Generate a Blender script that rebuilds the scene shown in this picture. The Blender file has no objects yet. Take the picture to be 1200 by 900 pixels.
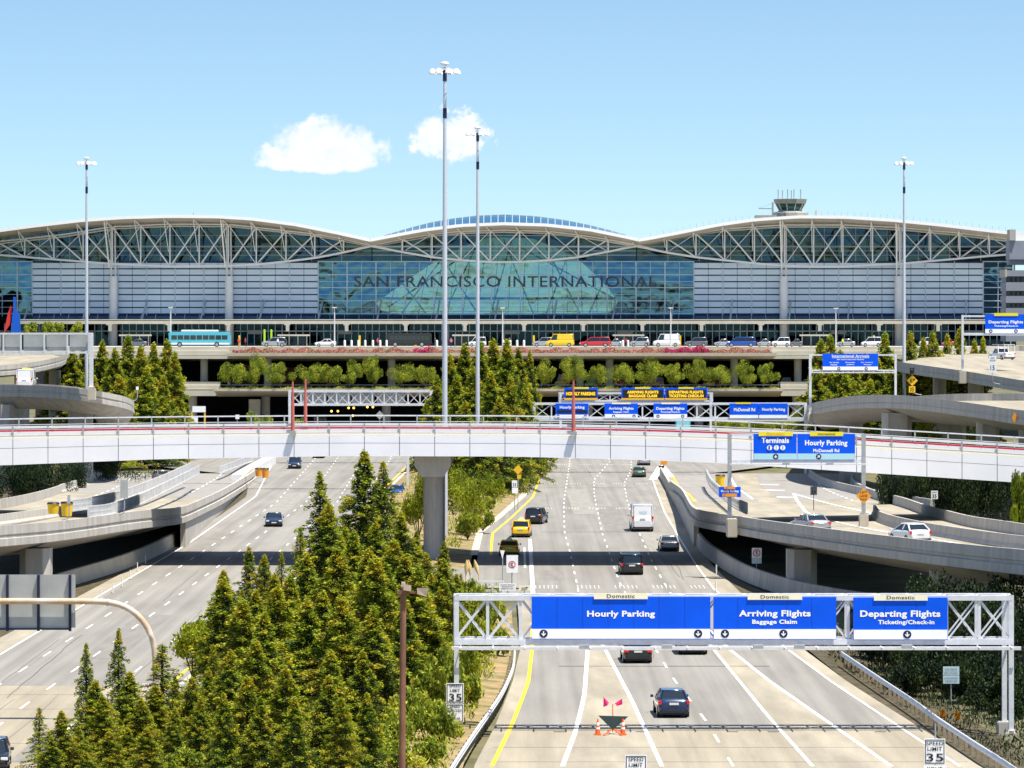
import bpy, bmesh, math, random
import numpy as np
from mathutils import Vector, Matrix
R = math.radians
sc = bpy.context.scene
COL = sc.collection
# ---------------- camera, sky, sun, exposure ----------------
F, HC, HY = 4800.0, 22.0, 378.0      # focal length in photo pixels, eye height, horizon row
cam = bpy.data.cameras.new('camera'); camo = bpy.data.objects.new('camera', cam); COL.objects.link(camo)
camo.location = (0, 0, HC); camo.rotation_euler = (R(90), 0, 0)
cam.sensor_width = 36; cam.lens = 36*F/1200; cam.shift_y = -(450-HY)/1200
cam.clip_start = 2; cam.clip_end = 20000
sc.camera = camo
sc.view_settings.view_transform = 'Standard'; sc.view_settings.look = 'None'
sc.view_settings.gamma = 1; sc.view_settings.use_curve_mapping = False
sc.view_settings.exposure = 0.85
SUN = Vector((0.27, -0.19, 0.945)).normalized()
sl = bpy.data.lights.new('sun', 'SUN'); sl.energy = 4.8; sl.angle = R(0.5); sl.color = (1, .94, .82)
so = bpy.data.objects.new('sun', sl); COL.objects.link(so); so.rotation_euler = SUN.to_track_quat('Z', 'Y').to_euler()
so.location = (0, 300, 200)
w = bpy.data.worlds.new('World'); sc.world = w; w.use_nodes = True
wn = w.node_tree.nodes; wl = w.node_tree.links
for n in list(wn): wn.remove(n)
def N(t, **k):
    n = wn.new(t)
    for a, b in k.items(): setattr(n, a, b)
    return n
def wm(op, a, b=None, c=None):
    n = N('ShaderNodeMath', operation=op)
    for i, v in enumerate((a, b, c)):
        if v is None: continue
        if isinstance(v, (int, float)): n.inputs[i].default_value = v
        else: wl.new(v, n.inputs[i])
    return n.outputs[0]
tc = N('ShaderNodeTexCoord'); sep = N('ShaderNodeSeparateXYZ'); wl.new(tc.outputs['Generated'], sep.inputs[0])
dx, dy, dz = sep.outputs
zz = wm('ADD', wm('MULTIPLY', dz, 1.7), 0.045)
cmb = N('ShaderNodeCombineXYZ'); wl.new(dx, cmb.inputs[0]); wl.new(dy, cmb.inputs[1]); wl.new(zz, cmb.inputs[2])
sky = N('ShaderNodeTexSky', sky_type='NISHITA'); sky.sun_disc = False
sky.sun_elevation = math.asin(SUN.z); sky.sun_rotation = math.atan2(SUN.x, SUN.y)
sky.air_density = 1.0; sky.dust_density = 0.3; sky.ozone_density = 1.0
wl.new(cmb.outputs[0], sky.inputs[0])
tint = N('ShaderNodeMix', data_type='RGBA', blend_type='MULTIPLY'); tint.inputs[0].default_value = 1
wl.new(sky.outputs[0], tint.inputs[6]); tint.inputs[7].default_value = (0.93, 1.045, 1.08, 1)
# two small fair weather clouds, in direction space
u = wm('DIVIDE', dx, dy); v = wm('DIVIDE', dz, dy)
def cloud(u0, v0, a, up, dn, k, sc_, seed):
    cv = N('ShaderNodeCombineXYZ'); wl.new(u, cv.inputs[0]); wl.new(v, cv.inputs[1]); cv.inputs[2].default_value = seed
    nz = N('ShaderNodeTexNoise'); nz.inputs['Scale'].default_value = sc_; nz.inputs['Detail'].default_value = 7; nz.inputs['Roughness'].default_value = .58
    wl.new(cv.outputs[0], nz.inputs['Vector'])
    ex = wm('DIVIDE', wm('SUBTRACT', u, u0), a); dv = wm('SUBTRACT', v, v0)
    ey = wm('ADD', wm('DIVIDE', wm('MAXIMUM', dv, 0), up), wm('DIVIDE', wm('MINIMUM', dv, 0), dn))
    e = wm('ADD', wm('MULTIPLY', ex, ex), wm('MULTIPLY', ey, ey))
    m = wm('ADD', wm('SUBTRACT', 1, e), wm('MULTIPLY', wm('SUBTRACT', nz.outputs[0], .5), k))
    m = wm('MULTIPLY', m, wm('GREATER_THAN', dy, 0))
    sm = N('ShaderNodeMapRange', interpolation_type='SMOOTHSTEP'); wl.new(m, sm.inputs[0])
    sm.inputs[1].default_value = 0.0; sm.inputs[2].default_value = 0.6
    return sm.outputs[0], nz.outputs[0], ey
m1, n1, e1 = cloud(-0.0460, 0.0390, 0.0178, 0.0118, 0.0028, 2.1, 190, 2.3)
m2, n2, e2 = cloud(-0.0150, 0.0440, 0.0108, 0.0092, 0.0050, 3.0, 230, 4.7)
m2 = wm('MULTIPLY', m2, .93)
mm = wm('MAXIMUM', m1, m2)
cc = N('ShaderNodeMix', data_type='RGBA'); wl.new(wm('MULTIPLY', wm('SUBTRACT', n2, .35), 1.6), cc.inputs[0]); cc.clamp_factor = True
cc.inputs[6].default_value = (6.0, 6.4, 7.2, 1); cc.inputs[7].default_value = (8.2, 8.2, 8.4, 1)
mx = N('ShaderNodeMix', data_type='RGBA'); wl.new(mm, mx.inputs[0]); wl.new(tint.outputs[2], mx.inputs[6]); wl.new(cc.outputs[2], mx.inputs[7])
bg = N('ShaderNodeBackground'); bg.inputs[1].default_value = 0.085; wl.new(mx.outputs[2], bg.inputs[0])
wo = N('ShaderNodeOutputWorld'); wl.new(bg.outputs[0], wo.inputs[0])
sc.cycles.max_bounces = 6; sc.cycles.transparent_max_bounces = 12; sc.cycles.diffuse_bounces = 3; sc.cycles.glossy_bounces = 3
sc.cycles.caustics_reflective = False; sc.cycles.caustics_refractive = False
sc.render.film_transparent = False

# ---------------- pixel <-> world ----------------
def X(px, Y): return (px-600)/F*Y
def Z(py, Y): return HC-(py-HY)*Y/F
def P(px, py, Y): return Vector((X(px, Y), Y, Z(py, Y)))
def G(px, py, z=0.0):
    Y = F*(HC-z)/(py-HY); return Vector((X(px, Y), Y, z))

# ---------------- materials ----------------
_M = {}
def mat(name, col, rough=.7, metal=0., var=.0, scale=1., spec=.4, emit=0., trans=0., bump=0., stretch=(1, 1, 1), island=0., coat=0., detail=4, dirt=None):
    if name in _M: return _M[name]
    m = bpy.data.materials.new(name); m.use_nodes = True; nt = m.node_tree; b = nt.nodes['Principled BSDF']
    b.inputs['Base Color'].default_value = (*col, 1); b.inputs['Roughness'].default_value = rough
    b.inputs['Metallic'].default_value = metal; b.inputs['Specular IOR Level'].default_value = spec
    if coat: b.inputs['Coat Weight'].default_value = coat; b.inputs['Coat Roughness'].default_value = .05
    if emit: b.inputs['Emission Color'].default_value = (*col, 1); b.inputs['Emission Strength'].default_value = emit
    last = None
    if var or bump:
        t = nt.nodes.new('ShaderNodeTexCoord'); mp = nt.nodes.new('ShaderNodeMapping'); mp.inputs['Scale'].default_value = stretch
        nz = nt.nodes.new('ShaderNodeTexNoise'); nz.inputs['Scale'].default_value = scale; nz.inputs['Detail'].default_value = detail; nz.inputs['Roughness'].default_value = .62
        nt.links.new(t.outputs['Object'], mp.inputs[0]); nt.links.new(mp.outputs[0], nz.inputs['Vector'])
    if var:
        rp = nt.nodes.new('ShaderNodeValToRGB'); e = rp.color_ramp.elements
        e[0].position = .3; e[1].position = .7
        e[0].color = (*[max(0, c*(1-var)) for c in col], 1); e[1].color = (*[min(1, c*(1+var)) for c in col], 1)
        if dirt: e[0].color = (*dirt, 1)
        nt.links.new(nz.outputs[0], rp.inputs[0]); last = rp.outputs[0]
    if island:
        g = nt.nodes.new('ShaderNodeNewGeometry'); mr = nt.nodes.new('ShaderNodeMapRange')
        mr.inputs[3].default_value = 1-island; mr.inputs[4].default_value = 1+island
        nt.links.new(g.outputs['Random Per Island'], mr.inputs[0])
        mu = nt.nodes.new('ShaderNodeMix'); mu.data_type = 'RGBA'; mu.blend_type = 'MULTIPLY'; mu.inputs[0].default_value = 1
        if last: nt.links.new(last, mu.inputs[6])
        else: mu.inputs[6].default_value = (*col, 1)
        nt.links.new(mr.outputs[0], mu.inputs[7]); last = mu.outputs[2]
    if last: nt.links.new(last, b.inputs['Base Color'])
    if bump:
        bp = nt.nodes.new('ShaderNodeBump'); bp.inputs['Strength'].default_value = bump; bp.inputs['Distance'].default_value = .1
        nt.links.new(nz.outputs[0], bp.inputs['Height']); nt.links.new(bp.outputs[0], b.inputs['Normal'])
    if trans:
        out = nt.nodes['Material Output']; tr = nt.nodes.new('ShaderNodeBsdfTranslucent'); ms = nt.nodes.new('ShaderNodeMixShader')
        ms.inputs[0].default_value = trans; tr.inputs[0].default_value = (*[min(1, c*1.3) for c in col], 1)
        if last: nt.links.new(last, tr.inputs[0])
        nt.links.new(b.outputs[0], ms.inputs[1]); nt.links.new(tr.outputs[0], ms.inputs[2]); nt.links.new(ms.outputs[0], out.inputs[0])
    _M[name] = m; return m
def glass(name, tcol, refl=.3, gcol=(1, 1, 1), rough=.03, wav=0.):
    if name in _M: return _M[name]
    m = bpy.data.materials.new(name); m.use_nodes = True; nt = m.node_tree
    for n in list(nt.nodes): nt.nodes.remove(n)
    o = nt.nodes.new('ShaderNodeOutputMaterial'); ms = nt.nodes.new('ShaderNodeMixShader'); a = nt.nodes.new('ShaderNodeBsdfTransparent'); g = nt.nodes.new('ShaderNodeBsdfGlossy')
    a.inputs[0].default_value = (*tcol, 1); g.inputs[0].default_value = (*gcol, 1); g.inputs['Roughness'].default_value = rough; ms.inputs[0].default_value = refl
    if wav:
        t = nt.nodes.new('ShaderNodeTexCoord'); nz = nt.nodes.new('ShaderNodeTexNoise'); nz.inputs['Scale'].default_value = .09; nz.inputs['Detail'].default_value = 3; bp = nt.nodes.new('ShaderNodeBump'); bp.inputs['Strength'].default_value = 1; bp.inputs['Distance'].default_value = wav*25
        nt.links.new(t.outputs['Object'], nz.inputs['Vector']); nt.links.new(nz.outputs[0], bp.inputs['Height']); nt.links.new(bp.outputs[0], g.inputs['Normal'])
    nt.links.new(a.outputs[0], ms.inputs[1]); nt.links.new(g.outputs[0], ms.inputs[2]); nt.links.new(ms.outputs[0], o.inputs[0])
    _M[name] = m; return m

# ---------------- objects ----------------
def setp(o, label=None, cat=None, group=None, kind=None):
    if label: o['label'] = label
    if cat: o['category'] = cat
    if group: o['group'] = group
    if kind: o['kind'] = kind
    return o
def thing(name, label, cat, loc=(0, 0, 0), rz=0., group=None):
    o = bpy.data.objects.new(name, None); COL.objects.link(o); o.location = loc; o.rotation_euler = (0, 0, rz); o.empty_display_size = .5
    return setp(o, label, cat, group)
_WP = {}
def wpos(o):
    p = Vector((0, 0, 0))
    while o is not None: p += Vector(o.location); o = o.parent
    return p
class MB:
    def __init__(s): s.v = []; s.f = []; s.sm = []
    def add(s, vs, fs, sm=False):
        b = len(s.v); s.v += [tuple(p) for p in vs]; s.f += [tuple(b+i for i in f) for f in fs]; s.sm += [sm]*len(fs); return s
    def box(s, x0, x1, y0, y1, z0, z1):
        x0, x1 = min(x0, x1), max(x0, x1); y0, y1 = min(y0, y1), max(y0, y1); z0, z1 = min(z0, z1), max(z0, z1)
        return s.add([(x0, y0, z0), (x1, y0, z0), (x1, y1, z0), (x0, y1, z0), (x0, y0, z1), (x1, y0, z1), (x1, y1, z1), (x0, y1, z1)],
                     [(0, 3, 2, 1), (4, 5, 6, 7), (0, 1, 5, 4), (1, 2, 6, 5), (2, 3, 7, 6), (3, 0, 4, 7)])
    def quad(s, a, b, c, d): return s.add([a, b, c, d], [(0, 1, 2, 3)])
    def poly(s, pts): return s.add(pts, [tuple(range(len(pts)))])
    def bar(s, p, q, a, b=None, up=(0, 0, 1)):
        b = b or a; p = Vector(p); q = Vector(q); d = (q-p)
        if d.length < 1e-6: return s
        d.normalize(); up = Vector(up)
        if abs(d.dot(up)) > .98: up = Vector((0, 1, 0))
        x = d.cross(up).normalized(); y = x.cross(d)
        vs = [c+x*i*a/2+y*j*b/2 for c in (p, q) for i, j in ((-1, -1), (1, -1), (1, 1), (-1, 1))]
        return s.add(vs, [(0, 3, 2, 1), (4, 5, 6, 7), (0, 1, 5, 4), (1, 2, 6, 5), (2, 3, 7, 6), (3, 0, 4, 7)])
    def tube(s, pts, r, n=8, cap=True):
        pts = [Vector(p) for p in pts]; rs = r if isinstance(r, (list, tuple)) else [r]*len(pts); rows = []
        for i, p in enumerate(pts):
            d = (pts[min(i+1, len(pts)-1)]-pts[max(i-1, 0)]).normalized(); up = Vector((0, 0, 1)) if abs(d.z) < .95 else Vector((0, 1, 0))
            x = d.cross(up).normalized(); y = x.cross(d)
            rows.append([p+(x*math.cos(2*math.pi*k/n)+y*math.sin(2*math.pi*k/n))*rs[i] for k in range(n)])
        vs = [q for rw in rows for q in rw]
        fs = [(i*n+k, i*n+(k+1) % n, (i+1)*n+(k+1) % n, (i+1)*n+k) for i in range(len(pts)-1) for k in range(n)]
        s.add(vs, fs, True)
        if cap: s.add(rows[0], [tuple(range(n))[::-1]]); s.add(rows[-1], [tuple(range(n))])
        return s
    def cyl(s, c, r, h, n=16, r2=None): c = Vector(c); return s.tube([c, c+Vector((0, 0, h))], [r, r if r2 is None else r2], n)
    def grid(s, rows, sm=False, closed=False):
        n = len(rows[0]); vs = [p for rw in rows for p in rw]; m = n if closed else n-1
        fs = [(i*n+k, i*n+(k+1) % n, (i+1)*n+(k+1) % n, (i+1)*n+k) for i in range(len(rows)-1) for k in range(m)]
        return s.add(vs, fs, sm)
    def prism(s, pts, y0, y1):
        n = len(pts); vs = [(x, y0, z) for x, z in pts]+[(x, y1, z) for x, z in pts]
        return s.add(vs, [tuple(range(n)), tuple(range(2*n-1, n-1, -1))]+[(i, i+n, (i+1) % n+n, (i+1) % n) for i in range(n)])
    def slab(s, pts, z0, z1):
        n = len(pts); vs = [(x, y, z0) for x, y in pts]+[(x, y, z1) for x, y in pts]
        return s.add(vs, [tuple(range(n))[::-1], tuple(range(n, 2*n))]+[(i, (i+1) % n, (i+1) % n+n, i+n) for i in range(n)])
    def ball(s, c, r, n=8, m=6, sq=(1, 1, 1)):
        rows = []
        for i in range(m+1):
            t = math.pi*i/m
            rows.append([(c[0]+r*sq[0]*math.sin(t)*math.cos(2*math.pi*k/n), c[1]+r*sq[1]*math.sin(t)*math.sin(2*math.pi*k/n), c[2]+r*sq[2]*math.cos(t)) for k in range(n)])
        return s.grid(rows, True, True)
    def build(s, name, m, parent=None, local=False, bevel=0, origin=None):
        me = bpy.data.meshes.new(name)
        off = Vector((0, 0, 0))
        if parent is None:
            if origin is None:
                a = np.array(s.v); origin = ((a[:, 0].min()+a[:, 0].max())/2, (a[:, 1].min()+a[:, 1].max())/2, a[:, 2].min())
            off = Vector(origin)
        elif not local: off = wpos(parent)
        me.from_pydata([(p[0]-off.x, p[1]-off.y, p[2]-off.z) for p in s.v], [], s.f); me.update()
        me.polygons.foreach_set('use_smooth', s.sm)
        bm = bmesh.new(); bm.from_mesh(me); bmesh.ops.recalc_face_normals(bm, faces=bm.faces)
        if bevel: bmesh.ops.remove_doubles(bm, verts=bm.verts, dist=1e-4); bmesh.ops.bevel(bm, geom=[e for e in bm.edges if e.is_manifold and e.calc_face_angle(0) > .5], offset=bevel, segments=2, affect='EDGES', clamp_overlap=True)
        bm.to_mesh(me); bm.free()
        me.materials.append(m)
        o = bpy.data.objects.new(name, me); COL.objects.link(o)
        if parent is None: o.location = off
        else: o.parent = parent
        return o
def parts(mb, name, m, parent, **k):
    """build every loose piece of mb as an object of its own"""
    key = {}; par = []
    def find(i):
        while par[i] != i: par[i] = par[par[i]]; i = par[i]
        return i
    ids = []
    for p in mb.v:
        q = (round(p[0], 3), round(p[1], 3), round(p[2], 3))
        if q not in key: key[q] = len(par); par.append(len(par))
        ids.append(key[q])
    for f in mb.f:
        r = find(ids[f[0]])
        for i in f[1:]: par[find(ids[i])] = r
    out = {}
    for f, s in zip(mb.f, mb.sm): out.setdefault(find(ids[f[0]]), []).append((f, s))
    for fs in out.values():
        n = MB(); mp = {}
        for f, s in fs:
            for i in f:
                if i not in mp: mp[i] = len(n.v); n.v.append(mb.v[i])
            n.f.append(tuple(mp[i] for i in f)); n.sm.append(s)
        n.build(name, m, parent, **k)
def struct(name, mb, m): o = mb.build(name, m); return setp(o, kind='structure')
_TX = {}
def text_data(s, bold=.0):
    k = (s, bold)
    if k in _TX: return _TX[k]
    c = bpy.data.curves.new('lettering', 'FONT'); c.body = s; c.size = 1; c.offset = bold; c.resolution_u = 3; c.space_character = 1.06; c.space_line = 1.0; c.align_x = 'CENTER'
    o = bpy.data.objects.new('lettering', c); COL.objects.link(o); bpy.context.view_layer.update()
    me = bpy.data.meshes.new_from_object(o.evaluated_get(bpy.context.evaluated_depsgraph_get()))
    v = np.zeros(len(me.vertices)*3); me.vertices.foreach_get('co', v); v = v.reshape(-1, 3)
    f = [tuple(p.vertices) for p in me.polygons]
    bpy.data.objects.remove(o); bpy.data.curves.remove(c); bpy.data.meshes.remove(me)
    v[:, 0] -= (v[:, 0].min()+v[:, 0].max())/2; v[:, 1] -= v[:, 1].min()
    _TX[k] = (v, f); return _TX[k]
def text(mb, s, xc, zb, Y, h=None, w=None, bold=.025):
    """letters in the XZ plane facing the camera side, base line zb, centred xc, total height h / width w"""
    v, f = text_data(s, bold); W = np.ptp(v[:, 0]); H = np.ptp(v[:, 1])
    sx = w/W if w else h/H; sz = h/H if h else sx
    return mb.add([(xc+p[0]*sx, Y, zb+p[1]*sz) for p in v], f)
def smooth(pts, n=40):
    """Catmull-Rom resample of (x,y,z) points"""
    pts = [Vector(p) for p in pts]; q = [pts[0]*2-pts[1]]+pts+[pts[-1]*2-pts[-2]]; L = [0]
    for i in range(len(pts)-1): L.append(L[-1]+(pts[i+1]-pts[i]).length)
    out = []
    for k in range(n+1):
        t = L[-1]*k/n; i = 0
        while i < len(pts)-2 and L[i+1] < t: i += 1
        f = (t-L[i])/(L[i+1]-L[i]); a, b, c, d = q[i:i+4]
        out.append(.5*((2*b)+(c-a)*f+(2*a-5*b+4*c-d)*f*f+(3*b-a-3*c+d)*f**3))
    return out
ORD = ['first', 'second', 'third', 'fourth', 'fifth', 'sixth', 'seventh', 'eighth', 'ninth', 'tenth', 'eleventh', 'twelfth', 'thirteenth', 'fourteenth', 'fifteenth', 'sixteenth', 'seventeenth', 'eighteenth', 'nineteenth', 'twentieth']
ORD += [t+'-'+o for t in ('twenty', 'thirty', 'forty') for o in ORD[:9]]
def interp(tab, Y):
    tab = sorted(tab); ys = [t[0] for t in tab]; xs = [t[1] for t in tab]; return float(np.interp(Y, ys, xs))

ASPH = mat('road_asphalt', (.225, .212, .194), .9, var=.1, scale=1.0, stretch=(.9, .02, 1), detail=6)
CONC_ROAD = mat('concrete_shoulder', (.31, .275, .215), .9, var=.16, scale=.5, stretch=(1, .2, 1), detail=6)
CONC = mat('weathered_concrete', (.44, .415, .38), .85, var=.2, scale=1.0, stretch=(1, 1, .16), bump=.1, detail=8)
CONC_L = mat('pale_concrete', (.50, .45, .36), .85, var=.1, scale=.6, detail=6)
SLABC = mat('cream_concrete', (.56, .52, .43), .85, var=.1, scale=.3, detail=6)
WHITE = mat('white_paint', (.82, .82, .82), .5, var=.06, scale=2)
LINE = mat('road_marking_white', (.78, .77, .74), .8, var=.12, scale=3)
YEL = mat('road_marking_yellow', (.8, .55, .03), .8, var=.1, scale=2)
GALV = mat('galvanised_steel', (.70, .71, .75), .5, metal=.1, var=.1, scale=3)
GALVD = mat('dull_grey_steel', (.40, .42, .43), .5, metal=.3, var=.15, scale=3)
BLUE = mat('blue_sign_face', (.002, .10, .82), .55, var=.12, scale=.35, detail=6, spec=.15)
SWHITE = mat('white_sign_face', (.93, .94, .95), .5, var=.03, scale=2)
CREAM = mat('cream_sign_tab', (.95, .88, .66), .5, var=.03, scale=2)
YTAB = mat('yellow_sign_tab', (.85, .72, .04), .5, var=.03, scale=2)
BLACK = mat('black_paint', (.012, .013, .018), .5)
NAVY = mat('navy_paint', (.01, .015, .06), .5)
LET = mat('white_lettering', (.95, .95, .95), .5)
def streak(m, sx=1.4, sy=.004, lo=.86, hi=1.08, grain=9.):
    """tyre-polished lanes, oil drips and grain on a road surface"""
    nt = m.node_tree; b = nt.nodes['Principled BSDF']; src = b.inputs['Base Color'].links[0].from_socket
    t = nt.nodes.new('ShaderNodeTexCoord')
    for sc_, st, a, c in ((1., (sx, sy, 1), lo, hi), (1., (.35, .05, 1), .86, 1.06), (grain, (1, .35, 1), .93, 1.05)):
        mp = nt.nodes.new('ShaderNodeMapping'); mp.inputs['Scale'].default_value = st; nz = nt.nodes.new('ShaderNodeTexNoise'); nz.inputs['Scale'].default_value = sc_; nz.inputs['Detail'].default_value = 5
        mr = nt.nodes.new('ShaderNodeMapRange'); mr.inputs[1].default_value = .3; mr.inputs[2].default_value = .62; mr.inputs[3].default_value = a; mr.inputs[4].default_value = c
        nt.links.new(t.outputs['Object'], mp.inputs[0]); nt.links.new(mp.outputs[0], nz.inputs['Vector']); nt.links.new(nz.outputs[0], mr.inputs[0])
        mu = nt.nodes.new('ShaderNodeMix'); mu.data_type = 'RGBA'; mu.blend_type = 'MULTIPLY'; mu.inputs[0].default_value = 1
        nt.links.new(src, mu.inputs[6]); nt.links.new(mr.outputs[0], mu.inputs[7]); src = mu.outputs[2]
    nt.links.new(src, b.inputs['Base Color'])
streak(ASPH); streak(CONC_ROAD, .8, .03, .88, 1.05)
# ================= SETTING: ground and roads =================
g = MB(); g.quad((-4000, 20, -.35), (4000, 20, -.35), (4000, 9000, -.35), (-4000, 9000, -.35))
struct('ground', g, mat('dry_ground', (.15, .13, .07), .95, var=.3, scale=.15, detail=7, dirt=(.05, .06, .025)))
YS = [150, 203, 225, 250, 280, 310, 345, 390, 425, 470, 520, 575, 640, 700, 800, 870]
RL = [(150, -2.5), (203, -1.9), (224, -.9), (250, 0), (279, .6), (330, .4), (336, -3.5), (388, -3.2), (427, -3.0), (463, -1.0), (518, 1.8), (664, 4.6), (870, 9)]   # left edge of right carriageway
RR = [(150, 27), (203, 23.2), (215, 22.6), (250, 20.6), (277, 19.6), (337, 18.6), (369, 18.2), (387, 18.2), (450, 19.4), (576, 21.6), (640, 44), (700, 48), (870, 52)]
LLe = [(150, -37), (250, -36.5), (310, -35.2), (370, -34), (405, -33), (518, -33.6), (586, -37.5), (640, -60), (700, -62), (870, -66)]
LR = [(150, -19.5), (230, -20.4), (310, -19.2), (500, -17), (660, -15), (870, -12)]
def road(name, L, Rr, z, m, y0=150, y1=872, step=6):
    mb = MB(); rows = []; y = y0
    while True:
        rows.append([(interp(L, y), y, z), ((interp(L, y)+interp(Rr, y))/2, y, z), (interp(Rr, y), y, z)])
        if y >= y1: break
        y = min(y+step, y1)
    mb.grid(rows); return struct(name, mb, m)
road('road', RL, RR, 0, ASPH); road('road', LLe, LR, 0, ASPH)
def off(tab, d): return [(a, b+d) for a, b in tab]
# paler concrete shoulders and gores
W1 = [(203, 2.5), (221, 3.46), (242, 4.28), (279, 5.17), (300, 5.3)]; W2 = [(203, 7.43), (239, 6.97), (280, 6.19), (300, 5.5)]
W4 = [(203, 14.9), (229, 14.3), (279, 13.5), (330, 12.9)]; W5 = [(203, 18.8), (219, 17.8), (253, 15.7), (279, 14.5), (330, 13.0)]
W6 = [(203, 22.2), (215, 21.5), (250, 19.6), (277, 18.5), (337, 16.66), (369, 16.7), (408, 17), (476, 17.7), (574, 19.7), (632, 23.2)]
YL = [(203, -1), (224, 0), (250, .99), (279, 1.4), (330, 1.5)]
def band(a, b, y0, y1, m, z=.008, name='shoulder'): return road(name, a, b, z, m, y0, y1, 4)
band(W1, W2, 180, 300, CONC_ROAD); band(W4, W5, 180, 330, CONC_ROAD); band(off(W6, .1), off(RR, -.02), 180, 576, CONC_ROAD); band(off(RL, .02), off(YL, -.1), 180, 330, CONC_ROAD)
band([(150, -37), (250, -36.5), (310, -35.2), (370, -33.98)], [(150, -34.9), (250, -34.3), (310, -33.6), (370, -32.9)], 150, 370, CONC_ROAD)
nl = MB(); nl.box(-36.5, -20.6, 150, 248, .006, .008); struct('road', nl, mat('old_concrete_road', (.30, .262, .20), .9, var=.12, scale=1, stretch=(.7, .05, 1), detail=6))
streak(_M['old_concrete_road'], 1.2, .01, .84, 1.06)
nr = MB()
rows = [[(interp(RL, y)+.1, y, .006), (interp(RR, y)-.1, y, .006)] for y in (150, 180, 203, 215, 222)]; nr.grid(rows); struct('road', nr, _M['old_concrete_road'])
# ---- painted lines
def line(tab, w, z=.016, y0=None, y1=None, dash=None, gap=0, m=LINE, mb=None):
    own = mb is None; mb = mb or MB(); ys = sorted(t[0] for t in tab); y0 = y0 or ys[0]; y1 = y1 or ys[-1]
    y = y0
    while y < y1-.01:
        e = min(y+(dash or 8), y1)
        xa, xb = interp(tab, y), interp(tab, e)
        mb.quad((xa-w/2, y, z), (xa+w/2, y, z), (xb+w/2, e, z), (xb-w/2, e, z)); y = e+(gap if dash else 0)
    if own: struct('road_marking', mb, m)
line(W1, .24); line(W2, .22); line(W4, .19); line(W5, .22); line(W6, .16); line(YL, .22, m=YEL, y1=300)
line([(388, -2.0), (427, -2.05), (463, 0), (518, 2.7), (664, 5.5)], .25, m=YEL)
line([(330, 1.7), (416, 1.82)], .35); line([(338, 1.15), (400, 1.2)], .2)
la = [(300, 5.3), (345, 5.46), (392, 5.56), (427, 5.5), (461, 5.86), (505, 6.4), (656, 9.3), (830, 12)]
lb = [(203, 10.96), (225, 10.74), (251, 10), (277, 9.65), (347, 9.1), (392, 9.3), (426, 9.4), (471, 9.9), (523, 10.5), (574, 11.5), (648, 15.5), (830, 18)]
lc = [(330, 12.9), (348, 12.85), (378, 12.9), (424, 13.25), (505, 14.2), (559, 15.3), (614, 17.9), (830, 24)]
mb = MB()
for t in (la, lb, lc): line(t, .13, dash=4.0, gap=7.6, mb=mb)
struct('road_marking', mb, LINE)
mb = MB()
for k, (a, b, c, d, e) in enumerate([(-31.3, -30.4, -28.8, -31.8, -37), (-28, -27.1, -25.2, -28.2, -33), (-24, -23.1, -21.4, -24, -28), (0, 0, 0, -19.8, -23)]):
    if a: line([(160, a), (235, a), (310, b), (500, c), (660, d), (830, e)], .13, dash=4.2, gap=8.0, mb=mb)
    else: line([(500, -18.6), (660, -19.6), (830, -23)], .13, dash=4.2, gap=8, mb=mb)
struct('road_marking', mb, LINE)
line([(160, -34.5), (235, -34.3), (310, -33.5), (407, -32.2), (518, -32.4), (610, -36.2), (680, -39)], .16)
line([(160, -20.9), (230, -21.1), (310, -19.8), (500, -17.5), (660, -15.7)], .2, m=YEL)
# rows of raised rumble markers across the lanes
mb = MB()
for yr, x0, x1 in ((632, 7, 24), (557, 4, 21), (483, 2.5, 17), (339, 1.9, 16)):
    x = x0
    while x < x1:
        if int((x-x0)/.35) % 9 < 6:
            for q in range(3): mb.quad((x, yr+q*1.4, .02), (x+.08, yr+q*1.4, .02), (x+.13, yr+q*1.4+.7, .02), (x+.05, yr+q*1.4+.7, .02))
        x += .35
struct('road_marking', mb, LINE)
# white fork at the split of the right carriageway
mb = MB(); a = G(775, 546, .02); p1 = G(765, 562, .02); p2 = G(789, 562, .02)
for p, q, w_ in ((a, p1, 1.1), (a, p2, 1.1)): mb.quad(p-Vector((w_/2, 0, 0)), p+Vector((w_/2, 0, 0)), q+Vector((w_/2, 0, 0)), q-Vector((w_/2, 0, 0)))
struct('road_marking', mb, LINE)
# tar sealed cracks, repair patches and transverse joints
random.seed(3); TAR = mat('tar_seal', (.10, .095, .085), .8, var=.2, scale=2); PATCH = mat('asphalt_patch', (.20, .187, .172), .9, var=.15, scale=1.5, stretch=(1, .1, 1)); PATCHL = mat('pale_patch', (.255, .24, .217), .9, var=.12, scale=1.5, stretch=(1, .1, 1))
def crack(mb, x, y, L, dxx, w_=.05):
    n = max(4, int(L/3)); px_ = x
    for k in range(n):
        nx = px_+random.gauss(dxx, .05); y0, y1 = y+L*k/n, y+L*(k+1)/n; mb.quad((px_-w_/2, y0, .012), (px_+w_/2, y0, .012), (nx+w_/2, y1, .012), (nx-w_/2, y1, .012)); px_ = nx
mb = MB()
for k in range(26):
    y = random.uniform(165, 600); left = random.random() < .5
    a, b_ = (interp(LLe, y)+3, interp(LR, y)-1) if left else (interp(YL if y < 330 else RL, y)+3, interp(W6, y)-1)
    crack(mb, random.uniform(a, b_), y, random.uniform(8, 60), random.uniform(-.03, .03), random.uniform(.03, .06))
for y in (178, 187, 196, 205, 214, 233, 242): mb.quad((interp(LLe, y)+.2, y, .012), (interp(LR, y)-.3, y, .012), (interp(LR, y)-.3, y+.12, .012), (interp(LLe, y)+.2, y+.12, .012))
for y in (184, 191, 198, 205, 212): mb.quad((interp(RL, y)+.5, y, .012), (interp(RR, y)-.3, y, .012), (interp(RR, y)-.3, y+.10, .012), (interp(RL, y)+.5, y+.10, .012))
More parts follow.
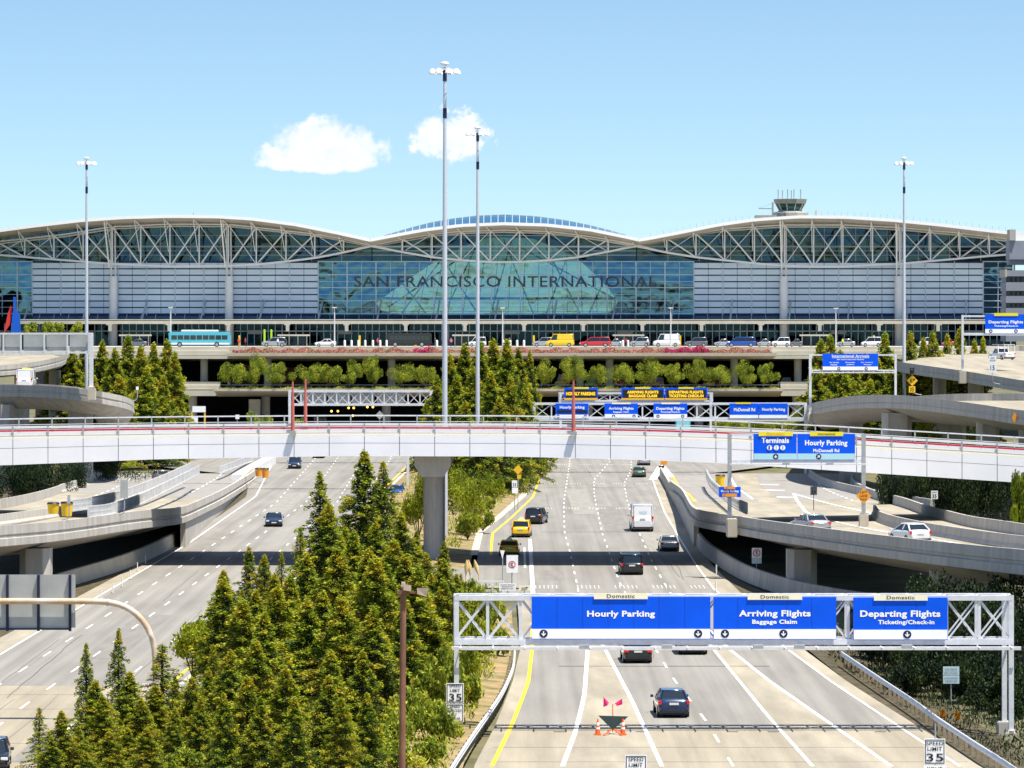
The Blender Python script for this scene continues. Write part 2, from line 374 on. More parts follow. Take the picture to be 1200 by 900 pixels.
for y in (430, 545, 262, 385): mb.quad((3, y, .012), (16.5, y, .012), (16.5, y+.35, .012), (3, y+.35, .012))
struct('road_joint', mb, TAR)
mb = MB()
for x, y, w_, l_ in ((-27, 268, 2.6, 40), (-30.2, 380, 2.4, 50), (7.4, 300, 2.8, 26), (11.2, 430, 2.6, 60), (3.4, 350, 2.2, 14), (-24, 205, 2.4, 12)): mb.quad((x-w_/2, y, .010), (x+w_/2, y, .010), (x+w_/2+l_*.004, y+l_, .010), (x-w_/2+l_*.004, y+l_, .010))
struct('road_patch', mb, PATCH)
mb = MB()
for x, y, w_, l_ in ((-22.5, 300, 2.6, 60), (14.6, 380, 2.6, 50), (8.4, 470, 2.6, 70), (-27.5, 470, 2.8, 60)): mb.quad((x-w_/2, y, .010), (x+w_/2, y, .010), (x+w_/2, y+l_, .010), (x-w_/2, y+l_, .010))
struct('road_patch', mb, PATCHL)
mb = MB()
for px, py, w_, l_ in ((640, 862, 9, 1.2),): pass
# median earth, kerbs, kerb verge
mb = MB(); rows = []
for y in sorted(YS+[335, 337, 367, 369]):
    fl = .08 if 336 < y < 368 else 1
    a, b = interp(LR, y)+.3, interp(RL, y)-.3
    rows.append([(a, y, .1*fl), (a+2, y, .5*fl), ((a+b)/2, y, .9*fl), (b-3.2, y, .4*fl), (b-.2, y, .12*fl)])
mb.grid(rows); MED = struct('median_ground', mb, mat('median_soil', (.30, .20, .11), .95, var=.35, scale=.5, detail=8, dirt=(.10, .11, .03)))
mb = MB()
def kerb(tab, y0, y1, w_=.45, h=.14, d=0, mb=mb):
    y = y0; rows = []
    while y <= y1:
        x = interp(tab, y)+d; rows.append([(x-w_/2, y, 0), (x-w_/2, y, h), (x+w_/2, y, h), (x+w_/2, y, 0)]); y += 6
    mb.grid(rows)
kerb(RL, 385, 700, 1.5, .14, -.75); kerb(LR, 150, 700, .4, .14, .2)
struct('kerb', mb, CONC_L)
# service road crossing the median near the pier
mb = MB(); mb.quad((-17, 338, .1), (1.3, 338, .1), (1.3, 366, .1), (-17, 366, .1)); struct('service_road', mb, ASPH)
# right embankment and left bank ground
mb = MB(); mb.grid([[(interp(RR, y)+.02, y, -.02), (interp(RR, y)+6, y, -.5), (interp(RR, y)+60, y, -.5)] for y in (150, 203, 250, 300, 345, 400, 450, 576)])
struct('embankment', mb, mat('shade_dark_soil', (.085, .062, .035), .95, var=.4, scale=1.2, detail=8, dirt=(.02, .026, .010)))  # soil colour darkened to stand in for the ramp's shade on the bank
mb = MB(); mb.grid([[(-110, y, -.1), (interp(LLe, y)-.02, y, -.02)] for y in (150, 250, 310, 370, 405, 518, 586)])
struct('embankment', mb, _M['shade_dark_soil'])

# ================= concrete ramps =================
def offset(pts, d):
    out = []
    for i, p in enumerate(pts):
        t = pts[min(i+1, len(pts)-1)]-pts[max(i-1, 0)]; n = Vector((-t.y, t.x, 0)).normalized(); out.append(p+n*d)
    return out
def ramp(label, outer, inner, depth=1.9, cols=(), n=44, ph=.95, road_m=CONC_ROAD, inner_par=True, name='elevated_ramp', i0=0):
    """outer / inner: deck edge poly-lines (x,y,z of the deck surface)"""
    O = smooth(outer, n); I = smooth(inner, n) if not isinstance(inner, float) else offset(O, inner)
    c = O[n//2]; t = thing(name, label, 'ramp', (c.x, c.y, 0))
    deck = MB(); deck.grid([[o.lerp(i, k/6) for k in range(7)] for o, i in zip(O, I)]); deck.build('roadway', road_m, t)
    def parapet(E, J, nm):
        mb = MB(); rows = []
        for e, j in zip(E, J):
            d = (e-j); d.z = 0; d.normalize()
            def q(o_, z_): return e+d*o_+Vector((0, 0, z_))
            rows.append([q(-.28, .01), q(-.22, ph), q(.06, ph), q(.10, .25), q(-.04, .20), q(-.04, -.02), q(.22, -.06), q(.22, -.62), q(.1, -.66)])
        mb.grid(rows); mb.poly(rows[0]); mb.poly(rows[-1]); mb.build(nm, CONC, t)
    parapet(O[i0:], I[i0:], 'parapet')
    if inner_par: parapet(I, O, 'parapet')
    g = MB(); rows = []
    for o, i in zip(O, I):
        r = [o.lerp(i, k)+Vector((0, 0, -z)) for k, z in ((0, .5), (.03, .68), (.12, depth*.55), (.24, depth*.88), (.36, depth), (.64, depth), (.76, depth*.88), (.88, depth*.55), (.97, .68), (1, .5))]
        rows.append([Vector((p.x, p.y, max(p.z, -.3))) for p in r])
    g.grid(rows, True); g.build('girder', CONC, t)
    for k, wd, dp, f in cols:
        i = int(k*n); m_ = O[i].lerp(I[i], f); d = (O[i]-I[i]); d.z = 0; d.normalize(); e = Vector((-d.y, d.x, 0))
        cb = MB(); z1 = m_.z-depth+.1
        pts = [(m_.x+math.cos(a)*wd/2*(abs(math.cos(a))**-.3 if abs(math.cos(a)) > .1 else 1), m_.y+math.sin(a)*dp/2) for a in [2*math.pi*(j+.5)/12 for j in range(12)]]
        cb.slab(pts, -.3, z1); cb.build('column', CONC, t)
    return t, O, I
def PD(px, py, Y, par=.95): p = P(px, py, Y); p.z -= par; return p
# R3: the ramp climbing on the right
o3 = [(21.6, 600, -.1), (20.9, 560, .25), (20.2, 520, .9), (19.3, 465, 2.1), PD(812, 594, 402), PD(832, 600, 378), PD(860, 604, 357), PD(900, 610, 337), PD(975, 620, 311), PD(1050, 629, 290), PD(1125, 637, 272), PD(1200, 644, 257), PD(1300, 652, 240)]
i3 = [(50, 600, -.1), (46.5, 560, .3), (43.5, 520, 1.0), (41, 465, 2.1), (39.8, 415, 3.3), (39.4, 390, 3.7), (39.3, 370, 4.1), (39.4, 350, 4.5), (40, 325, 5.2), (41, 305, 5.6), (42.2, 290, 6.1), (43.5, 275, 6.6), (45.3, 262, 7.0)]
R3, O3, I3 = ramp('long concrete ramp climbing toward the lower right over the dark underpass', o3, i3, 2.1, cols=[], i0=9)
def on3(px, py, dz=0):
    """point on the R3 deck seen at this pixel"""
    for k in range(400):
        y = 240+k; z = float(np.interp(y, [p.y for p in O3][::-1], [(a.z+b.z)/2 for a, b in zip(O3, I3)][::-1]))
        if HY+(HC-z)*F/y <= py: return Vector((X(px, y), y, z+dz))
    return Vector((X(px, y), y, z+dz))
mb = MB()
def dline(mb, pts, w_, n=24, dash=False):
    S = smooth(pts, n)
    for i in range(n):
        if dash and i % 2: continue
        a, b = S[i], S[i+1]; t = (b-a); nn = Vector((-t.y, t.x, 0)).normalized()*w_/2; mb.quad(a-nn, a+nn, b+nn, b-nn)
def deckpt(O, I, k, f, dz=.03):
    i = int(k*(len(O)-1)); g_ = k*(len(O)-1)-i; j = min(i+1, len(O)-1); o = O[i].lerp(O[j], g_); q = I[i].lerp(I[j], g_); return o.lerp(q, f)+Vector((0, 0, dz))
def deckline(mb, O, I, f0, f1, k0, k1, w_, dash=False, n=30):
    pts = [deckpt(O, I, k0+(k1-k0)*j/n, f0+(f1-f0)*j/n) for j in range(n+1)]
    for j in range(n):
        if dash and j % 2: continue
        a, b = pts[j], pts[j+1]; t = b-a; nn = Vector((-t.y, t.x, 0)).normalized()*w_/2; mb.quad(a-nn, a+nn, b+nn, b-nn)
ASPHR = mat('ramp_asphalt', (.26, .245, .23), .9, var=.1, scale=.8, stretch=(1, .1, 1))
mb2 = MB(); rows = [[deckpt(O3, I3, k, f, .012) for f in (.07, .2, .3, .38)] for k in np.linspace(0, .42, 20)]; mb2.grid(rows)
rows = [[deckpt(O3, I3, k, f, .012) for f in (.5, .7, .85, .97)] for k in np.linspace(0, .42, 20)]; mb2.grid(rows); mb2.build('asphalt_overlay', ASPHR, R3)
deckline(mb, O3, I3, .36, .36, 0, .4, .3); deckline(mb, O3, I3, .8, .86, .05, .45, .25, True); deckline(mb, O3, I3, .62, .52, .33, .55, .35); deckline(mb, O3, I3, .62, .8, .33, .62, .3); deckline(mb, O3, I3, .52, .45, .55, .98, .3)
for k in (.17, .27, .38): a = deckpt(O3, I3, k, .5); b = deckpt(O3, I3, k+.01, .6); mb.quad(a, a+Vector((0, 1.6, 0)), b+Vector((0, 1.6, 0)), b)
mb.build('lane_marking', LINE, R3)
mb = MB(); deckline(mb, O3, I3, .06, .05, .02, .42, .22); mb.build('lane_marking', YEL, R3)
# inner barrier between the two roadways of the ramp
def barrier(label, pts, h=.9, w_=.6, m=CONC, name='concrete_barrier', n=30, top=.2, cat='barrier'):
    S = smooth(pts, n); mb = MB(); rows = []
    for i, p in enumerate(S):
        t = S[min(i+1, n)]-S[max(i-1, 0)]; d = Vector((-t.y, t.x, 0)).normalized()
        rows.append([p-d*w_/2, p-d*w_/2+Vector((0, 0, .12)), p-d*(w_*.25)+Vector((0, 0, .35)), p-d*top/2+Vector((0, 0, h)), p+d*top/2+Vector((0, 0, h)), p+d*(w_*.25)+Vector((0, 0, .35)), p+d*w_/2+Vector((0, 0, .12)), p+d*w_/2])
    mb.grid(rows); mb.poly(rows[0]); mb.poly(rows[-1]); o = mb.build(name, m)
    return setp(o, label, cat)
barrier('grey concrete barrier along the middle of the climbing right ramp', [deckpt(O3, I3, k, f, 0) for k, f in ((.60, .78), (.68, .68), (.76, .62), (.84, .58), (.92, .55), (1, .52))], .95)
# road level retaining wall under the right ramp
mw = MB(); Sw = smooth([(21.3, 585, 0), (20.6, 540, 0), (19.7, 480, 0), (18.6, 420, 0), (18.4, 390, 0), (18.9, 370, 0), (19.9, 350, 0), (21.5, 335, 0), (24, 322, 0), (27.5, 312, 0)], 40)
for (a, b) in ((0, .0),):
    rows = []
    for i, p in enumerate(Sw):
        t = Sw[min(i+1, 40)]-Sw[max(i-1, 0)]; d = Vector((-t.y, t.x, 0)).normalized()
        rows.append([p+d*.25, p+d*.12+Vector((0, 0, 1.35)), p-d*.18+Vector((0, 0, 1.35)), p-d*.3])
    mw.grid(rows)
setp(mw.build('retaining_wall', CONC), 'low curved grey concrete wall at road level beneath the right ramp', 'wall')
mw = MB()
pr = [o for o in O3 if 395 < o.y < 600]
for a, b in zip(pr, pr[1:]): mw.add([(a.x+.1, a.y, -.2), (b.x+.1, b.y, -.2), (b.x+.1, b.y, b.z-.3), (a.x+.1, a.y, a.z-.3), (a.x+.6, a.y, -.2), (b.x+.6, b.y, -.2), (b.x+.6, b.y, b.z-.3), (a.x+.6, a.y, a.z-.3)], [(0, 1, 2, 3), (4, 5, 6, 7), (0, 3, 7, 4), (1, 2, 6, 5)])
mw.build('side_wall', CONC, R3)
# L3: ramp climbing on the left
o3l = [(-37.6, 600, -.1), PD(296, 553, 570), PD(264, 572, 482), PD(236, 585, 430), PD(212, 594, 393), PD(180, 597, 372), PD(150, 600, 355), PD(75, 610, 330), PD(0, 616, 310), PD(-90, 622, 290)]
i3l = [(-60, 600, -.1), (-59, 575, .2), (-55.5, 527, 1.1), (-52.5, 470, 2.2), (-50.8, 435, 3.0), (-50, 410, 3.6), (-49.6, 395, 4.0), (-49.6, 370, 4.5), (-50.4, 350, 5.0), (-52, 332, 5.4)]
L3, O3L, I3L = ramp('curved concrete ramp rising toward the left edge beside the left carriageway', o3l, i3l, 2.2, cols=[], i0=3)
mb2 = MB(); mb2.grid([[deckpt(O3L, I3L, k, f, .012) for f in (.06, .2, .3, .42)] for k in np.linspace(0, .42, 16)]); mb2.grid([[deckpt(O3L, I3L, k, f, .012) for f in (.6, .75, .85, .95)] for k in np.linspace(0, .42, 16)]); mb2.build('asphalt_overlay', ASPHR, L3)
mb = MB(); deckline(mb, O3L, I3L, .22, .25, 0, .6, .2, True); deckline(mb, O3L, I3L, .75, .75, 0, .6, .2, True); mb.build('lane_marking', LINE, L3)
mb = MB(); deckline(mb, O3L, I3L, .035, .04, 0, .62, .25); mb.build('lane_marking', YEL, L3)
barrier('pale concrete barrier along the middle of the left ramp behind the yellow barrels', [deckpt(O3L, I3L, k, f, 0) for k, f in ((.66, .48), (.72, .48), (.8, .48), (.9, .48), (1, .48))], .95)
mw = MB(); pr = [o for o in O3L if 400 < o.y < 600]
for a, b in zip(pr, pr[1:]): mw.add([(a.x-.1, a.y, -.2), (b.x-.1, b.y, -.2), (b.x-.1, b.y, b.z-.3), (a.x-.1, a.y, a.z-.3), (a.x-.6, a.y, -.2), (b.x-.6, b.y, -.2), (b.x-.6, b.y, b.z-.3), (a.x-.6, a.y, a.z-.3)], [(0, 1, 2, 3), (4, 5, 6, 7), (0, 3, 7, 4), (1, 2, 6, 5)])
mw.build('side_wall', CONC, L3)
Sw = smooth([G(298, 556), G(277, 576), G(245, 605), G(218, 630), G(183, 650), G(140, 668), G(88, 684), G(30, 702)], 40); mw = MB(); rows = []
for i, p in enumerate(Sw):
    t = Sw[min(i+1, 40)]-Sw[max(i-1, 0)]; d = Vector((-t.y, t.x, 0)).normalized(); rows.append([p+d*.35, p+d*.18+Vector((0, 0, 1.25)), p-d*.18+Vector((0, 0, 1.25)), p-d*.35])
mw.grid(rows); setp(mw.build('retaining_wall', CONC_L), 'long low concrete wall edging the left carriageway below the left ramp', 'wall')
# L2, L1 on the left, R2, R1 on the right
L2, O2, I2 = ramp('middle left flyover curving round on wide columns above the bridge', [P(-90, 460, 565), PD(0, 451, 550), PD(50, 452, 542), PD(100, 456, 534), PD(135, 462, 536), PD(152, 467, 548), PD(157, 473, 575), PD(150, 478, 615), PD(130, 482, 660)], [(X(a, y), y, z) for a, y, z in ((-90, 580, 12.3), (0, 563, 12.6), (50, 556, 12.7), (88, 552, 12.4), (110, 555, 11.7), (121, 565, 10.9), (125, 585, 9.7), (119, 620, 8.4), (98, 664, 6.8))], 2.3)
L1, O1, I1 = ramp('uppermost left flyover ending beside the dark conifers', [PD(-90, 432, 600), PD(0, 428, 615), PD(40, 424, 625), PD(65, 419, 645), PD(76, 415.5, 670), PD(78, 412.5, 710)], [PD(-90, 412, 690), PD(-60, 411.5, 700), PD(-20, 411, 710), PD(10, 410.5, 720), PD(40, 410, 735), PD(60, 409.5, 760)], 1.9, cols=[(.3, 2.4, 2.4, .3), (.62, 2.0, 2.4, .25)])
R2, O2R, I2R = ramp('middle right flyover bending left on wide concrete columns', [PD(1300, 488, 425), PD(1200, 481, 450), PD(1150, 474, 465), PD(1100, 467.5, 480), PD(1050, 463, 497), PD(1000, 464, 518), PD(962, 470, 548), PD(946, 475, 580), PD(948, 481, 625)], [PD(1300, 461, 530), PD(1210, 461, 540), PD(1170, 461, 545), PD(1125, 461.5, 548), PD(1090, 463, 553), PD(1060, 466, 565), PD(1030, 470, 585), PD(1010, 475, 610), PD(1005, 480, 650)], 2.2)
R1, O1R, I1R = ramp('uppermost right flyover below the departing flights gantry', [PD(1300, 462, 530), PD(1200, 446, 560), PD(1125, 434, 590), PD(1075, 427, 615), PD(1053, 423.5, 640), PD(1050, 420.5, 670)], [PD(1300, 406, 720), PD(1200, 405, 740), PD(1150, 406, 735), PD(1110, 407, 730), PD(1085, 409, 725), PD(1075, 411, 720)], 1.9, cols=[(.45, 2.4, 2.4, .2), (.7, 2.2, 2.2, .5), (.2, 2.4, 2.4, .5)])
def addcol(t, px0, px1, Y, dep, zt_):
    b = MB(); xc = X((px0+px1)/2, Y); wd = X(px1, Y)-X(px0, Y); c_ = min(wd, dep)*.22
    b.slab([(xc-wd/2+c_, Y), (xc+wd/2-c_, Y), (xc+wd/2, Y+c_), (xc+wd/2, Y+dep-c_), (xc+wd/2-c_, Y+dep), (xc-wd/2+c_, Y+dep), (xc-wd/2, Y+dep-c_), (xc-wd/2, Y+c_)], -.4, zt_); b.build('column', CONC, t)
addcol(R3, 923, 958, 330, 2.6, 3.7); addcol(R3, 1092, 1172, 290, 2.4, 4.4); addcol(L3, 22, 57.5, 326, 3, 4.0)
addcol(L2, -3, 15.5, 549, 2.6, 11.0); addcol(L2, 79, 107, 545, 3, 10.7)
addcol(R2, 1035, 1069, 503, 2.8, 10.9); addcol(R2, 1146, 1172, 476, 2.6, 10.4); addcol(R2, 1092, 1133, 528, 2.6, 10.6); addcol(R2, 985, 1012, 560, 2.6, 10.0); addcol(R2, 1196, 1240, 470, 2.6, 10.2)
barrier('far right curved concrete barrier under the flyovers beyond the right ramp', [(42.5, 585, 0), (41, 540, .6), (40.8, 500, 1.3), (41.2, 450, 2.4), (42, 410, 3.3)], 1.0)
barrier('shaded concrete barrier behind the left ramp under the bridge end', [(-60, 600, 0), (-57.5, 560, .3), (-54.5, 515, 1.3), (-53, 480, 2.0)], 1.0)
# ================= long white panelled bridge =================
def zb(px):  # deck rail height profile along the bridge (top of the panels), at Y=369
    return float(np.interp(px, [-150, 0, 190, 400, 600, 750, 850, 1000, 1200, 1350], [Z(517, 369), Z(514.5, 369), Z(512, 369), Z(510.5, 369), Z(511, 369), Z(513.5, 369), Z(516.5, 369), Z(524, 369), Z(536, 369), Z(545, 369)]))
def zbb(px):
    return float(np.interp(px, [-150, 0, 190, 400, 600, 750, 850, 1000, 1200, 1350], [Z(548, 369), Z(545.5, 369), Z(538, 369), Z(534.5, 369), Z(535, 369), Z(539, 369), Z(543, 369), Z(553, 369), Z(566, 369), Z(575, 369)]))
BY0, BY1 = 369.0, 391.0
br = thing('panelled_bridge', 'long white panelled bridge crossing both carriageways on one concrete pier', 'bridge', (0, 380, 0))
PXS = [15+41.2*k for k in range(-5, 33)]
def brail(mb, y, dz, a, b=None):
    for p, q in zip(PXS, PXS[1:]): mb.bar((X(p, BY0), y, zb(p)+dz), (X(q, BY0), y, zb(q)+dz), a, b)
PANEL = mat('white_metal_panel', (.90, .89, .93), .35, var=.04, scale=.3)
mb = MB()
for p, q in zip(PXS, PXS[1:]):
    xa, xb = X(p, BY0)+.03, X(q, BY0)-.03; ca, cb_ = zb(p), zb(q); ba, bb = zbb(p), zbb(q); ma, mb_ = ca+(ba-ca)*.36, cb_+(bb-cb_)*.36
    for (a0, a1, b0, b1) in ((ca, ma+.02, cb_, mb_+.02), (ma-.02, ba, mb_-.02, bb)):
        mb.add([(xa, BY0, a1), (xb, BY0, b1), (xb, BY0, b0), (xa, BY0, a0), (xa, BY0+.12, a1), (xb, BY0+.12, b1), (xb, BY0+.12, b0), (xa, BY0+.12, a0)], [(0, 1, 2, 3), (0, 4, 5, 1), (1, 5, 6, 2), (2, 6, 7, 3), (3, 7, 4, 0)])
mb.build('side_panels', PANEL, br)
mb = MB(); rows = [[(X(p, BY0), BY0+.14, zbb(p)+.05), (X(p, BY0), BY0+.14, zb(p)-.02), (X(p, BY0), BY0+.6, zb(p)-.02), (X(p, BY0), BY0+.6, zb(p)-.35), (X(p, BY0), BY1-.6, zb(p)-.35), (X(p, BY0), BY1-.6, zb(p)), (X(p, BY0), BY1, zb(p)), (X(p, BY0), BY1, zbb(p)+.6), (X(p, BY0), BY1-4, zbb(p)+.05)] for p in PXS]
mb.grid(rows, closed=True); mb.build('deck', mat('bridge_soffit', (.34, .32, .30), .8, var=.1, scale=.4), br)
mb = MB(); brail(mb, BY0+.12, .05, .24, .1); mb.build('edge_trim', CREAM, br)
mb = MB(); brail(mb, BY0+.2, .42, .14, .30); brail(mb, BY0+.2, 1.02, .16, .22); mb.build('guard_rail', mat('white_rail_paint', (.8, .8, .82), .4), br)
mb = MB(); brail(mb, BY0+.6, .70, .08, .16); mb.build('red_stripe_rail', mat('red_rail_paint', (.62, .03, .06), .5), br)
mb = MB()
for p in PXS:
    for q in (0,): mb.box(X(p, BY0)-.06, X(p, BY0)+.06, BY0+.02, BY0+.12, zb(p)-.1, zb(p)+1.12)
    mb.box(X(p+14, BY0)-.06, X(p+14, BY0)+.06, BY1-.1, BY1, zb(p+14), zb(p+14)+1.35)
parts(mb, 'rail_post', GALVD, br)
mb = MB(); brail(mb, BY1-.05, 1.32, .08, .12); brail(mb, BY1-.05, .75, .06, .06); brail(mb, BY1-.05, .15, .1, .3); mb.build('guard_rail', GALV, br)
# pier
mb = MB(); xp = X(507, 372); wc = 12/4800*372
zt = zbb(507)+.05; mb.prism([(xp-1.65, zt), (xp-1.65, zt-1.0), (xp-1.0, zt-2.0), (xp+1.0, zt-2.0), (xp+1.65, zt-1.0), (xp+1.65, zt)], 371.5, 389); mb.build('pier_cap', CONC, br)
mb = MB(); mb.slab([(xp+.88*math.cos(2*math.pi*k/16), 374.2+.95*math.sin(2*math.pi*k/16)) for k in range(16)], 0, zt-1.95); mb.slab([(xp+.9*math.cos(2*math.pi*k/16), 386+1*math.sin(2*math.pi*k/16)) for k in range(16)], 0, zt-1.95); parts(mb, 'pier_column', CONC, br)
for px, y in ((30, 380), (1240, 380)):
    mb = MB(); mb.slab([(X(px, 380)+2*math.cos(2*math.pi*k/12), y+2*math.sin(2*math.pi*k/12)) for k in range(12)], 0, zbb(px)+.1)
    if px > 100: mb.build('pier_column', CONC, br)
def redpole(label, px, py0, py1, Y):
    p0 = P(px, py1, Y); p1 = P(px, py0, Y); mb = MB(); mb.tube([p0, p0.lerp(p1, .5), p1], [.17, .15, .07], 8); t = thing('warning_pole', label, 'pole', p0)
    mb.build('shaft', mat('brick_red_paint', (.52, .13, .10), .6, var=.12, scale=2), t); b = MB(); b.box(p0.x-.3, p0.x+.3, Y-.3, Y+.3, p0.z-.25, p0.z+.1); b.build('base_plate', GALVD, t)
redpole('tapering brick red pole on the near side of the bridge, left of its twin', 343, 447, 506, 368.9)
redpole('tapering brick red pole on the far side of the bridge, right of its twin', 358, 444, 497, 391)
redpole('single brick red pole on the bridge in front of the parking signs', 672, 446, 507, 368.9)
# ================= TERMINAL =================
TY = 850.0
tm = thing('airport_terminal', 'vast glass airport terminal with three curved truss roofs and dark lettering across its front', 'terminal', (0, TY, 0))
def tx(px, Y=TY): return X(px, Y)
def tz(py, Y=TY): return Z(py, Y)
TEAL = glass('teal_glass', (.26, .34, .31), .30, (.26, .58, .80), .05, .028)
TEALD = glass('dark_clerestory_glass', (.08, .13, .12), .10, (.40, .72, .88), .05, .02)
STEEL = mat('cream_painted_steel', (.76, .76, .75), .45, var=.06, scale=1)
MULL = mat('mullion_metal', (.50, .60, .68), .4, metal=.3)
FASC = mat('white_fascia', (.92, .92, .92), .45)
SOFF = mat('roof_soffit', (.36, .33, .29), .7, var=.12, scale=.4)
LOUV = mat('blue_grey_glass_panel', (.66, .77, .97), .25, metal=.1, var=.16, scale=.12, stretch=(.4, 1, 1), spec=.6)
TOPL = [(-60, 279), (0, 272), (45, 266), (100, 259.5), (150, 256), (205, 254.5), (260, 255), (300, 257.5), (350, 264), (400, 274), (436, 282)]
TOPC = [(436, 282), (470, 275.5), (500, 270), (541, 265), (590, 263), (640, 264.5), (690, 270), (725, 277), (748, 282)]
TOPR = [(748, 282), (790, 274), (840, 264), (880, 258.5), (930, 255), (985, 255.5), (1040, 259), (1100, 265), (1150, 271), (1186, 275)]
LOWL = [(-60, 294), (0, 299), (67, 304.5), (132, 309.5), (205, 313), (270, 312), (302, 310.5), (337, 307), (370, 303), (404, 296.5), (436, 289)]
LOWC = [(436, 289), (472, 296), (507, 302), (541, 305.5), (575, 307.5), (609, 307.5), (643, 305.5), (677, 302), (712, 295.5), (744, 289)]
LOWR = [(744, 289), (780, 296.5), (814, 302), (847, 305.5), (882, 309), (917, 312), (951, 313), (985, 313), (1019, 311), (1051, 309.5), (1087, 306.5), (1121, 303.5), (1155, 300.5), (1188, 298)]
UPL = [(-60, 291), (0, 284), (75, 276), (135, 266.5), (205, 263.5), (270, 264), (300, 267), (370, 275), (404, 281), (436, 287.5)]
UPC = [(436, 287.5), (472, 281), (507, 275), (541, 272), (590, 270.5), (643, 272), (677, 276), (712, 281.5), (744, 287.5)]
UPR = [(744, 287.5), (780, 280), (847, 269), (917, 264.5), (985, 264.5), (1051, 267.5), (1121, 274), (1188, 282)]
def ip(tab, px): return float(np.interp(px, [t[0] for t in tab], [t[1] for t in tab]))
def spx(a, b, n): return [a+(b-a)*i/n for i in range(n+1)]
FYr = 838.0
for nm, top, lo, up, rng in (('left', TOPL, LOWL, UPL, (-60, 436)), ('centre', TOPC, LOWC, UPC, (436, 746)), ('right', TOPR, LOWR, UPR, (746, 1186))):
    xs = spx(*rng, 40)
    roof = MB(); rows = []
    for px in xs:
        x = tx(px); z = tz(ip(top, px))
        rows.append([(x, FYr+9, z-1.35), (x, FYr, z-.55), (x, FYr, z), (x, FYr+30, z+.6), (x, FYr+75, z-.5), (x, FYr+75, z-1.4), (x, FYr+12, z-1.4)])
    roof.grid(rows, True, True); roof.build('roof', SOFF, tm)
    f = MB()
    for a, b in zip(xs, xs[1:]): f.bar((tx(a), FYr-.15, tz(ip(top, a))-.15), (tx(b), FYr-.15, tz(ip(top, b))-.15), .5, .62)
    f.build('fascia', FASC, tm)
    tr = MB(); YT = TY-6
    for a, b in zip(xs, xs[1:]):
        tr.bar((tx(a), YT, tz(ip(lo, a))), (tx(b), YT, tz(ip(lo, b))), .4, .40); tr.bar((tx(a), YT, tz(ip(up, a))), (tx(b), YT, tz(ip(up, b))), .3, .26)
        tr.bar((tx(a), YT+5, tz(ip(up, a))-.3), (tx(b), YT+5, tz(ip(up, b))-.3), .3, .3)
    nodes = {'left': [-35, 0, 33, 67, 101, 135, 168, 202, 236, 270, 302.5, 337, 370.5, 404, 436], 'centre': [436, 472.5, 507, 541, 575, 609, 643, 677.5, 712, 744], 'right': [744, 780, 814, 847.5, 882, 917, 951, 985, 1019.5, 1051, 1087, 1121, 1155.5, 1188]}[nm]
    mid = {'left': 205, 'centre': 592, 'right': 968}[nm]
    for a, b in zip(nodes, nodes[1:]):
        ha, hb = ip(lo, a)-ip(up, a), ip(lo, b)-ip(up, b)
        if a > nodes[0]: tr.bar((tx(a), YT, tz(ip(up, a))), (tx(a), YT, tz(ip(lo, a))), .26)
        left = (a+b)/2 < mid
        t1, t2 = (.27, .14) if left else (.14, .27)
        if max(ha, hb) > 6:
            tr.bar((tx(a), YT-.05, tz(ip(up, a))), (tx(b), YT-.05, tz(ip(lo, b))), t1); tr.bar((tx(a), YT+.3, tz(ip(lo, a))), (tx(b), YT+.3, tz(ip(up, b))), t2)
        # brackets carrying the eaves
        tr.bar((tx(a)-.8, FYr+.6, tz(ip(top, a))-.7), (tx(a), YT, tz(ip(up, a))-.2), .2)
        if nm != 'centre' and ha > 12: tr.bar((tx(a)-.8, FYr+.8, tz(ip(top, a))-.9), (tx(a)-.3, YT+.2, tz(ip(up, a)*.35+ip(lo, a)*.65)), .12)
    tr.build('roof_truss', STEEL, tm)
    gl = MB(); gl.grid([[(tx(px), TY, tz(306)), (tx(px), TY, tz(ip(top, px))-.9)] for px in xs]); gl.build('clerestory_glazing', TEALD, tm)
    m_ = MB()
    for px in spx(rng[0], rng[1], int((rng[1]-rng[0])/34)): m_.box(tx(px)-.08, tx(px)+.08, TY-.15, TY-.02, tz(306), tz(ip(top, px)+6))
    for py, w_ in ((276, .06), (289, .16), (294, .06), (299, .06)):
        for a, b in zip(xs, xs[1:]):
            if ip(top, a)+3 < py and ip(top, b)+3 < py: m_.box(tx(a), tx(b), TY-.13, TY-.04, tz(py)-w_, tz(py)+w_)
    m_.build('clerestory_mullions', MULL if nm == 'centre' else mat('clerestory_mullion', (.30, .34, .33), .5), tm)
# skylight over the centre
sk = MB(); rows = []; rib = MB(); xs = spx(450, 734, 34)
def skt(px): return float(np.interp(px, [450, 480, 505, 530, 560, 592, 625, 660, 690, 715, 734], [277, 268, 261.5, 257, 253.5, 252.3, 254, 258.5, 264.5, 271, 276.5]))
for px in xs: rows.append([(tx(px, 846), 846, tz(ip(TOPC, px), 846)+.2), (tx(px, 860), 860, tz(skt(px), 860)), (tx(px, 885), 885, tz(skt(px), 860)+.3)])
sk.grid(rows); sk.build('skylight', mat('blue_skylight_glass', (.02, .16, .30), .12, metal=.4), tm)
for i, px in enumerate(xs): rib.bar(Vector(rows[i][0])+Vector((0, -.1, .1)), Vector(rows[i][1])+Vector((0, -.1, .1)), .14)
for j in (1,):
    for a, b in zip(rows, rows[1:]): rib.bar(Vector(a[j])+Vector((0, -.1, .1)), Vector(b[j])+Vector((0, -.1, .1)), .2)
rib.build('skylight_ribs', MULL, tm)
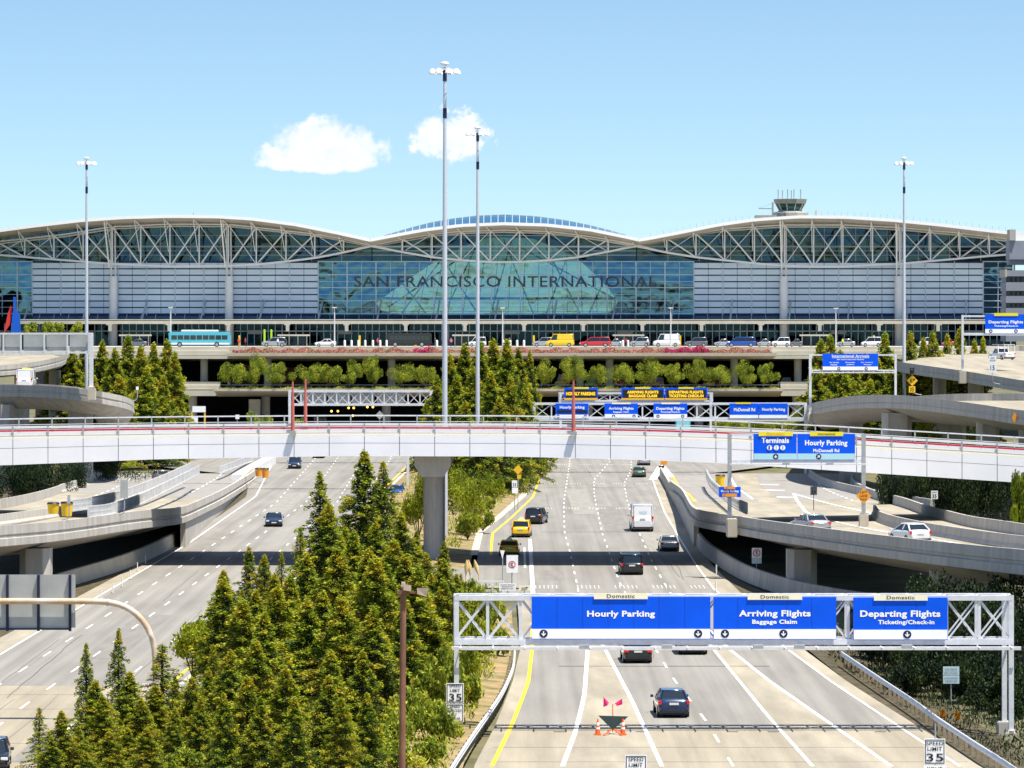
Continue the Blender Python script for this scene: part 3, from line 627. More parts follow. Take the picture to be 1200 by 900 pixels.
# main facade
def sheet(name, x0, x1, y0, y1, m, Y=TY): b = MB(); b.quad((tx(x0), Y, tz(y1)), (tx(x1), Y, tz(y1)), (tx(x1), Y, tz(y0)), (tx(x0), Y, tz(y0))); return b.build(name, m, tm)
sheet('glass_wall', 373, 813, 306, 371, TEAL); sheet('glass_wall', -60, 37.5, 306, 371, TEAL); sheet('glass_wall', 1152.5, 1188, 306, 371, TEAL)
m_ = MB()
rowsy = [306.5, 314, 322, 330, 337, 345, 352.5, 360, 367.5]
for x0, x1, st in ((373, 813, 16.9), (-15, 38, 20), (1152, 1187, 17)):
    n = round((x1-x0)/st)
    for i in range(n+1): px = x0+(x1-x0)*i/n; w_ = .13 if i % 2 == 0 else .06; m_.box(tx(px)-w_, tx(px)+w_, TY-.25, TY-.03, tz(371), tz(306))
    for py in rowsy: w_ = .10 if py in (306.5, 322, 337, 352.5, 367.5) else .05; m_.box(tx(x0), tx(x1), TY-.2, TY-.05, tz(py)-w_, tz(py)+w_)
m_.build('glass_wall_mullions', MULL, tm)
dk = mat('dark_blue_recess', (.03, .06, .13), .3)
for x0, x1 in ((38, 373), (813, 1152)):
    sheet('recess_wall', x0, x1, 306, 371, dk, TY+.3)
    m_ = MB(); n = 8
    for k in range(n):
        y0 = 308.2+k*7.55
        nx = round((x1-x0)/17)
        for i in range(nx):
            a, b = x0+(x1-x0)*i/nx, x0+(x1-x0)*(i+1)/nx
            m_.box(tx(a)+.05, tx(b)-.05, TY-.35, TY-.2, tz(y0+6.1), tz(y0))
    m_.build('louvre_panels', LOUV, tm)
    v_ = MB()
    for i in range(nx//2+1): px = x0+(x1-x0)*i/(nx//2); v_.box(tx(px)-.1, tx(px)+.1, TY-.5, TY-.36, tz(370), tz(306.5))
    v_.build('louvre_mullions', MULL, tm)
# dark glazed band above the canopy, canopy, glass below
lowg = mat('dark_base_glass', (.012, .035, .055), .06, metal=.3)
b = MB(); b.add([(tx(20), TY-.2, tz(368.5)), (tx(1190), TY-.2, tz(368.5)), (tx(1190), TY-2.5, tz(375)), (tx(20), TY-2.5, tz(375))], [(0, 1, 2, 3)]); b.build('sloped_glazing', mat('blue_base_glass', (.015, .07, .16), .08, metal=.3), tm)
b = MB()
for k in range(70): px = 30+k*17; b.bar((tx(px), TY-.35, tz(368.5)), (tx(px), TY-2.65, tz(375)), .12)
for k in range(18): px = 32+k*68.5; b.bar((tx(px+4), TY-.6, tz(352)), (tx(px), TY-6, tz(375)), .3)
b.build('canopy_struts', MULL, tm)
b = MB(); b.box(tx(27), tx(1190), TY-12, TY-2, tz(375.2), tz(374.2)); b.box(tx(25), tx(1190), TY-12.3, TY-11.5, tz(379.6), tz(376)); b.box(tx(25), tx(1190), TY-12, TY-3, tz(378.6), tz(377)); b.build('canopy', mat('canopy_cream', (.50, .47, .39), .6, var=.1, scale=.5), tm)
b = MB()
for k in range(17): px = 32+k*68.5+34; b.box(tx(px)-.35, tx(px)+.35, TY-10, TY-9.3, tz(388), tz(379)); b.box(tx(px)-.6, tx(px)+.6, TY-11.8, TY-9, tz(381), tz(378.8))
parts(b, 'canopy_bracket', STEEL, tm)
b = MB(); b.box(tx(-60), tx(1190), TY-1.2, TY-1, 15, tz(376)); b.build('entrance_glazing', glass('entrance_glass', (.05, .09, .10), .05, (.25, .5, .65)), tm)
b = MB()
for k in range(148): px = -10+k*8.12; b.box(tx(px)-.07, tx(px)+.07, TY-1.35, TY-1.2, 17, tz(379))
b.box(tx(-10), tx(1190), TY-1.35, TY-1.2, tz(388)-.08, tz(388)+.08); b.build('entrance_mullions', MULL, tm)
b = MB()
for px in (405, 600, 732, 981, 222, 300):
    b.box(tx(px-9), tx(px+9), TY-3.5, TY-1.5, tz(391.5), tz(387))
parts(b, 'entrance_portal', mat('portal_grey', (.30, .33, .34), .5), tm)
# round columns with slim twin tops
for px in (135, 270, 917, 1051):
    c = MB(); x = tx(px); c.tube([(x, TY-4, 15), (x, TY-4, tz(324))], [.85, .85], 16); c.build('column', mat('white_column', (.72, .72, .74), .5, var=.05), tm)
    c = MB()
    for d in (-.45, .45): c.tube([(x+d, TY-4, tz(326)), (x+d*.9, TY-5, tz(ip(TOPL if px < 400 else TOPR, px)+7))], [.2, .15], 8)
    c.bar((x-.6, TY-6.4, tz(314)), (x-1.2, FYr+1, tz(ip(TOPL if px < 400 else TOPR, px)+3)), .26); c.build('column_prongs', STEEL, tm)
# building body: floor, side walls, back wall with the great arched window that lets the sky through
body = mat('interior_wall', (.10, .13, .14), .8)
YB = 900.0
b = MB(); b.box(tx(-60), tx(1190), TY+.5, YB+12, 14, 17.2); b.build('floor', SLABC, tm)
b = MB(); b.box(tx(-60)-.3, tx(-60), TY, YB, 17, tz(280)); b.box(tx(1188), tx(1188)+.3, TY, YB, 17, tz(279)); parts(b, 'side_wall', body, tm)
win = [(441, 355), (457, 343), (477, 329), (500, 313), (523, 300), (545, 288), (570, 279), (592, 276), (625, 280), (655, 292), (676, 303), (697, 321), (712, 337), (724, 353), (718, 366), (600, 369), (470, 369), (446, 364)]
pts = [(X(a, YB), Z(b_, YB)) for a, b_ in win]
# back wall as top and bottom pieces around the opening
b = MB(); nx_ = 60; xa, xb = X(441, YB), X(724, YB)
topc = pts[:14]; botc = [pts[0], pts[17], pts[16], pts[15], pts[14], pts[13]]
def rt(px, Y=838): return min(tz(ip(TOPL if px < 436 else TOPC if px < 747 else TOPR, px), Y)-.5, 60)
for i in range(nx_):
    x0 = xa+(xb-xa)*i/nx_; x1 = xa+(xb-xa)*(i+1)/nx_
    t0, t1 = [float(np.interp(x, [p[0] for p in topc], [p[1] for p in topc])) for x in (x0, x1)]; c0, c1 = [float(np.interp(x, [p[0] for p in botc], [p[1] for p in botc])) for x in (x0, x1)]
    b.quad((x0, YB, t0), (x1, YB, t1), (x1, YB, rt(600+x1*F/838)), (x0, YB, rt(600+x0*F/838))); b.quad((x0, YB, 17), (x1, YB, 17), (x1, YB, c1), (x0, YB, c0))
for x0, x1 in ((tx(-60), xa), (xb, tx(1188))):
    n_ = 30
    for i in range(n_):
        a = x0+(x1-x0)*i/n_; c = x0+(x1-x0)*(i+1)/n_; b.quad((a, YB, 17), (c, YB, 17), (c, YB, Z(285, YB)), (a, YB, Z(285, YB)))
        b.quad((a, YB, Z(285, YB)), (c, YB, Z(285, YB)), (c, YB, rt(600+c*F/838)), (a, YB, rt(600+a*F/838)))
b.build('back_wall', body, tm)
b = MB()
for k in range(16): px = 455+k*17.5; b.bar(P(px, 369, YB-1), P(px+(592-px)*.10+6, 285, YB-1), .14)
for p0, p1 in (((470, 368), (520, 300)), ((500, 368), (470, 330)), ((520, 368), (560, 285)), ((560, 368), (520, 305)), ((575, 368), (600, 280)), ((625, 368), (590, 280)), ((640, 368), (665, 300)), ((680, 368), (640, 290)), ((690, 368), (705, 335)), ((455, 360), (560, 288)), ((720, 350), (610, 290))):
    b.bar(P(*p0, YB-3), P(*p1, YB-3), .32)
for k in range(5): b.bar(P(445, 345+k*5, YB-1), P(722, 345+k*5, YB-1), .12)
b.build('interior_truss', mat('interior_steel', (.16, .22, .24), .5), tm)
b = MB(); b.poly([(x, YB+.5, z) for x, z in pts]); b.build('rear_glazing', glass('rear_glass', (.82, 1.0, .88), .05), tm)
# interior mezzanine and dim furniture give the dark glass some depth
b = MB()
for z in (22.5, 27): b.box(tx(-40), tx(1180), YB-12, YB-6, z, z+.5)
parts(b, 'mezzanine', mat('mezzanine_pale', (.35, .36, .34), .7), tm)
b = MB(); text(b, 'SAN FRANCISCO INTERNATIONAL', (tx(415)+tx(770))/2, tz(336.3), TY-.65, h=tz(323.5)-tz(336.3), w=tx(770)-tx(415), bold=.006)
b.v = b.v+[(x, y+.22, z) for x, y, z in b.v]; b.build('lettering', mat('dark_letter_metal', (.05, .07, .11), .5), tm)
# roof edge safety posts
b = MB()
for k in range(56):
    px = 760+k*7.6
    if px < 1180: b.box(tx(px)-.03, tx(px)+.03, FYr+.2, FYr+.3, tz(ip(TOPR, px)), tz(ip(TOPR, px))+1.0)
b.build('roof_posts', GALVD, tm)
b = MB(); b.cyl((tx(230), 842, tz(255)), .06, .9, 6); b.cyl((tx(953), 842, tz(254.5)), .08, 1.2, 6); parts(b, 'beacon_mast', mat('beacon_orange', (.8, .2, .05), .5), tm)

# ================= control tower and offices beside the terminal =================
CY = 1150.0
ct = thing('control_tower', 'airport control tower cab with flared roof and antennas rising behind the terminal roof', 'control tower', (X(928, CY), CY, 0))
def ring(mb, x, y, prof, n=10):
    mb.grid([[(x+r*math.cos(2*math.pi*k/n), y+r*math.sin(2*math.pi*k/n), z) for k in range(n)] for r, z in prof], False, True); return mb
cx = X(926, CY)
b = MB(); ring(b, cx, CY, [(0.1, Z(233.5, CY)), (4.7, Z(233.5, CY)), (4.4, Z(238.5, CY)), (4.0, Z(239, CY))]); b.build('roof', CONC, ct)
b = MB(); ring(b, cx, CY, [(4.05, Z(239, CY)), (3.0, Z(247, CY))]); b.build('cab_glazing', mat('dark_cab_glass', (.02, .09, .09), .1, metal=.3), ct)
b = MB()
for k in range(10):
    a = 2*math.pi*k/10; b.bar((cx+4.1*math.cos(a), CY+4.1*math.sin(a), Z(239, CY)), (cx+3.05*math.cos(a), CY+3.05*math.sin(a), Z(247, CY)), .2)
b.build('cab_mullions', GALV, ct)
b = MB(); ring(b, cx, CY, [(3.1, Z(246.5, CY)), (3.6, Z(248, CY)), (5, Z(249.3, CY)), (5, Z(253.5, CY)), (3, Z(256, CY)), (3, 0)]); b.box(X(885, CY), X(925, CY), CY-3, CY+3, Z(257, CY), Z(252.5, CY)); b.build('shaft', CONC, ct)
b = MB()
for px, t in ((912, 222), (917, 223), (923, 222), (927.5, 223), (930.5, 222), (938.3, 222)): b.tube([P(px, 234, CY), P(px, t, CY)], .14, 5)
parts(b, 'antenna', GALVD, ct)
cr = thing('construction_crane', 'small dark crane with horizontal jib left of the control tower', 'crane', (X(903.5, CY), CY-2, 0))
b = MB(); b.box(X(903, CY)-.15, X(903, CY)+.35, CY-8, CY-7.5, 30, Z(238, CY)); b.build('mast', GALVD, cr)
b = MB(); b.bar(P(889, 244.3, CY-8), P(905, 244.6, CY-8), .25); b.bar(P(889, 243.9, CY-8), P(903, 239, CY-8), .06); b.build('jib', GALVD, cr)
ob = thing('office_building', 'stepped grey concrete office block at the right end of the terminal', 'building', (X(1190, 800), 800, 0))
OC = mat('grey_office_concrete', (.27, .29, .35), .8, var=.1, scale=.3)
b = MB(); oy = 800
def ox(p): return X(p, oy)
def oz(p): return Z(p, oy)
b.box(ox(1183), ox(1330), oy, oy+6, oz(304), oz(282)); b.box(ox(1184), ox(1330), oy+1, oy+6, oz(310), oz(304))
for y0, y1 in ((317, 324), (331, 341), (347, 355), (361, 400)): b.box(ox(1176), ox(1330), oy-4, oy+5, oz(y1), oz(y0))
b.box(ox(1177), ox(1330), oy-2.5, oy+4.5, oz(400), oz(317)); b.build('wall', OC, ob)
b = MB()
for y0, y1 in ((324, 331), (341, 347), (355, 361)):
    for k in range(16): b.box(ox(1178+k*5.5), ox(1182+k*5.5), oy-3, oy-2.4, oz(y1-.6), oz(y0+.6))
parts(b, 'window', mat('office_window', (.02, .03, .05), .1), ob)
b = MB(); b.box(ox(1174), ox(1176.5), oy-5, oy+4, oz(325), oz(316)); b.box(ox(1183), ox(1190), oy-.5, oy+4, oz(281.8), oz(269)); parts(b, 'parapet', CONC, ob)
b = MB(); b.box(ox(1191), ox(1300), oy+1, oy+10, oz(282), oz(271)); b.build('rooftop_unit', FASC, ob)
b = MB(); b.box(X(-60, 845), X(3, 845), 835, 838, 14, Z(345, 845)); setp(b.build('annex_block', mat('dark_annex', (.03, .035, .05), .4)), 'dark narrow block at the extreme left of the terminal front', 'building')

# ================= elevated departures and arrivals decks =================
DY = 800.0; DZ = 17.2; AZ = 8.9
dk_ = thing('departures_deck', 'cream concrete two level roadway structure with planters in front of the terminal', 'road structure', (0, 820, 0))
def dx_(px, Y=DY): return X(px, Y)
b = MB(); b.box(dx_(60), dx_(1330), DY+2, TY+10, DZ-1.2, DZ); b.build('upper_roadway', mat('deck_paving', (.42, .40, .36), .9, var=.1, scale=.3), dk_)
def fz(py, Y=DY): return Z(py, Y)
b = MB()  # left bare fascia (stepped)
for x0, x1 in ((60, 270), (905, 1060)):
    b.box(dx_(x0), dx_(x1), DY+.8, DY+2.2, fz(412), fz(406.5)); b.box(dx_(x0), dx_(x1), DY+.3, DY+2.2, fz(416), fz(411.5)); b.box(dx_(x0), dx_(x1), DY, DY+3, fz(420.5), fz(416.5))
parts(b, 'fascia', SLABC, dk_)
b = MB(); b.prism([(0, 0)], 0, 0) if False else None
b.box(dx_(268), dx_(908), DY-5.5, DY+2.5, fz(415.2, DY-5), fz(414.2, DY-5))
b.box(dx_(268), dx_(908), DY-5.6, DY-5.2, fz(417.2, DY-5), fz(413.6, DY-5)); b.add([(dx_(268), DY-5.3, fz(417, DY-5)), (dx_(908), DY-5.3, fz(417, DY-5)), (dx_(905), DY+2, fz(421)), (dx_(271), DY+2, fz(421)), (dx_(268), DY-5.3, fz(415, DY-5)), (dx_(908), DY-5.3, fz(415, DY-5)), (dx_(905), DY+2, fz(415)), (dx_(271), DY+2, fz(415))], [(0, 1, 2, 3), (4, 5, 6, 7), (0, 1, 5, 4), (1, 2, 6, 5), (3, 0, 4, 7)])
b.box(dx_(270), dx_(905), DY+.6, DY+1.6, DZ-1, fz(406.2)); b.build('planter', CONC_L, dk_)
# arrivals level
b = MB(); b.box(dx_(60), dx_(1010), DY+2, TY+10, AZ-1.0, AZ); b.build('lower_roadway', _M['deck_paving'], dk_)
b = MB()
for x0, x1 in ((150, 258), (915, 1010)):
    b.box(dx_(x0), dx_(x1), DY+1, DY+2.2, fz(452), fz(447.5)); b.box(dx_(x0), dx_(x1), DY+.4, DY+2.2, fz(456.5), fz(451.5)); b.box(dx_(x0), dx_(x1), DY, DY+3, fz(464), fz(457.5))
parts(b, 'fascia', SLABC, dk_)
for x0, x1 in ((255, 520), (620, 914)):
    b = MB(); y_ = DY-10
    b.box(dx_(x0), dx_(x1), y_, DY+2.5, fz(457, y_), fz(456.2, y_)); b.box(dx_(x0), dx_(x1), y_-.1, y_+.4, fz(458.3, y_), fz(455.6, y_))
    b.add([(dx_(x0), y_+.2, fz(458, y_)), (dx_(x1), y_+.2, fz(458, y_)), (dx_(x1), DY+2, fz(465)), (dx_(x0), DY+2, fz(465)), (dx_(x0), y_+.2, fz(456.5, y_)), (dx_(x1), y_+.2, fz(456.5, y_)), (dx_(x1), DY+2, fz(457)), (dx_(x0), DY+2, fz(457))], [(0, 1, 2, 3), (0, 1, 5, 4), (1, 2, 6, 5), (3, 0, 4, 7)])
    b.build('planter', CONC_L, dk_)
b = MB(); b.box(dx_(60), dx_(1010), DY+1.6, DY+1.8, AZ+.85, AZ+.95)
for k in range(100): b.box(dx_(130+k*9), dx_(130+k*9)+.08, DY+1.6, DY+1.7, AZ, AZ+.9)
b.build('guard_rail', GALV, dk_)
b = MB()
for px in (100, 170, 237, 312, 458, 560, 680, 715, 862, 937): x = dx_(px); b.tube([(x, DY+5, AZ), (x, DY+5, DZ-1.1)], [.75, .75], 12)
for px in (165, 224, 310, 452, 560, 690, 820, 935): x = dx_(px); b.tube([(x, DY+4, -.3), (x, DY+4, AZ-.9)], [.85, .85], 12)
parts(b, 'column', SLABC, dk_)
b = MB(); b.box(dx_(292), dx_(305), DY-1, DY+2, 0, fz(468)); b.build('portal_block', CONC_L, dk_)
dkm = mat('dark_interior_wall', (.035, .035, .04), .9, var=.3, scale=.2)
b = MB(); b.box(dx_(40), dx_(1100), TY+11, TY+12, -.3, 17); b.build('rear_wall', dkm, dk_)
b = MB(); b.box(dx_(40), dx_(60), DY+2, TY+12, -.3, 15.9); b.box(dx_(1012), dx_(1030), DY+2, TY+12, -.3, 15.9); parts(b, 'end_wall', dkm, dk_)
b = MB(); b.box(dx_(268), dx_(286), TY-20, TY-19.5, AZ, AZ+4.6); b.box(dx_(318), dx_(350), TY-18, TY-17.5, AZ, AZ+4); parts(b, 'shopfront_panel', mat('tan_panel', (.22, .13, .07), .7), dk_)
# small warning lamps in the tunnel
LMPI = iter(ORD)
for px, py in ((388.5, 481.8), (396, 481.8), (408.5, 478), (414.5, 478), (430.5, 477), (437, 477), (413.5, 487)):
    p = P(px, py, 815); b = MB(); b.ball((p.x, p.y, p.z), .22, 8, 5); o = b.build('tunnel_lamp', mat('amber_lamp', (1, .55, .08), .5, emit=2.5))
    setp(o, 'small amber lamp in the dark left road tunnel, %s in its scattered row' % next(LMPI), 'lamp', 'amber lamps in the road tunnel')
# ================= SIGNS AND GANTRIES =================
def txt(mb, s, x0, x1, y0, y1, Y, bold=.03):
    zb_ = Z(y1, Y); return text(mb, s, X((x0+x1)/2, Y), zb_, Y, h=Z(y0, Y)-zb_, w=X(x1, Y)-X(x0, Y), bold=bold)
def disc(mb, x, z, r, Y, n=20): return mb.poly([(x+r*math.cos(2*math.pi*k/n), Y, z+r*math.sin(2*math.pi*k/n)) for k in range(n)])
def arrow(mb, x, z, r, Y, ang=0.):
    pts = [(-.13, .62), (.13, .62), (.13, -.12), (.42, .16), (.56, -.02), (0, -.62), (-.56, -.02), (-.42, .16), (-.13, -.12)]
    c, s_ = math.cos(ang), math.sin(ang); P2 = [(x+r*(a*c-b*s_), Y, z+r*(a*s_+b*c)) for a, b in pts]
    return mb.add(P2, [(0, 1, 2, 8), (2, 3, 4, 5), (8, 2, 5), (8, 5, 6, 7)])
AMBER = mat('amber_led_letters', (1, .62, .02), .5, emit=.35); ORANGE = mat('orange_paint', (.85, .32, .02), .6, var=.05, scale=2)
def panel(t, Y, d):
    x0, x1, y0, y1 = d['b']; st = d.get('strip', y1); face = d.get('face', BLUE)
    b = MB(); b.box(X(x0, Y), X(x1, Y), Y-.02, Y+.12, Z(y1, Y), Z(y0, Y)); p = b.build('sign_panel', face, t)
    if d.get('label'): p['label'] = d['label']
    if st < y1:
        b = MB(); b.box(X(x0, Y)+.02, X(x1, Y)-.02, Y-.05, Y-.021, Z(y1, Y)+.03, Z(st, Y)); b.build('sign_strip', d.get('sm', SWHITE), p)
    e = .05
    w_ = MB(); sm_ = MB(); wd_ = X(x1, Y)-X(x0, Y); nsm = int(wd_/1.3)
    for k in range(1, nsm): q = X(x0, Y)+wd_*k/nsm; sm_.box(q-.012, q+.012, Y-.028, Y-.0201, Z(st, Y)+.02, Z(y0, Y)-.03)
    if sm_.v and face is BLUE and Y < 400: sm_.build('panel_seam', mat('sign_seam_blue', (.0, .05, .42), .5), p)
    for s in d.get('lines', []): txt(w_, s[0], *s[1:5], Y-(.066 if d.get('dark') else .034), d.get('bold', .035))
    if d.get('bars'):
        for a in d['bars']: w_.box(X(a[0], Y), X(a[1], Y), Y-.04, Y-.03, Z(a[3], Y), Z(a[2], Y))
    if w_.v: w_.build('lettering', d.get('lm', LET), p)
    for q in d.get('tabs', []):
        tb = MB(); tb.box(X(q[0], Y), X(q[1], Y), Y-.08, Y-.055, Z(q[3], Y), Z(q[2], Y)); tp = tb.build('sign_tab', q[5], p)
        if q[4]:
            l = MB(); w_x = (q[1]-q[0])*.26; txt(l, q[4], (q[0]+q[1])/2-w_x, (q[0]+q[1])/2+w_x, q[2]+(q[3]-q[2])*.2, q[3]-(q[3]-q[2])*.2, Y-.09, .01); l.build('tab_lettering', q[6] if len(q) > 6 else BLACK, p)
    ds, ar = MB(), MB()
    for a in d.get('arrows', []):
        r = a[2]/F*Y; disc(ds, X(a[0], Y), Z(a[1], Y), r, Y-.065); arrow(ar, X(a[0], Y), Z(a[1], Y), r, Y-.08, a[3] if len(a) > 3 else 0)
    if ds.v: ds.build('arrow_disc', NAVY, p); ar.build('arrow', LET, p)
    if d.get('dark'):
        a = d['dark']; k = MB(); k.box(X(a[0], Y), X(a[1], Y), Y-.06, Y-.03, Z(a[3], Y), Z(a[2], Y)); k.build('message_screen', BLACK, p)
    return p
def truss(t, Y, x0, x1, y0, y1, depth, pan, th=.16, m=GALV, n=None):
    """box truss: front plane at Y, back plane at Y+depth; pixel extents measured at Y"""
    a, c = X(x0, Y), X(x1, Y); zt_, zb_ = Z(y0, Y), Z(y1, Y); n = n or max(1, round((c-a)/pan)); b = MB()
    for yy in (Y, Y+depth):
        b.box(a, c, yy-th*.7, yy+th*.7, zt_-th*1.4, zt_); b.box(a, c, yy-th*.7, yy+th*.7, zb_, zb_+th*1.6)
    for k in range(n+1):
        x = a+(c-a)*k/n
        for yy in (Y, Y+depth): b.bar((x, yy, zb_), (x, yy, zt_), th*.8)
        b.bar((x, Y, zt_-th/2), (x, Y+depth, zt_-th/2), th*.6); b.bar((x, Y, zb_+th/2), (x, Y+depth, zb_+th/2), th*.6)
        if k < n:
            x2 = a+(c-a)*(k+1)/n
            for yy in (Y+.01, Y+depth):
                b.bar((x, yy, zb_+th), (x2, yy, zt_-th), th*.42); b.bar((x, yy+.03, zt_-th), (x2, yy+.03, zb_+th), th*.42)
            b.bar((x, Y, zt_-th/2), (x2, Y+depth, zt_-th/2), th*.5)
    b.build('truss', m, t)
def post(t, Y, px, py0, z0, w_=.3, m=GALV, ped=None, name='post', round_=False):
    b = MB(); x = X(px, Y)
    if round_: b.tube([(x, Y, z0), (x, Y, Z(py0, Y))], w_/2, 12)
    else: b.box(x-w_/2, x+w_/2, Y-w_/2, Y+w_/2, z0, Z(py0, Y))
    b.box(x-w_*.8, x+w_*.8, Y-w_*.8, Y+w_*.8, z0, z0+.12); b.build(name, m, t)
    if ped:
        c = MB(); c.box(x-ped, x+ped, Y-ped, Y+ped, z0-1.4, z0); c.build('pedestal', CONC_L, t, bevel=.05)
# --- main gantry
GY = 221.0
g1 = thing('sign_gantry', 'large white steel truss gantry with three blue domestic signs across the near carriageway', 'sign gantry', (X(860, GY), GY, 0))
truss(g1, GY, 533, 1186, 697.5, 755.5, 1.5, 1.75, .2, GALV)
for px in (535, 1185): post(g1, GY, px, 697.5, -.1, .26, GALV, .35)
for px in (1177,): 
    b = MB(); x = X(px, GY+1.5); b.box(x-.13, x+.13, GY+1.37, GY+1.63, -.4, Z(699, GY)); b.build('post', GALV, g1)
    b = MB(); b.box(x-.4, x+.4, GY+1.1, GY+1.9, -.5, .35); b.build('pedestal', CONC, g1, bevel=.05)
b = MB(); b.box(X(530, GY), X(1194, GY), GY-1.0, GY-.75, Z(757.5, GY)-.12, Z(757.5, GY)+.05); b.box(X(530, GY), X(1194, GY), GY-.42, GY-.36, Z(757.5, GY)-.08, Z(757.5, GY))
for k in range(18): x = X(540+k*37.8, GY); b.bar((x, GY, Z(757, GY)), (x, GY-1.9, Z(757, GY)), .07)
b.build('catwalk', GALV, g1)
for px in (684, 780, 886, 934, 1059):
    b = MB(); x = X(px, GY); b.box(x-.28, x+.28, GY-1.95, GY-1.6, Z(757, GY), Z(757, GY)+.2); b.build('sign_light', GALVD, g1)
b = MB(); b.build
panel(g1, GY-.35, dict(b=(623, 832.5, 699.5, 749), strip=737, label='widest blue panel reading Hourly Parking', lines=[('Hourly Parking', 688, 767.5, 715.6, 724.8)], tabs=[(696, 759, 695, 702, 'Domestic', CREAM)], arrows=[(637, 742.5, 4.9), (818, 742.5, 4.9)]))
panel(g1, GY-.35, dict(b=(836, 980, 699.7, 749.3), strip=737.3, label='blue panel reading Arriving Flights Baggage Claim', lines=[('Arriving Flights', 866, 950, 715, 724.6), ('Baggage Claim', 881.5, 934, 726, 732.6)], tabs=[(876, 940, 696, 702.8, 'Domestic', CREAM)], arrows=[(849.5, 742.5, 4.9), (918, 742.5, 4.9)]))
panel(g1, GY-.35, dict(b=(1000, 1110.5, 700.3, 749.8), strip=738, label='blue panel reading Departing Flights Ticketing/Check-in', lines=[('Departing Flights', 1008, 1102, 715.3, 725.2), ('Ticketing/Check-in', 1029, 1095, 726.5, 733)], tabs=[(1024, 1087, 696.7, 703.7, 'Domestic', CREAM)], arrows=[(1063, 743.5, 4.9)]))
# --- gantry on the climbing ramp
Y2 = 352.0
g2 = thing('sign_gantry', 'two post gantry on the right ramp with blue Terminals and Hourly Parking signs', 'sign gantry', (X(930, Y2), Y2, 4))
post(g2, Y2, 855, 508.5, Z(606, Y2), .34, GALVD); post(g2, Y2, 1012, 508.5, Z(603, Y2), .34, GALVD, .4)
c = MB(); c.box(X(851, Y2), X(863, Y2), Y2-1.3, Y2+.3, Z(629, Y2), Z(607, Y2)); c.build('pedestal', CONC_L, g2, bevel=.06)
b = MB(); b.bar(P(855, 509.5, Y2), P(1013, 509.5, Y2), .2); b.bar(P(855, 540.5, Y2), P(1014, 540.5, Y2), .24); b.bar(P(855, 544, Y2-1.2), P(1015, 544, Y2-1.2), .25, .12)
for k in range(9): b.bar(P(860+k*18.5, 543, Y2+.1), P(860+k*18.5, 543.5, Y2-1.3), .08)
b.build('cross_beam', GALV, g2)
p = panel(g2, Y2-.3, dict(b=(883, 933.6, 508.5, 539), strip=531.5, sm=mat('pale_teal_strip', (.42, .70, .76), .5), label='blue panel reading Terminals 1 2 3', lines=[('Terminals', 892.5, 924.5, 512.8, 519.3)], tabs=[(889, 929, 506, 511, 'Domestic', YTAB, ORANGE)], arrows=[(909, 535, 3.2)]))
d1 = MB(); d2 = MB()
for px, ch in ((901.5, '1'), (909.5, '2'), (917, '3')):
    disc(d1, X(px, Y2), Z(524.5, Y2), 3.0/F*Y2, Y2-.37); txt(d2, ch, px-.9, px+.9, 522.3, 526.8, Y2-.39, .0)
d1.build('terminal_number_disc', LET, p); d2.build('terminal_number', mat('deep_blue_digit', (.005, .06, .4), .5), p)
panel(g2, Y2-.3, dict(b=(934.4, 1002, 508.5, 539), strip=531.5, sm=_M['pale_teal_strip'], label='blue panel reading Hourly Parking McDonnell Rd', lines=[('Hourly Parking', 943.3, 993, 515.8, 523.8), ('McDonnell Rd', 953, 983.5, 526, 530)], tabs=[(949, 988, 506, 511, 'International', YTAB)], arrows=[(959.3, 535, 3.2, R(135))]))
b = MB()
for px in (920, 971): b.box(X(px-4, Y2), X(px+4, Y2), Y2-1.6, Y2-1.2, Z(544, Y2), Z(541.5, Y2))
parts(b, 'sign_light', GALVD, g2)
s2 = thing('parking_sign', 'small blue Hourly Parking sign with orange patches on the left post of the ramp gantry', 'sign', P(855.5, 582, Y2-.4))
panel(s2, Y2-.4, dict(b=(842.5, 868, 570.5, 582.5), lines=[('Hourly Parking', 845, 865.5, 574, 577.6)], tabs=[(848.5, 861.5, 570.2, 573.2, '', ORANGE), (846.5, 863.5, 578.3, 582, '', ORANGE)]))
# --- lattice gantry behind the bridge
Y3 = 600.0
g3 = thing('sign_gantry', 'long lattice gantry with five blue signs just behind the white bridge', 'sign gantry', (X(785, Y3), Y3, 0))
truss(g3, Y3, 625, 945, 472, 492, 1.4, 2.7, .22, GALV)
for px in (626, 944): post(g3, Y3, px, 472, -.3, .4, GALV)
b = MB(); b.bar(P(625, 493, Y3-1), P(945, 493, Y3-1), .2, .15); b.build('catwalk', GALV, g3)
panel(g3, Y3-.3, dict(b=(651, 689.5, 472.8, 490.5), strip=486, label='blue Hourly Parking panel with a dark message strip', lines=[('Hourly Parking', 656, 685, 475.6, 479.8)], dark=(653, 688, 480.7, 483.8), arrows=[(654, 488, 1.9), (686, 488, 1.9)]))
panel(g3, Y3-.3, dict(b=(708.5, 747.5, 472.8, 490.5), strip=485.3, label='blue Arriving Flights Baggage Claim panel', lines=[('Arriving Flights', 713.4, 742.5, 477, 481), ('Baggage Claim', 718.7, 737, 481.9, 484)], tabs=[(717, 739, 471.5, 473.6, '', CREAM)], arrows=[(719, 487.7, 1.9), (743, 487.7, 1.9)]))
panel(g3, Y3-.3, dict(b=(766, 805.3, 472.8, 490.5), strip=485.3, label='blue Departing Flights Ticketing panel', lines=[('Departing Flights', 769, 802, 477, 481.2), ('Ticketing/Check-in', 774, 797, 481.9, 484)], tabs=[(775, 797, 471.5, 473.6, '', CREAM)], arrows=[(771, 487.7, 1.9), (800, 487.7, 1.9)]))
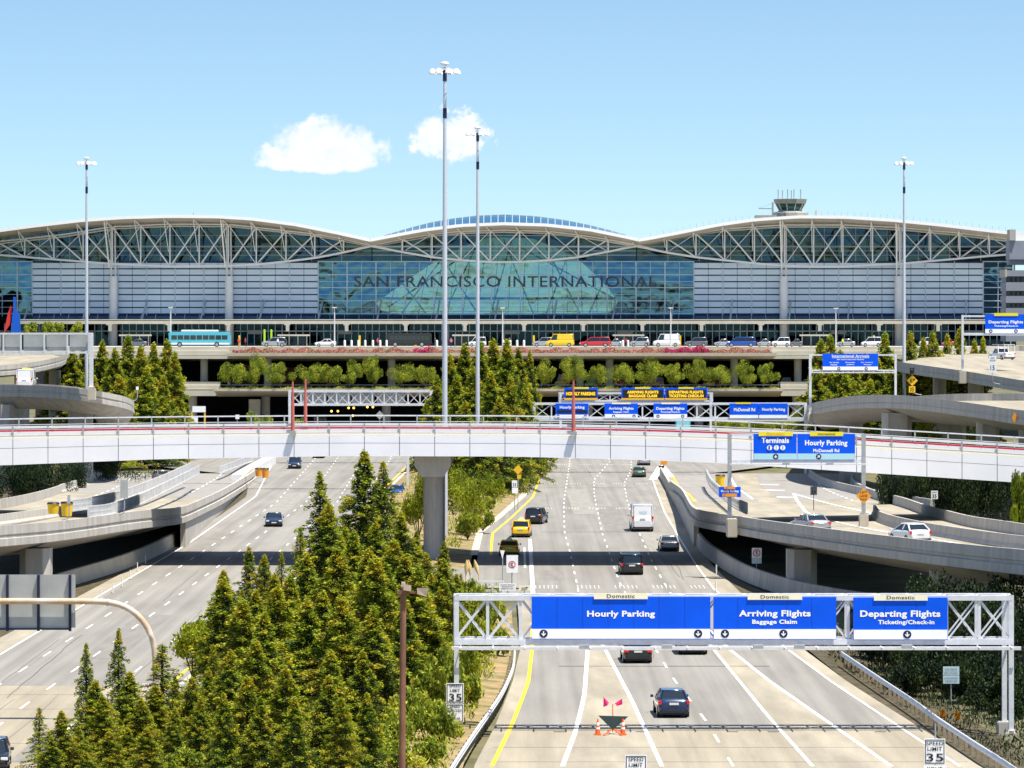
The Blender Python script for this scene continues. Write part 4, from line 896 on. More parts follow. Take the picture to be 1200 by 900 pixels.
panel(g3, Y3-.3, dict(b=(855, 888.8, 472.8, 490.3), strip=486.3, label='blue McDonnell Rd panel', lines=[('McDonnell Rd', 860, 885, 478, 482)], tabs=[(862, 880, 471.5, 473.4, '', YTAB)]))
panel(g3, Y3-.3, dict(b=(889.4, 923, 472.8, 490.3), strip=486.3, label='blue Hourly Parking panel at the right end', lines=[('Hourly Parking', 893, 920, 478, 482.4)]))
# --- amber message gantry further back
Y4 = 690.0
g4 = thing('sign_gantry', 'gantry with three black message boards in amber capitals behind the lattice gantry', 'sign gantry', (X(745, Y4), Y4, 0))
truss(g4, Y4+.6, 655, 835, 460, 471, 1.2, 2.2, .2, GALV)
for px in (657, 833): post(g4, Y4+.6, px, 460, -.3, .4, GALV)
DG = mat('message_board_black', (.03, .03, .035), .5)
for bx, dk2, ls, tb, lb_ in (((661, 700.5, 454.5, 469), (663, 699, 456.8, 466), [('HOURLY PARKING', 663.5, 697.5, 459.3, 463.4)], (672, 690), 'HOURLY PARKING'),
        ((728, 778.3, 454.5, 469), (730, 777, 456.8, 466.2), [('ARRIVING FLIGHTS', 735, 771.5, 457.8, 461.2), ('BAGGAGE CLAIM', 737, 770, 462.2, 465.6)], (744, 762), 'ARRIVING FLIGHTS BAGGAGE CLAIM'),
        ((779.3, 829, 454.5, 469), (781, 827.5, 456.8, 466.2), [('DEPARTING FLIGHTS', 784, 824, 457.8, 461.2), ('TICKETING CHECK-IN', 784, 824.5, 462.2, 465.6)], (795, 813), 'DEPARTING FLIGHTS TICKETING CHECK-IN')):
    panel(g4, Y4, dict(b=bx, strip=466.4, sm=mat('amber_strip', (.85, .50, .04), .5), dark=dk2, lines=ls, lm=AMBER, bold=.045, label='message board reading '+lb_, tabs=[(tb[0], tb[1], 453.6, 455.8, '', YTAB)]))
# --- International Arrivals
Y5 = 560.0
g5 = thing('sign_gantry', 'gantry with a blue International Arrivals sign before the right conifers', 'sign gantry', (X(1000, Y5), Y5, 8))
post(g5, Y5, 949.5, 415, 9.5, .35, GALV, .4); post(g5, Y5, 1049.5, 415, 9.5, .3, GALV)
b = MB(); b.bar(P(948, 416, Y5), P(1051, 416, Y5), .2); b.bar(P(948, 434, Y5), P(1051, 434, Y5), .2); b.bar(P(948, 436.5, Y5-1), P(1051, 436.5, Y5-1), .25, .15)
for k in range(9): b.bar(P(952+k*12, 435.5, Y5), P(952+k*12, 436, Y5-1), .08)
b.build('cross_beam', GALV, g5)
panel(g5, Y5-.3, dict(b=(964, 1029, 414.4, 434), strip=429.6, lines=[('International Arrivals', 975, 1018.5, 415.6, 418.8), ('All International Flights', 980.5, 1012.5, 420.5, 422.4), ('Air Canada', 972, 983, 424, 425.5), ('Alaska', 973, 981, 426.6, 428.2), ('Frontier', 991, 1002, 424, 425.5), ('JetBlue', 992, 1001, 426.6, 428.2), ('Sun Country', 1009, 1023, 424, 425.5), ('Westjet', 1012, 1021, 426.6, 428.2)], bold=.02, bars=[(975, 1018.5, 419.2, 419.6)], arrows=[(983, 432, 1.9), (1015, 432, 1.9)]))
# --- Departing Flights on the upper right flyover
Y6 = 585.0
g6 = thing('sign_gantry', 'gantry post and blue Departing Flights sign on the uppermost right flyover', 'sign gantry', (X(1128, Y6), Y6, 14))
post(g6, Y6, 1128, 369, Z(434, Y6), .32, GALV)
c = MB(); c.box(X(1123, Y6), X(1131.5, Y6), Y6-1.1, Y6+.2, Z(449.5, Y6), Z(435, Y6)); c.build('pedestal', CONC_L, g6, bevel=.06)
b = MB(); b.bar(P(1127, 370.5, Y6), P(1260, 370.5, Y6), .26); b.bar(P(1127, 391, Y6), P(1260, 391, Y6), .26); b.bar(P(1129, 392.6, Y6-1), P(1260, 392.6, Y6-1), .25, .12); b.build('cross_beam', GALV, g6)
post(g6, Y6, 1259, 369, 12, .32, GALV)
panel(g6, Y6-.3, dict(b=(1154.5, 1203, 368.3, 391), strip=385.6, lines=[('Departing Flights', 1158.5, 1199, 375.5, 380), ('Ticketing/Check-in', 1165, 1193, 381, 383.4)], tabs=[(1165, 1193, 366.8, 370.3, '', YTAB)], arrows=[(1161, 388, 2.1), (1190.5, 388, 2.1)]))
# --- gantries seen from behind
BACK = mat('sign_back_aluminium', (.45, .46, .45), .45, metal=.3, var=.12, scale=.6)
Y8 = 533.0
g8 = thing('sign_gantry', 'gantry at the far left seen from behind with four grey sign backs', 'sign gantry', (X(107, Y8), Y8, 12))
b = MB()
for x0, x1 in ((-22, 1), (5, 24), (27, 51), (54, 79), (81, 104)): b.box(X(x0, Y8), X(x1, Y8), Y8+.5, Y8+.6, Z(411, Y8), Z(392.5, Y8))
parts(b, 'sign_back', BACK, g8)
b = MB()
for y in (391, 413): b.bar(P(-60, y, Y8), P(108, y, Y8), .26)
for px in (-24, 4, 24.5, 52, 79, 104): b.bar(P(px, 390, Y8-.1), P(px, 414, Y8-.1), .22)
b.build('cross_beam', GALV, g8)
post(g8, Y8, 107, 390, Z(454, Y8), .5, GALV); c = MB(); c.box(X(103, Y8), X(112.5, Y8), Y8-1.2, Y8+.3, Z(469, Y8), Z(455, Y8)); c.build('pedestal', CONC_L, g8, bevel=.06)
Y7 = 640.0
g7 = thing('sign_gantry', 'lattice gantry seen from behind over the left carriageway tunnel mouth', 'sign gantry', (X(420, Y7), Y7, 0))
truss(g7, Y7, 338.5, 506, 457.5, 475.5, 1.4, 1.9, .22, GALV)
for px in (339.5, 505): post(g7, Y7, px, 457.5, -.3, .4, GALV)
b = MB()
for x0, x1 in ((352, 382), (384, 410), (412, 438), (441, 474)): b.box(X(x0, Y7), X(x1, Y7), Y7+1.6, Y7+1.7, Z(474, Y7), Z(459, Y7))
parts(b, 'sign_back', BACK, g7)
g9 = thing('sign_gantry', 'lattice gantry over the left carriageway almost wholly hidden behind the bridge panels', 'sign gantry', (X(290, 540), 540, 0))
truss(g9, 540, 90, 480, 508, 524, 1.2, 2.2, .22, GALV)
for px in (92, 478): post(g9, 540, px, 508, -.3, .35, GALV)
# --- cantilever pipe at lower left with sign backs
YC = 226.0
gc = thing('cantilever_sign', 'curved rust streaked pipe cantilever with grey sign backs at the lower left', 'sign', (X(183, YC), YC, .5))
b = MB(); pts = [P(-60, 704.5, YC), P(40, 704.5, YC), P(100, 704.8, YC), P(128, 706, YC), P(146, 711, YC), P(160, 720, YC), P(171, 733, YC), P(178, 748, YC), P(181.5, 766, YC), P(182.5, 800, YC), P(183, 850, YC)]
b.tube(smooth(pts, 50), .17, 14); b.build('pipe_arm', mat('rust_streaked_galvanised', (.62, .60, .56), .5, var=.1, scale=.55, dirt=(.50, .27, .10), detail=8), gc)
b = MB(); b.tube([P(125, 705.7, YC), P(127.5, 706.1, YC)], .21, 14); b.build('collar', GALVD, gc)
b = MB()
for x0, x1 in ((-35, 7.2), (8, 43.2), (44, 82)): b.box(X(x0, YC), X(x1, YC), YC+.35, YC+.42, Z(738, YC), Z(674, YC))
b.box(X(83, YC), X(87.5, YC), YC+.3, YC+.42, Z(736, YC), Z(674, YC)); parts(b, 'sign_back', BACK, gc)
b = MB()
for px in (8, 44.5, 81.5): b.box(X(px, YC)-.07, X(px, YC)+.07, YC+.15, YC+.34, Z(740, YC), Z(674, YC)); 
b.box(X(-35, YC), X(82, YC), YC+.2, YC+.3, Z(738.5, YC), Z(736.5, YC)); b.build('bracket', NAVY, gc)
# --- small post signs
def signpost(label, Y, px, base, cat='sign', z0=None, rects=(), lines=(), lm=BLACK, bend=None, pw=.07, diamonds=(), name='road_sign', top=None, pm=GALVD):
    z0 = Z(base, Y) if z0 is None else z0; t = thing(name, label, cat, (X(px, Y), Y, z0)); ys = [r[2] for r in rects]+[d[1]-d[2] for d in diamonds]; tp = top or min(ys)+1
    b = MB()
    if bend: b.tube(smooth([P(px+bend, base, Y), P(px+bend*.4, base-1, Y), P(px, base-5, Y), P(px, tp, Y)], 16), pw/2, 8)
    else: b.tube([(X(px, Y), Y, z0), (X(px, Y), Y, Z(tp, Y))], pw/2, 8)
    b.build('post', pm, t)
    for r in rects: b = MB(); b.box(X(r[0], Y), X(r[1], Y), Y-.09, Y-.05, Z(r[3], Y), Z(r[2], Y)); b.build('sign_plate', r[4], t)
    for d in diamonds:
        x, z, r = X(d[0], Y), Z(d[1], Y), d[2]/F*Y; w_ = r*(d[4] if len(d) > 4 else 1); b = MB(); b.prism([(x, z-r), (x+w_, z), (x, z+r), (x-w_, z)], Y-.09, Y-.05); b.build('sign_plate', d[3], t)
    if lines:
        b = MB()
        for l in lines: txt(b, *l, Y-.105, .012)
        b.build('lettering', lm, t)
    return t
def frame(t, Y, r, m=BLACK, w_=.03, ins=.04):
    b = MB(); x0, x1, z0, z1 = X(r[0], Y)+ins, X(r[1], Y)-ins, Z(r[3], Y)+ins, Z(r[2], Y)-ins
    b.box(x0, x1, Y-.105, Y-.095, z0, z0+w_); b.box(x0, x1, Y-.105, Y-.095, z1-w_, z1); b.box(x0, x0+w_, Y-.105, Y-.095, z0+w_, z1-w_); b.box(x1-w_, x1, Y-.105, Y-.095, z0+w_, z1-w_); b.build('border', m, t)
ya = 219.0
t = signpost('white speed limit 35 sign above a speed checked by radar plate, beside the median', ya, 533, 868, rects=[(523, 543.5, 800.5, 823.5, SWHITE), (523, 543.5, 824.5, 846, SWHITE)],
    lines=[('SPEED', 526.5, 540, 802.3, 805.5), ('LIMIT', 527.5, 539, 807.5, 811), ('35', 526.3, 541, 813, 821.5), ('SPEED', 527.5, 539, 826.8, 829.6), ('CHECKED', 525.5, 541, 831.3, 834.2), ('BY', 531, 535.5, 836, 838.8), ('RADAR', 527, 539.5, 840.5, 843.4)])
frame(t, ya, (523, 543.5, 800.5, 823.5)); frame(t, ya, (523, 543.5, 824.5, 846))
b = MB(); b.box(X(525, ya), X(540, ya), ya-.3, ya+.3, -.2, Z(856, ya)); b.build('pedestal', CONC_L, t, bevel=.05)
t = signpost('white speed limit sign cut by the bottom edge below the roadwork tripod', 178, 745, 378+22*4800/178, rects=[(732.5, 758, 884.5, 917, SWHITE)], lines=[('SPEED', 736.5, 754, 887.5, 892.3), ('LIMIT', 737, 753, 894.5, 899), ('35', 736, 755, 902, 914)]); frame(t, 178, (732.5, 758, 884.5, 917))
t = signpost('white speed limit 35 sign beside the right guardrail at the bottom of the picture', 185, 1096, 378+22*4800/185, rects=[(1083, 1107.5, 865.5, 895.5, SWHITE), (1082, 1109, 896.5, 925, SWHITE)], lines=[('SPEED', 1085.5, 1105.5, 869, 873.5), ('LIMIT', 1087, 1104, 875.5, 880), ('35', 1085.5, 1105.5, 883, 892.5), ('YOUR', 1086, 1105, 898.8, 903.5), ('SPEED', 1085, 1106, 906, 911)], top=848); frame(t, 185, (1083, 1107.5, 865.5, 895.5))
signpost('pale blue white two line sign on a single post in the shaded bushes at right', 238, 1114.5, 833, rects=[(1105, 1124, 781, 791, mat('pale_blue_plate', (.55, .70, .75), .5)), (1105, 1124, 791.5, 801, _M['pale_blue_plate'])], lines=[('NO PEDS', 1107.5, 1121.5, 783, 785.6), ('BICYCLES', 1107, 1122, 787, 789.4), ('AUTHORIZED', 1106.5, 1122.5, 793.3, 795.6), ('VEHICLES', 1107.5, 1121.5, 797, 799.2)], lm=mat('faded_letter', (.2, .3, .35), .6))
t = signpost('white prohibition sign with red ring and pale plate in front of the dark underpass', 346, 886.5, 684, rects=[(881, 892.5, 642, 653.8, SWHITE), (881, 892.5, 654, 660.3, _M['pale_blue_plate'])])
REDP = mat('sign_red', (.7, .05, .04), .5)
def ringm(t, Y, px, py, r, m=REDP, slash=True):
    b = MB(); x, z, R_ = X(px, Y), Z(py, Y), r/F*Y; n = 20
    for k in range(n):
        a0, a1 = 2*math.pi*k/n, 2*math.pi*(k+1)/n; b.quad((x+R_*math.cos(a0), Y-.1, z+R_*math.sin(a0)), (x+R_*math.cos(a1), Y-.1, z+R_*math.sin(a1)), (x+.75*R_*math.cos(a1), Y-.1, z+.75*R_*math.sin(a1)), (x+.75*R_*math.cos(a0), Y-.1, z+.75*R_*math.sin(a0)))
    if slash: b.bar((x-R_*.6, Y-.1, z+R_*.6), (x+R_*.6, Y-.1, z-R_*.6), R_*.22, .01)
    b.build('prohibition_ring', m, t)
    b = MB(); b.bar((x, Y-.096, z-R_*.5), (x, Y-.096, z+.3*R_), R_*.25, .006); b.add([(x-R_*.35, Y-.097, z+R_*.25), (x+R_*.35, Y-.097, z+R_*.25), (x, Y-.097, z+R_*.6)], [(0, 1, 2)]); b.build('symbol', BLACK, t)
ringm(t, 346, 886.7, 648, 4.4)
t = signpost('small white speed sign standing on the right ramp beside the shadow', 392, 953.5, 598, rects=[(949.5, 957.5, 570, 580, SWHITE)], lines=[('SPEED', 950.8, 956.3, 571.2, 572.6), ('35', 951, 956, 574, 578.5)])
t = signpost('small white speed sign in front of the dark hedge at right', 400, 1094.5, 600, rects=[(1091, 1099, 575, 584.8, SWHITE)], lines=[('SPEED', 1092.2, 1097.8, 576.2, 577.6), ('35', 1092.5, 1097.5, 579, 583.5)])
t = signpost('orange diamond sign reading left lane ends on the gantry post of the right ramp', 351, 1012, 603, diamonds=[(1012, 581, 9.2, ORANGE)], lines=[('LEFT', 1008, 1016, 575.5, 578.2), ('LANE', 1007.5, 1016.5, 579.7, 582.4), ('ENDS', 1008, 1016, 584, 586.6)])
t = signpost('yellow curve arrow diamond below a dark signal lamp on the middle right flyover', 492, 1069, 462.5, diamonds=[(1069, 446, 6.4, mat('warning_yellow', (.88, .50, .02), .5))], rects=[(1065, 1072.5, 452.5, 460, _M['warning_yellow'])], lines=[('35', 1066.5, 1071, 454, 458.6)], bend=11, top=433)
b = MB(); b.bar(P(1067.5, 448.5, 491.88), P(1067.5, 444.5, 491.88), .12, .01); b.bar(P(1067.5, 444.5, 491.88), P(1071, 444.5, 491.88), .12, .01); b.add([P(1070.5, 442.6, 491.88), P(1070.5, 446.4, 491.88), P(1073, 444.5, 491.88)], [(0, 1, 2)]); b.build('curve_arrow', BLACK, t)
b = MB(); b.box(X(1066, 492), X(1071, 492), 491.7, 492.1, Z(438, 492), Z(431, 492)); b.ball(P(1068.3, 434, 491.65), .2); b.build('signal_lamp', BLACK, t)
signpost('narrow orange diamond sign turned nearly edge on at the right edge of the flyover', 452, 1189, 497, diamonds=[(1189, 489.5, 6.6, ORANGE, .5)])
signpost('white double plate sign on a bent post at the uppermost right flyover', 562, 1163, 450, rects=[(1159, 1167.5, 417, 425.5, SWHITE), (1159, 1167.5, 426, 436, SWHITE)], lines=[('NO', 1161, 1165.5, 418.5, 420.4), ('STOP', 1160, 1166.5, 421.5, 423.5), ('15', 1160.8, 1165.6, 428, 433.8)], bend=9)
signpost('grey sign back on a bent post on the left ramp parapet', 351, 145.5, 603, rects=[(141, 150, 562.5, 583.5, BACK)], bend=-12, pw=.1)
signpost('narrow grey sign edge on a bent post left of the yellow barrels', 331, 81, 609, rects=[(79, 82.5, 580, 590, BACK)], bend=-9, pw=.1)
signpost('small bent lamp post at the tip of the middle left flyover', 551, 161, 470, rects=[(159.5, 162.5, 453, 457, SWHITE)], bend=-5, pw=.14)
signpost('yellow diamond sign above a small yellow plate on the verge', 474, 607, 598, diamonds=[(607, 550.5, 5.6, _M['warning_yellow'])], rects=[(606, 610.5, 556.5, 561, _M['warning_yellow'])], pw=.1)
signpost('white speed plate beside the yellow diamond on the verge', 470, 603, 599, rects=[(600, 606, 563, 571, SWHITE), (600, 607, 571.5, 578, SWHITE)], lines=[('35', 601, 605, 566, 570)], pw=.1)
t = signpost('white board with a red no left turn ring at the service road mouth', 341, 600, 686, rects=[(593.5, 607, 650.5, 671, SWHITE)], pw=.12); ringm(t, 341, 600, 661.5, 4.3)
t = thing('yield_sign', 'small white inverted triangle sign left of the no left turn board', 'sign', P(588.5, 686, 343)); b = MB(); b.tube([P(589, 686, 343), P(589, 650, 343)], .04, 8); b.build('post', GALVD, t)
b = MB(); y = 342.9; b.prism([(X(586, y), Z(645, y)), (X(591.5, y), Z(645, y)), (X(588.7, y), Z(655, y))], y-.04, y); b.build('sign_plate', SWHITE, t)
signpost('pale text board standing behind the left end of the big gantry', 322, 595, 707, rects=[(585, 604.5, 683.5, 692.5, SWHITE)], lines=[('TRANSIT VEHICLES', 586.5, 603, 684.8, 686.1), ('WRONG WAY', 588, 601.5, 687, 688.3), ('PERMITTED ONLY', 587, 602.5, 689.2, 690.5)], lm=NAVY)
t = signpost('cream oval plate with a dark arrow beside the pale text board', 324, 614.5, 700, rects=[(608, 621.5, 686, 692, CREAM)]); b = MB(); b.bar(P(611, 689, 323.88), P(617, 688.6, 323.88), .08, .01); b.add([P(616.5, 687.6, 323.88), P(616.5, 690, 323.88), P(619.3, 688.6, 323.88)], [(0, 1, 2)]); b.build('arrow', BLACK, t)
t = signpost('small white sign with red band by the cabinet behind the lower left conifers', 232, 171.5, 836, rects=[(167, 176, 801, 812.5, SWHITE)], lines=[('NO STOPPING', 167.8, 175.2, 802.2, 803.8), ('ANY TIME', 168.5, 174.5, 805, 806.8)], lm=REDP)
signpost('small white plate on a post inside the left tunnel approach', 780, 278, 497, rects=[(276, 280.5, 486, 491, SWHITE)], pw=.12)
signpost('grey diamond sign back in front of the tunnel column', 700, 445, 500, diamonds=[(445, 486.5, 5.2, BACK)], pw=.12)
t = thing('toll_board', 'white board on two yellow legs at the left mouth of the lower deck', 'sign', P(233, 496, 770)); b = MB(); y = 770; b.box(X(225.5, y), X(241, y), y-.1, y, Z(483, y), Z(476, y)); b.build('board', SWHITE, t)
b = MB(); b.box(X(225.5, y), X(232, y), y-.6, y-.3, Z(496, y), Z(489, y)); b.build('box', SWHITE, t)
for px in (225, 240): b = MB(); b.box(X(px, y)-.15, X(px, y)+.15, y-.05, y+.15, 0, Z(483, y)); b.build('leg', _M['warning_yellow'], t)
# ---- high mast lights
HEADM = mat('floodlight_white', (.75, .75, .78), .35)
def mast(label, px, top, Y, r0=.30, r1=.13):
    x = X(px, Y); zt_ = Z(top, Y); t = thing('high_mast_light', label, 'light mast', (x, Y, 0), group='high mast floodlights')
    b = MB(); b.tube([(x, Y, -.3), (x, Y, zt_*.33), (x, Y, zt_*.66), (x, Y, zt_-.6)], [r0, r0*.85, r1*1.5, r1], 14); b.build('mast', mat('mast_steel', (.66, .67, .74), .35, metal=.3), t)
    b = MB(); b.tube([(x, Y, zt_-5.6), (x, Y, zt_-4.6)], r1*1.35, 14); b.tube([(x, Y, zt_-1.9), (x, Y, zt_-.8)], r1*1.35, 14); parts(b, 'shadow_band', NAVY, t)  # navy bands paint the shadow seen on the mast sections
    n = 8; rr = .95*1.05
    b = MB(); b.tube([(x+rr*math.cos(2*math.pi*k/20), Y+rr*math.sin(2*math.pi*k/20), zt_-.75) for k in range(21)], .04, 6)
    for k in range(4): b.bar((x, Y, zt_-.5), (x+rr*math.cos(math.pi*k/2+.4), Y+rr*math.sin(math.pi*k/2+.4), zt_-.75), .07)
    b.build('lamp_ring', GALV, t)
    b = MB(); b.ball((x, Y, zt_-.15), .45, 10, 6, (1, 1, .5)); b.build('cap', HEADM, t)
    for k in range(n):
        a = 2*math.pi*k/n+.3; c = Vector((x+(rr+.3)*math.cos(a), Y+(rr+.3)*math.sin(a), zt_-.95)); b = MB(); b.tube([c+Vector((0, 0, .3)), c+Vector((0, 0, .1)), c-Vector((0, 0, .2))], [.1, .30, .36], 10); b.build('floodlight', HEADM, t)
mast('tallest high mast light rising in front of the terminal left of centre', 521.3, 73, 410, .30, .15)
mast('second high mast light just right of the tallest one before the small cloud', 559.8, 148.5, 539, .30, .15)
mast('high mast light at the left above the grey sign backs', 101.5, 184.5, 640, .32, .15)
mast('high mast light at the right rising beside the International Arrivals gantry', 1059.5, 184.5, 640, .32, .15)
# rusty floodlight pole in the foreground
YF = 175.0; xf = X(472, YF); t = thing('floodlight_pole', 'rusty brown floodlight pole with two box lamps in front of the median conifers', 'light pole', (xf, YF, 0))
RUST = mat('rusty_pole', (.20, .10, .06), .85, var=.35, scale=3, detail=8, stretch=(1, 1, .3))
b = MB(); b.tube([(xf-.05, YF, .3), (xf+.02, YF, Z(700, YF)), (xf+.03, YF, Z(688, YF))], [.15, .13, .12], 12); b.build('pole', RUST, t)
b = MB(); b.box(xf-.25, xf+.3, YF-.14, YF+.1, Z(696, YF), Z(692, YF)); b.bar(P(474, 693.5, YF), P(490, 695, YF), .09); b.build('bracket', RUST, t)
LB = mat('floodlight_box', (.55, .44, .36), .6, var=.15, scale=4)
b = MB(); b.add([P(473.5, 685, YF-.3), P(482, 686, YF-.3), P(481.5, 693, YF-.3), P(472.5, 691.5, YF-.3), P(474, 685, YF+.1), P(480, 686, YF+.1), P(480, 692, YF+.1), P(473.5, 691, YF+.1)], [(0, 1, 2, 3), (4, 7, 6, 5), (0, 4, 5, 1), (1, 5, 6, 2), (2, 6, 7, 3), (3, 7, 4, 0)]); b.box(X(470.5, YF), X(475, YF), YF-.1, YF+.1, Z(688, YF), Z(682, YF)); b.build('flood_lamp', LB, t)
b = MB(); b.add([P(488.5, 689, YF-.2), P(502, 689, YF-.25), P(500, 699.5, YF-.2), P(489, 696, YF-.2), P(489, 689, YF+.25), P(500, 689.5, YF+.2), P(499, 698, YF+.2), P(489.5, 695, YF+.2)], [(0, 1, 2, 3), (4, 7, 6, 5), (0, 4, 5, 1), (1, 5, 6, 2), (2, 6, 7, 3), (3, 7, 4, 0)]); b.build('flood_lamp', LB, t)
# street lights along the departures kerb
for px, top, lb in ((200, 361, 'behind the turquoise bus'), (392, 361, 'left of the black coach'), (589, 361.5, 'right of the two central masts'), (786, 361.5, 'above the white van'), (979.5, 362, 'left of the right high mast')):
    Yk = 806; t = thing('street_light', 'slim pale street light on the departures kerb '+lb, 'street light', (X(px, Yk), Yk, DZ), group='street lights on the departures kerb')
    b = MB(); b.tube([(X(px, Yk), Yk, DZ), (X(px, Yk), Yk, Z(top, Yk))], [.14, .10], 8); b.build('pole', HEADM, t)
    b = MB(); b.box(X(px, Yk)-.45, X(px, Yk)+.45, Yk-.25, Yk+.25, Z(top, Yk), Z(top, Yk)+.22); b.build('lamp_head', HEADM, t)
# ---- guardrails
WOOD = mat('weathered_wood', (.34, .27, .18), .9, var=.25, scale=4)
def guardrail(label, pts, side, n=30):
    S = smooth(pts, n); c = S[n//2]; t = thing('guardrail', label, 'guardrail', (c.x, c.y, 0)); b = MB(); rows = []
    for i, p in enumerate(S):
        d = S[min(i+1, n)]-S[max(i-1, 0)]; nn = Vector((-d.y, d.x, 0)).normalized()
        rows.append([p+nn*o+Vector((0, 0, z)) for o, z in ((0, .12), (.07, .16), (.07, .23), (0, .28), (.07, .33), (.07, .40), (0, .44), (-.03, .44), (-.03, .12))])
    b.grid(rows, True); b.build('rail', GALV, t)
    L = sum((S[i+1]-S[i]).length for i in range(n)); m_ = int(L/1.9); Q = smooth(pts, m_)
    for i, p in enumerate(Q):
        d = Q[min(i+1, m_)]-Q[max(i-1, 0)]; nn = Vector((-d.y, d.x, 0)).normalized()*side; q = p+nn*.28
        b = MB(); b.box(q.x-.09, q.x+.09, q.y-.1, q.y+.1, -.3, .56); b.build('post', WOOD, t)
guardrail('galvanised guardrail on wooden posts along the right edge of the near carriageway', [G(986, 771, .46), G(1030, 801, .46), G(1070, 828, .46), G(1100, 850, .46), G(1140, 877, .46), G(1180, 903, .46), G(1240, 945, .46)], 1)
guardrail('galvanised guardrail on wooden posts along the median edge of the near carriageway', [G(603, 770, .46), G(601, 788, .46), G(590, 815, .46), G(573, 842, .46), G(555, 868, .46), G(535, 899, .46), G(510, 940, .46)], -1)
# ---- cabinet, cones, temporary sign, barrels, delineators
YK = 236; t = thing('utility_cabinet', 'white two door utility cabinet behind the lower left conifers', 'cabinet', P(228, 850, YK)); b = MB(); b.box(X(212, YK), X(243, YK), YK, YK+.8, Z(848, YK), Z(804, YK)); b.build('cabinet_body', WHITE, t, bevel=.03)
for a, c in ((213, 227), (228, 242)): b = MB(); b.box(X(a, YK), X(c, YK), YK-.03, YK+.01, Z(846, YK), Z(807, YK)); d = b.build('door', WHITE, t); h = MB(); h.box(X(225.5, YK), X(226.3, YK), YK-.08, YK-.03, Z(829, YK), Z(824, YK)); h.build('handle', BLACK, d) if a < 220 else None
b = MB(); b.box(X(210.5, YK), X(244.5, YK), YK-.1, YK+.9, Z(804, YK), Z(801, YK)); b.build('roof', GALV, t); b = MB(); b.box(X(210, YK), X(246, YK), YK-.2, YK+1, -.2, Z(848, YK)); b.build('plinth', CONC_L, t)
ORC = mat('cone_orange', (.9, .13, .02), .5)
def cone(label, px, py):
    p = G(px, py, .02); t = thing('traffic_cone', label, 'cone', p, group='cones beside the temporary sign'); b = MB(); b.box(p.x-.19, p.x+.19, p.y-.19, p.y+.19, .02, .06); b.build('base', ORC, t)
    b = MB(); b.tube([p+Vector((0, 0, .04)), p+Vector((0, 0, .85))], [.15, .03], 12); b.build('cone_body', ORC, t)
    b = MB(); b.tube([p+Vector((0, 0, .5)), p+Vector((0, 0, .66))], [.088, .068], 12); b.tube([p+Vector((0, 0, .3)), p+Vector((0, 0, .4))], [.12, .108], 12); parts(b, 'reflective_band', WHITE, t)
cone('orange cone with white bands left of the temporary sign tripod', 700.5, 861); cone('orange cone with white bands right of the temporary sign tripod', 730, 861)
p = G(717.5, 860, .02); t = thing('temporary_sign', 'dark folded roadwork sign on an orange tripod with two pink flags', 'sign', p); yt = p.y-.05
b = MB(); b.prism([(X(701, yt), Z(838.5, yt)), (X(736.5, yt), Z(839.5, yt)), (X(718, yt), Z(855.5, yt))], yt-.03, yt); b.build('sign_face', mat('sign_back_green', (.03, .06, .06), .6), t)
b = MB(); b.bar(P(718, 858, yt+.1), P(718, 825, yt+.1), .05)
for q in ((707, 862), (729, 862), (712, 857), (727, 857)): b.bar(P(718, 854, yt+.1), G(q[0], q[1], .03), .05)
b.build('tripod', ORC, t)
PINK = mat('fluorescent_pink_flag', (.95, .03, .22), .6)
for pts in ([(707.2, 816.5), (713.8, 823.5), (712, 826.5), (707.2, 829)], [(729, 818.5), (729.5, 825.5), (723, 827.5), (720.5, 824.5)]):
    b = MB(); b.poly([P(a, c, yt) for a, c in pts]); b.v = [(x, y+(.12 if i % 2 else 0), z) for i, (x, y, z) in enumerate(b.v)]; b.build('flag', PINK, t)
YB_ = mat('barrel_yellow', (.9, .55, .02), .5)
def barrel(label, p, r=.45, h=.95, lid=True, m=YB_, name='crash_barrel'):
    t = thing(name, label, 'barrel', p); b = MB(); b.tube([p, p+Vector((0, 0, h))], [r*.8, r], 16); b.build('drum', m, t)
    b = MB(); b.tube([p+Vector((0, 0, h)), p+Vector((0, 0, h+.14))], [r*1.08, r*.9], 16); b.build('lid', BLACK if lid else YB_, t)
barrel('squat yellow crash barrel with black lid, left of the two on the left ramp', P(62.5, 602, 335), .5, .8)
barrel('tall yellow crash barrel with black lid, right of the two on the left ramp', P(78.3, 605, 333), .5, 1.05)
q = deckpt(O3, I3, .40, .44, 0); barrel('yellow crash barrel at the end of the white barrier on the right ramp', P(844, 570, 462), .55, 1.2)
barrel('orange drum at the nose of the left carriageway split', P(311, 560, 560), .5, 1.2, m=ORANGE, name='orange_drum')
barrel('orange drum at the nose of the left carriageway split near the ramp wall', P(303, 558, 565), .5, 1.0, m=ORANGE, name='orange_drum')
p = G(778, 547); t = thing('gore_marker', 'orange marker at the tip of the white fork where the right ramp leaves', 'marker', p); b = MB(); b.box(p.x-.5, p.x+.5, p.y-.1, p.y+.1, .3, 1.3); b.build('plate', ORANGE, t); b = MB(); b.tube([p, p+Vector((0, .2, 1.2))], .05, 6); b.build('post', GALVD, t)
for k, (px, py) in enumerate([(118, 702), (132, 695), (143, 688), (152.5, 679), (161, 669.5), (170.5, 661), (179, 652), (186.5, 646), (196, 640)]):
    p = G(px, py, .01); t = thing('delineator_post', 'slim white marker post on the left shoulder, %s from the bottom of its row' % ORD[k], 'marker post', p, group='marker posts on the left shoulder'); b = MB(); b.tube([p, p+Vector((0, 0, .8))], .045, 8); b.build('post', WHITE, t); b = MB(); b.cyl(p, .13, .06, 10); b.build('base', CONC_L, t)
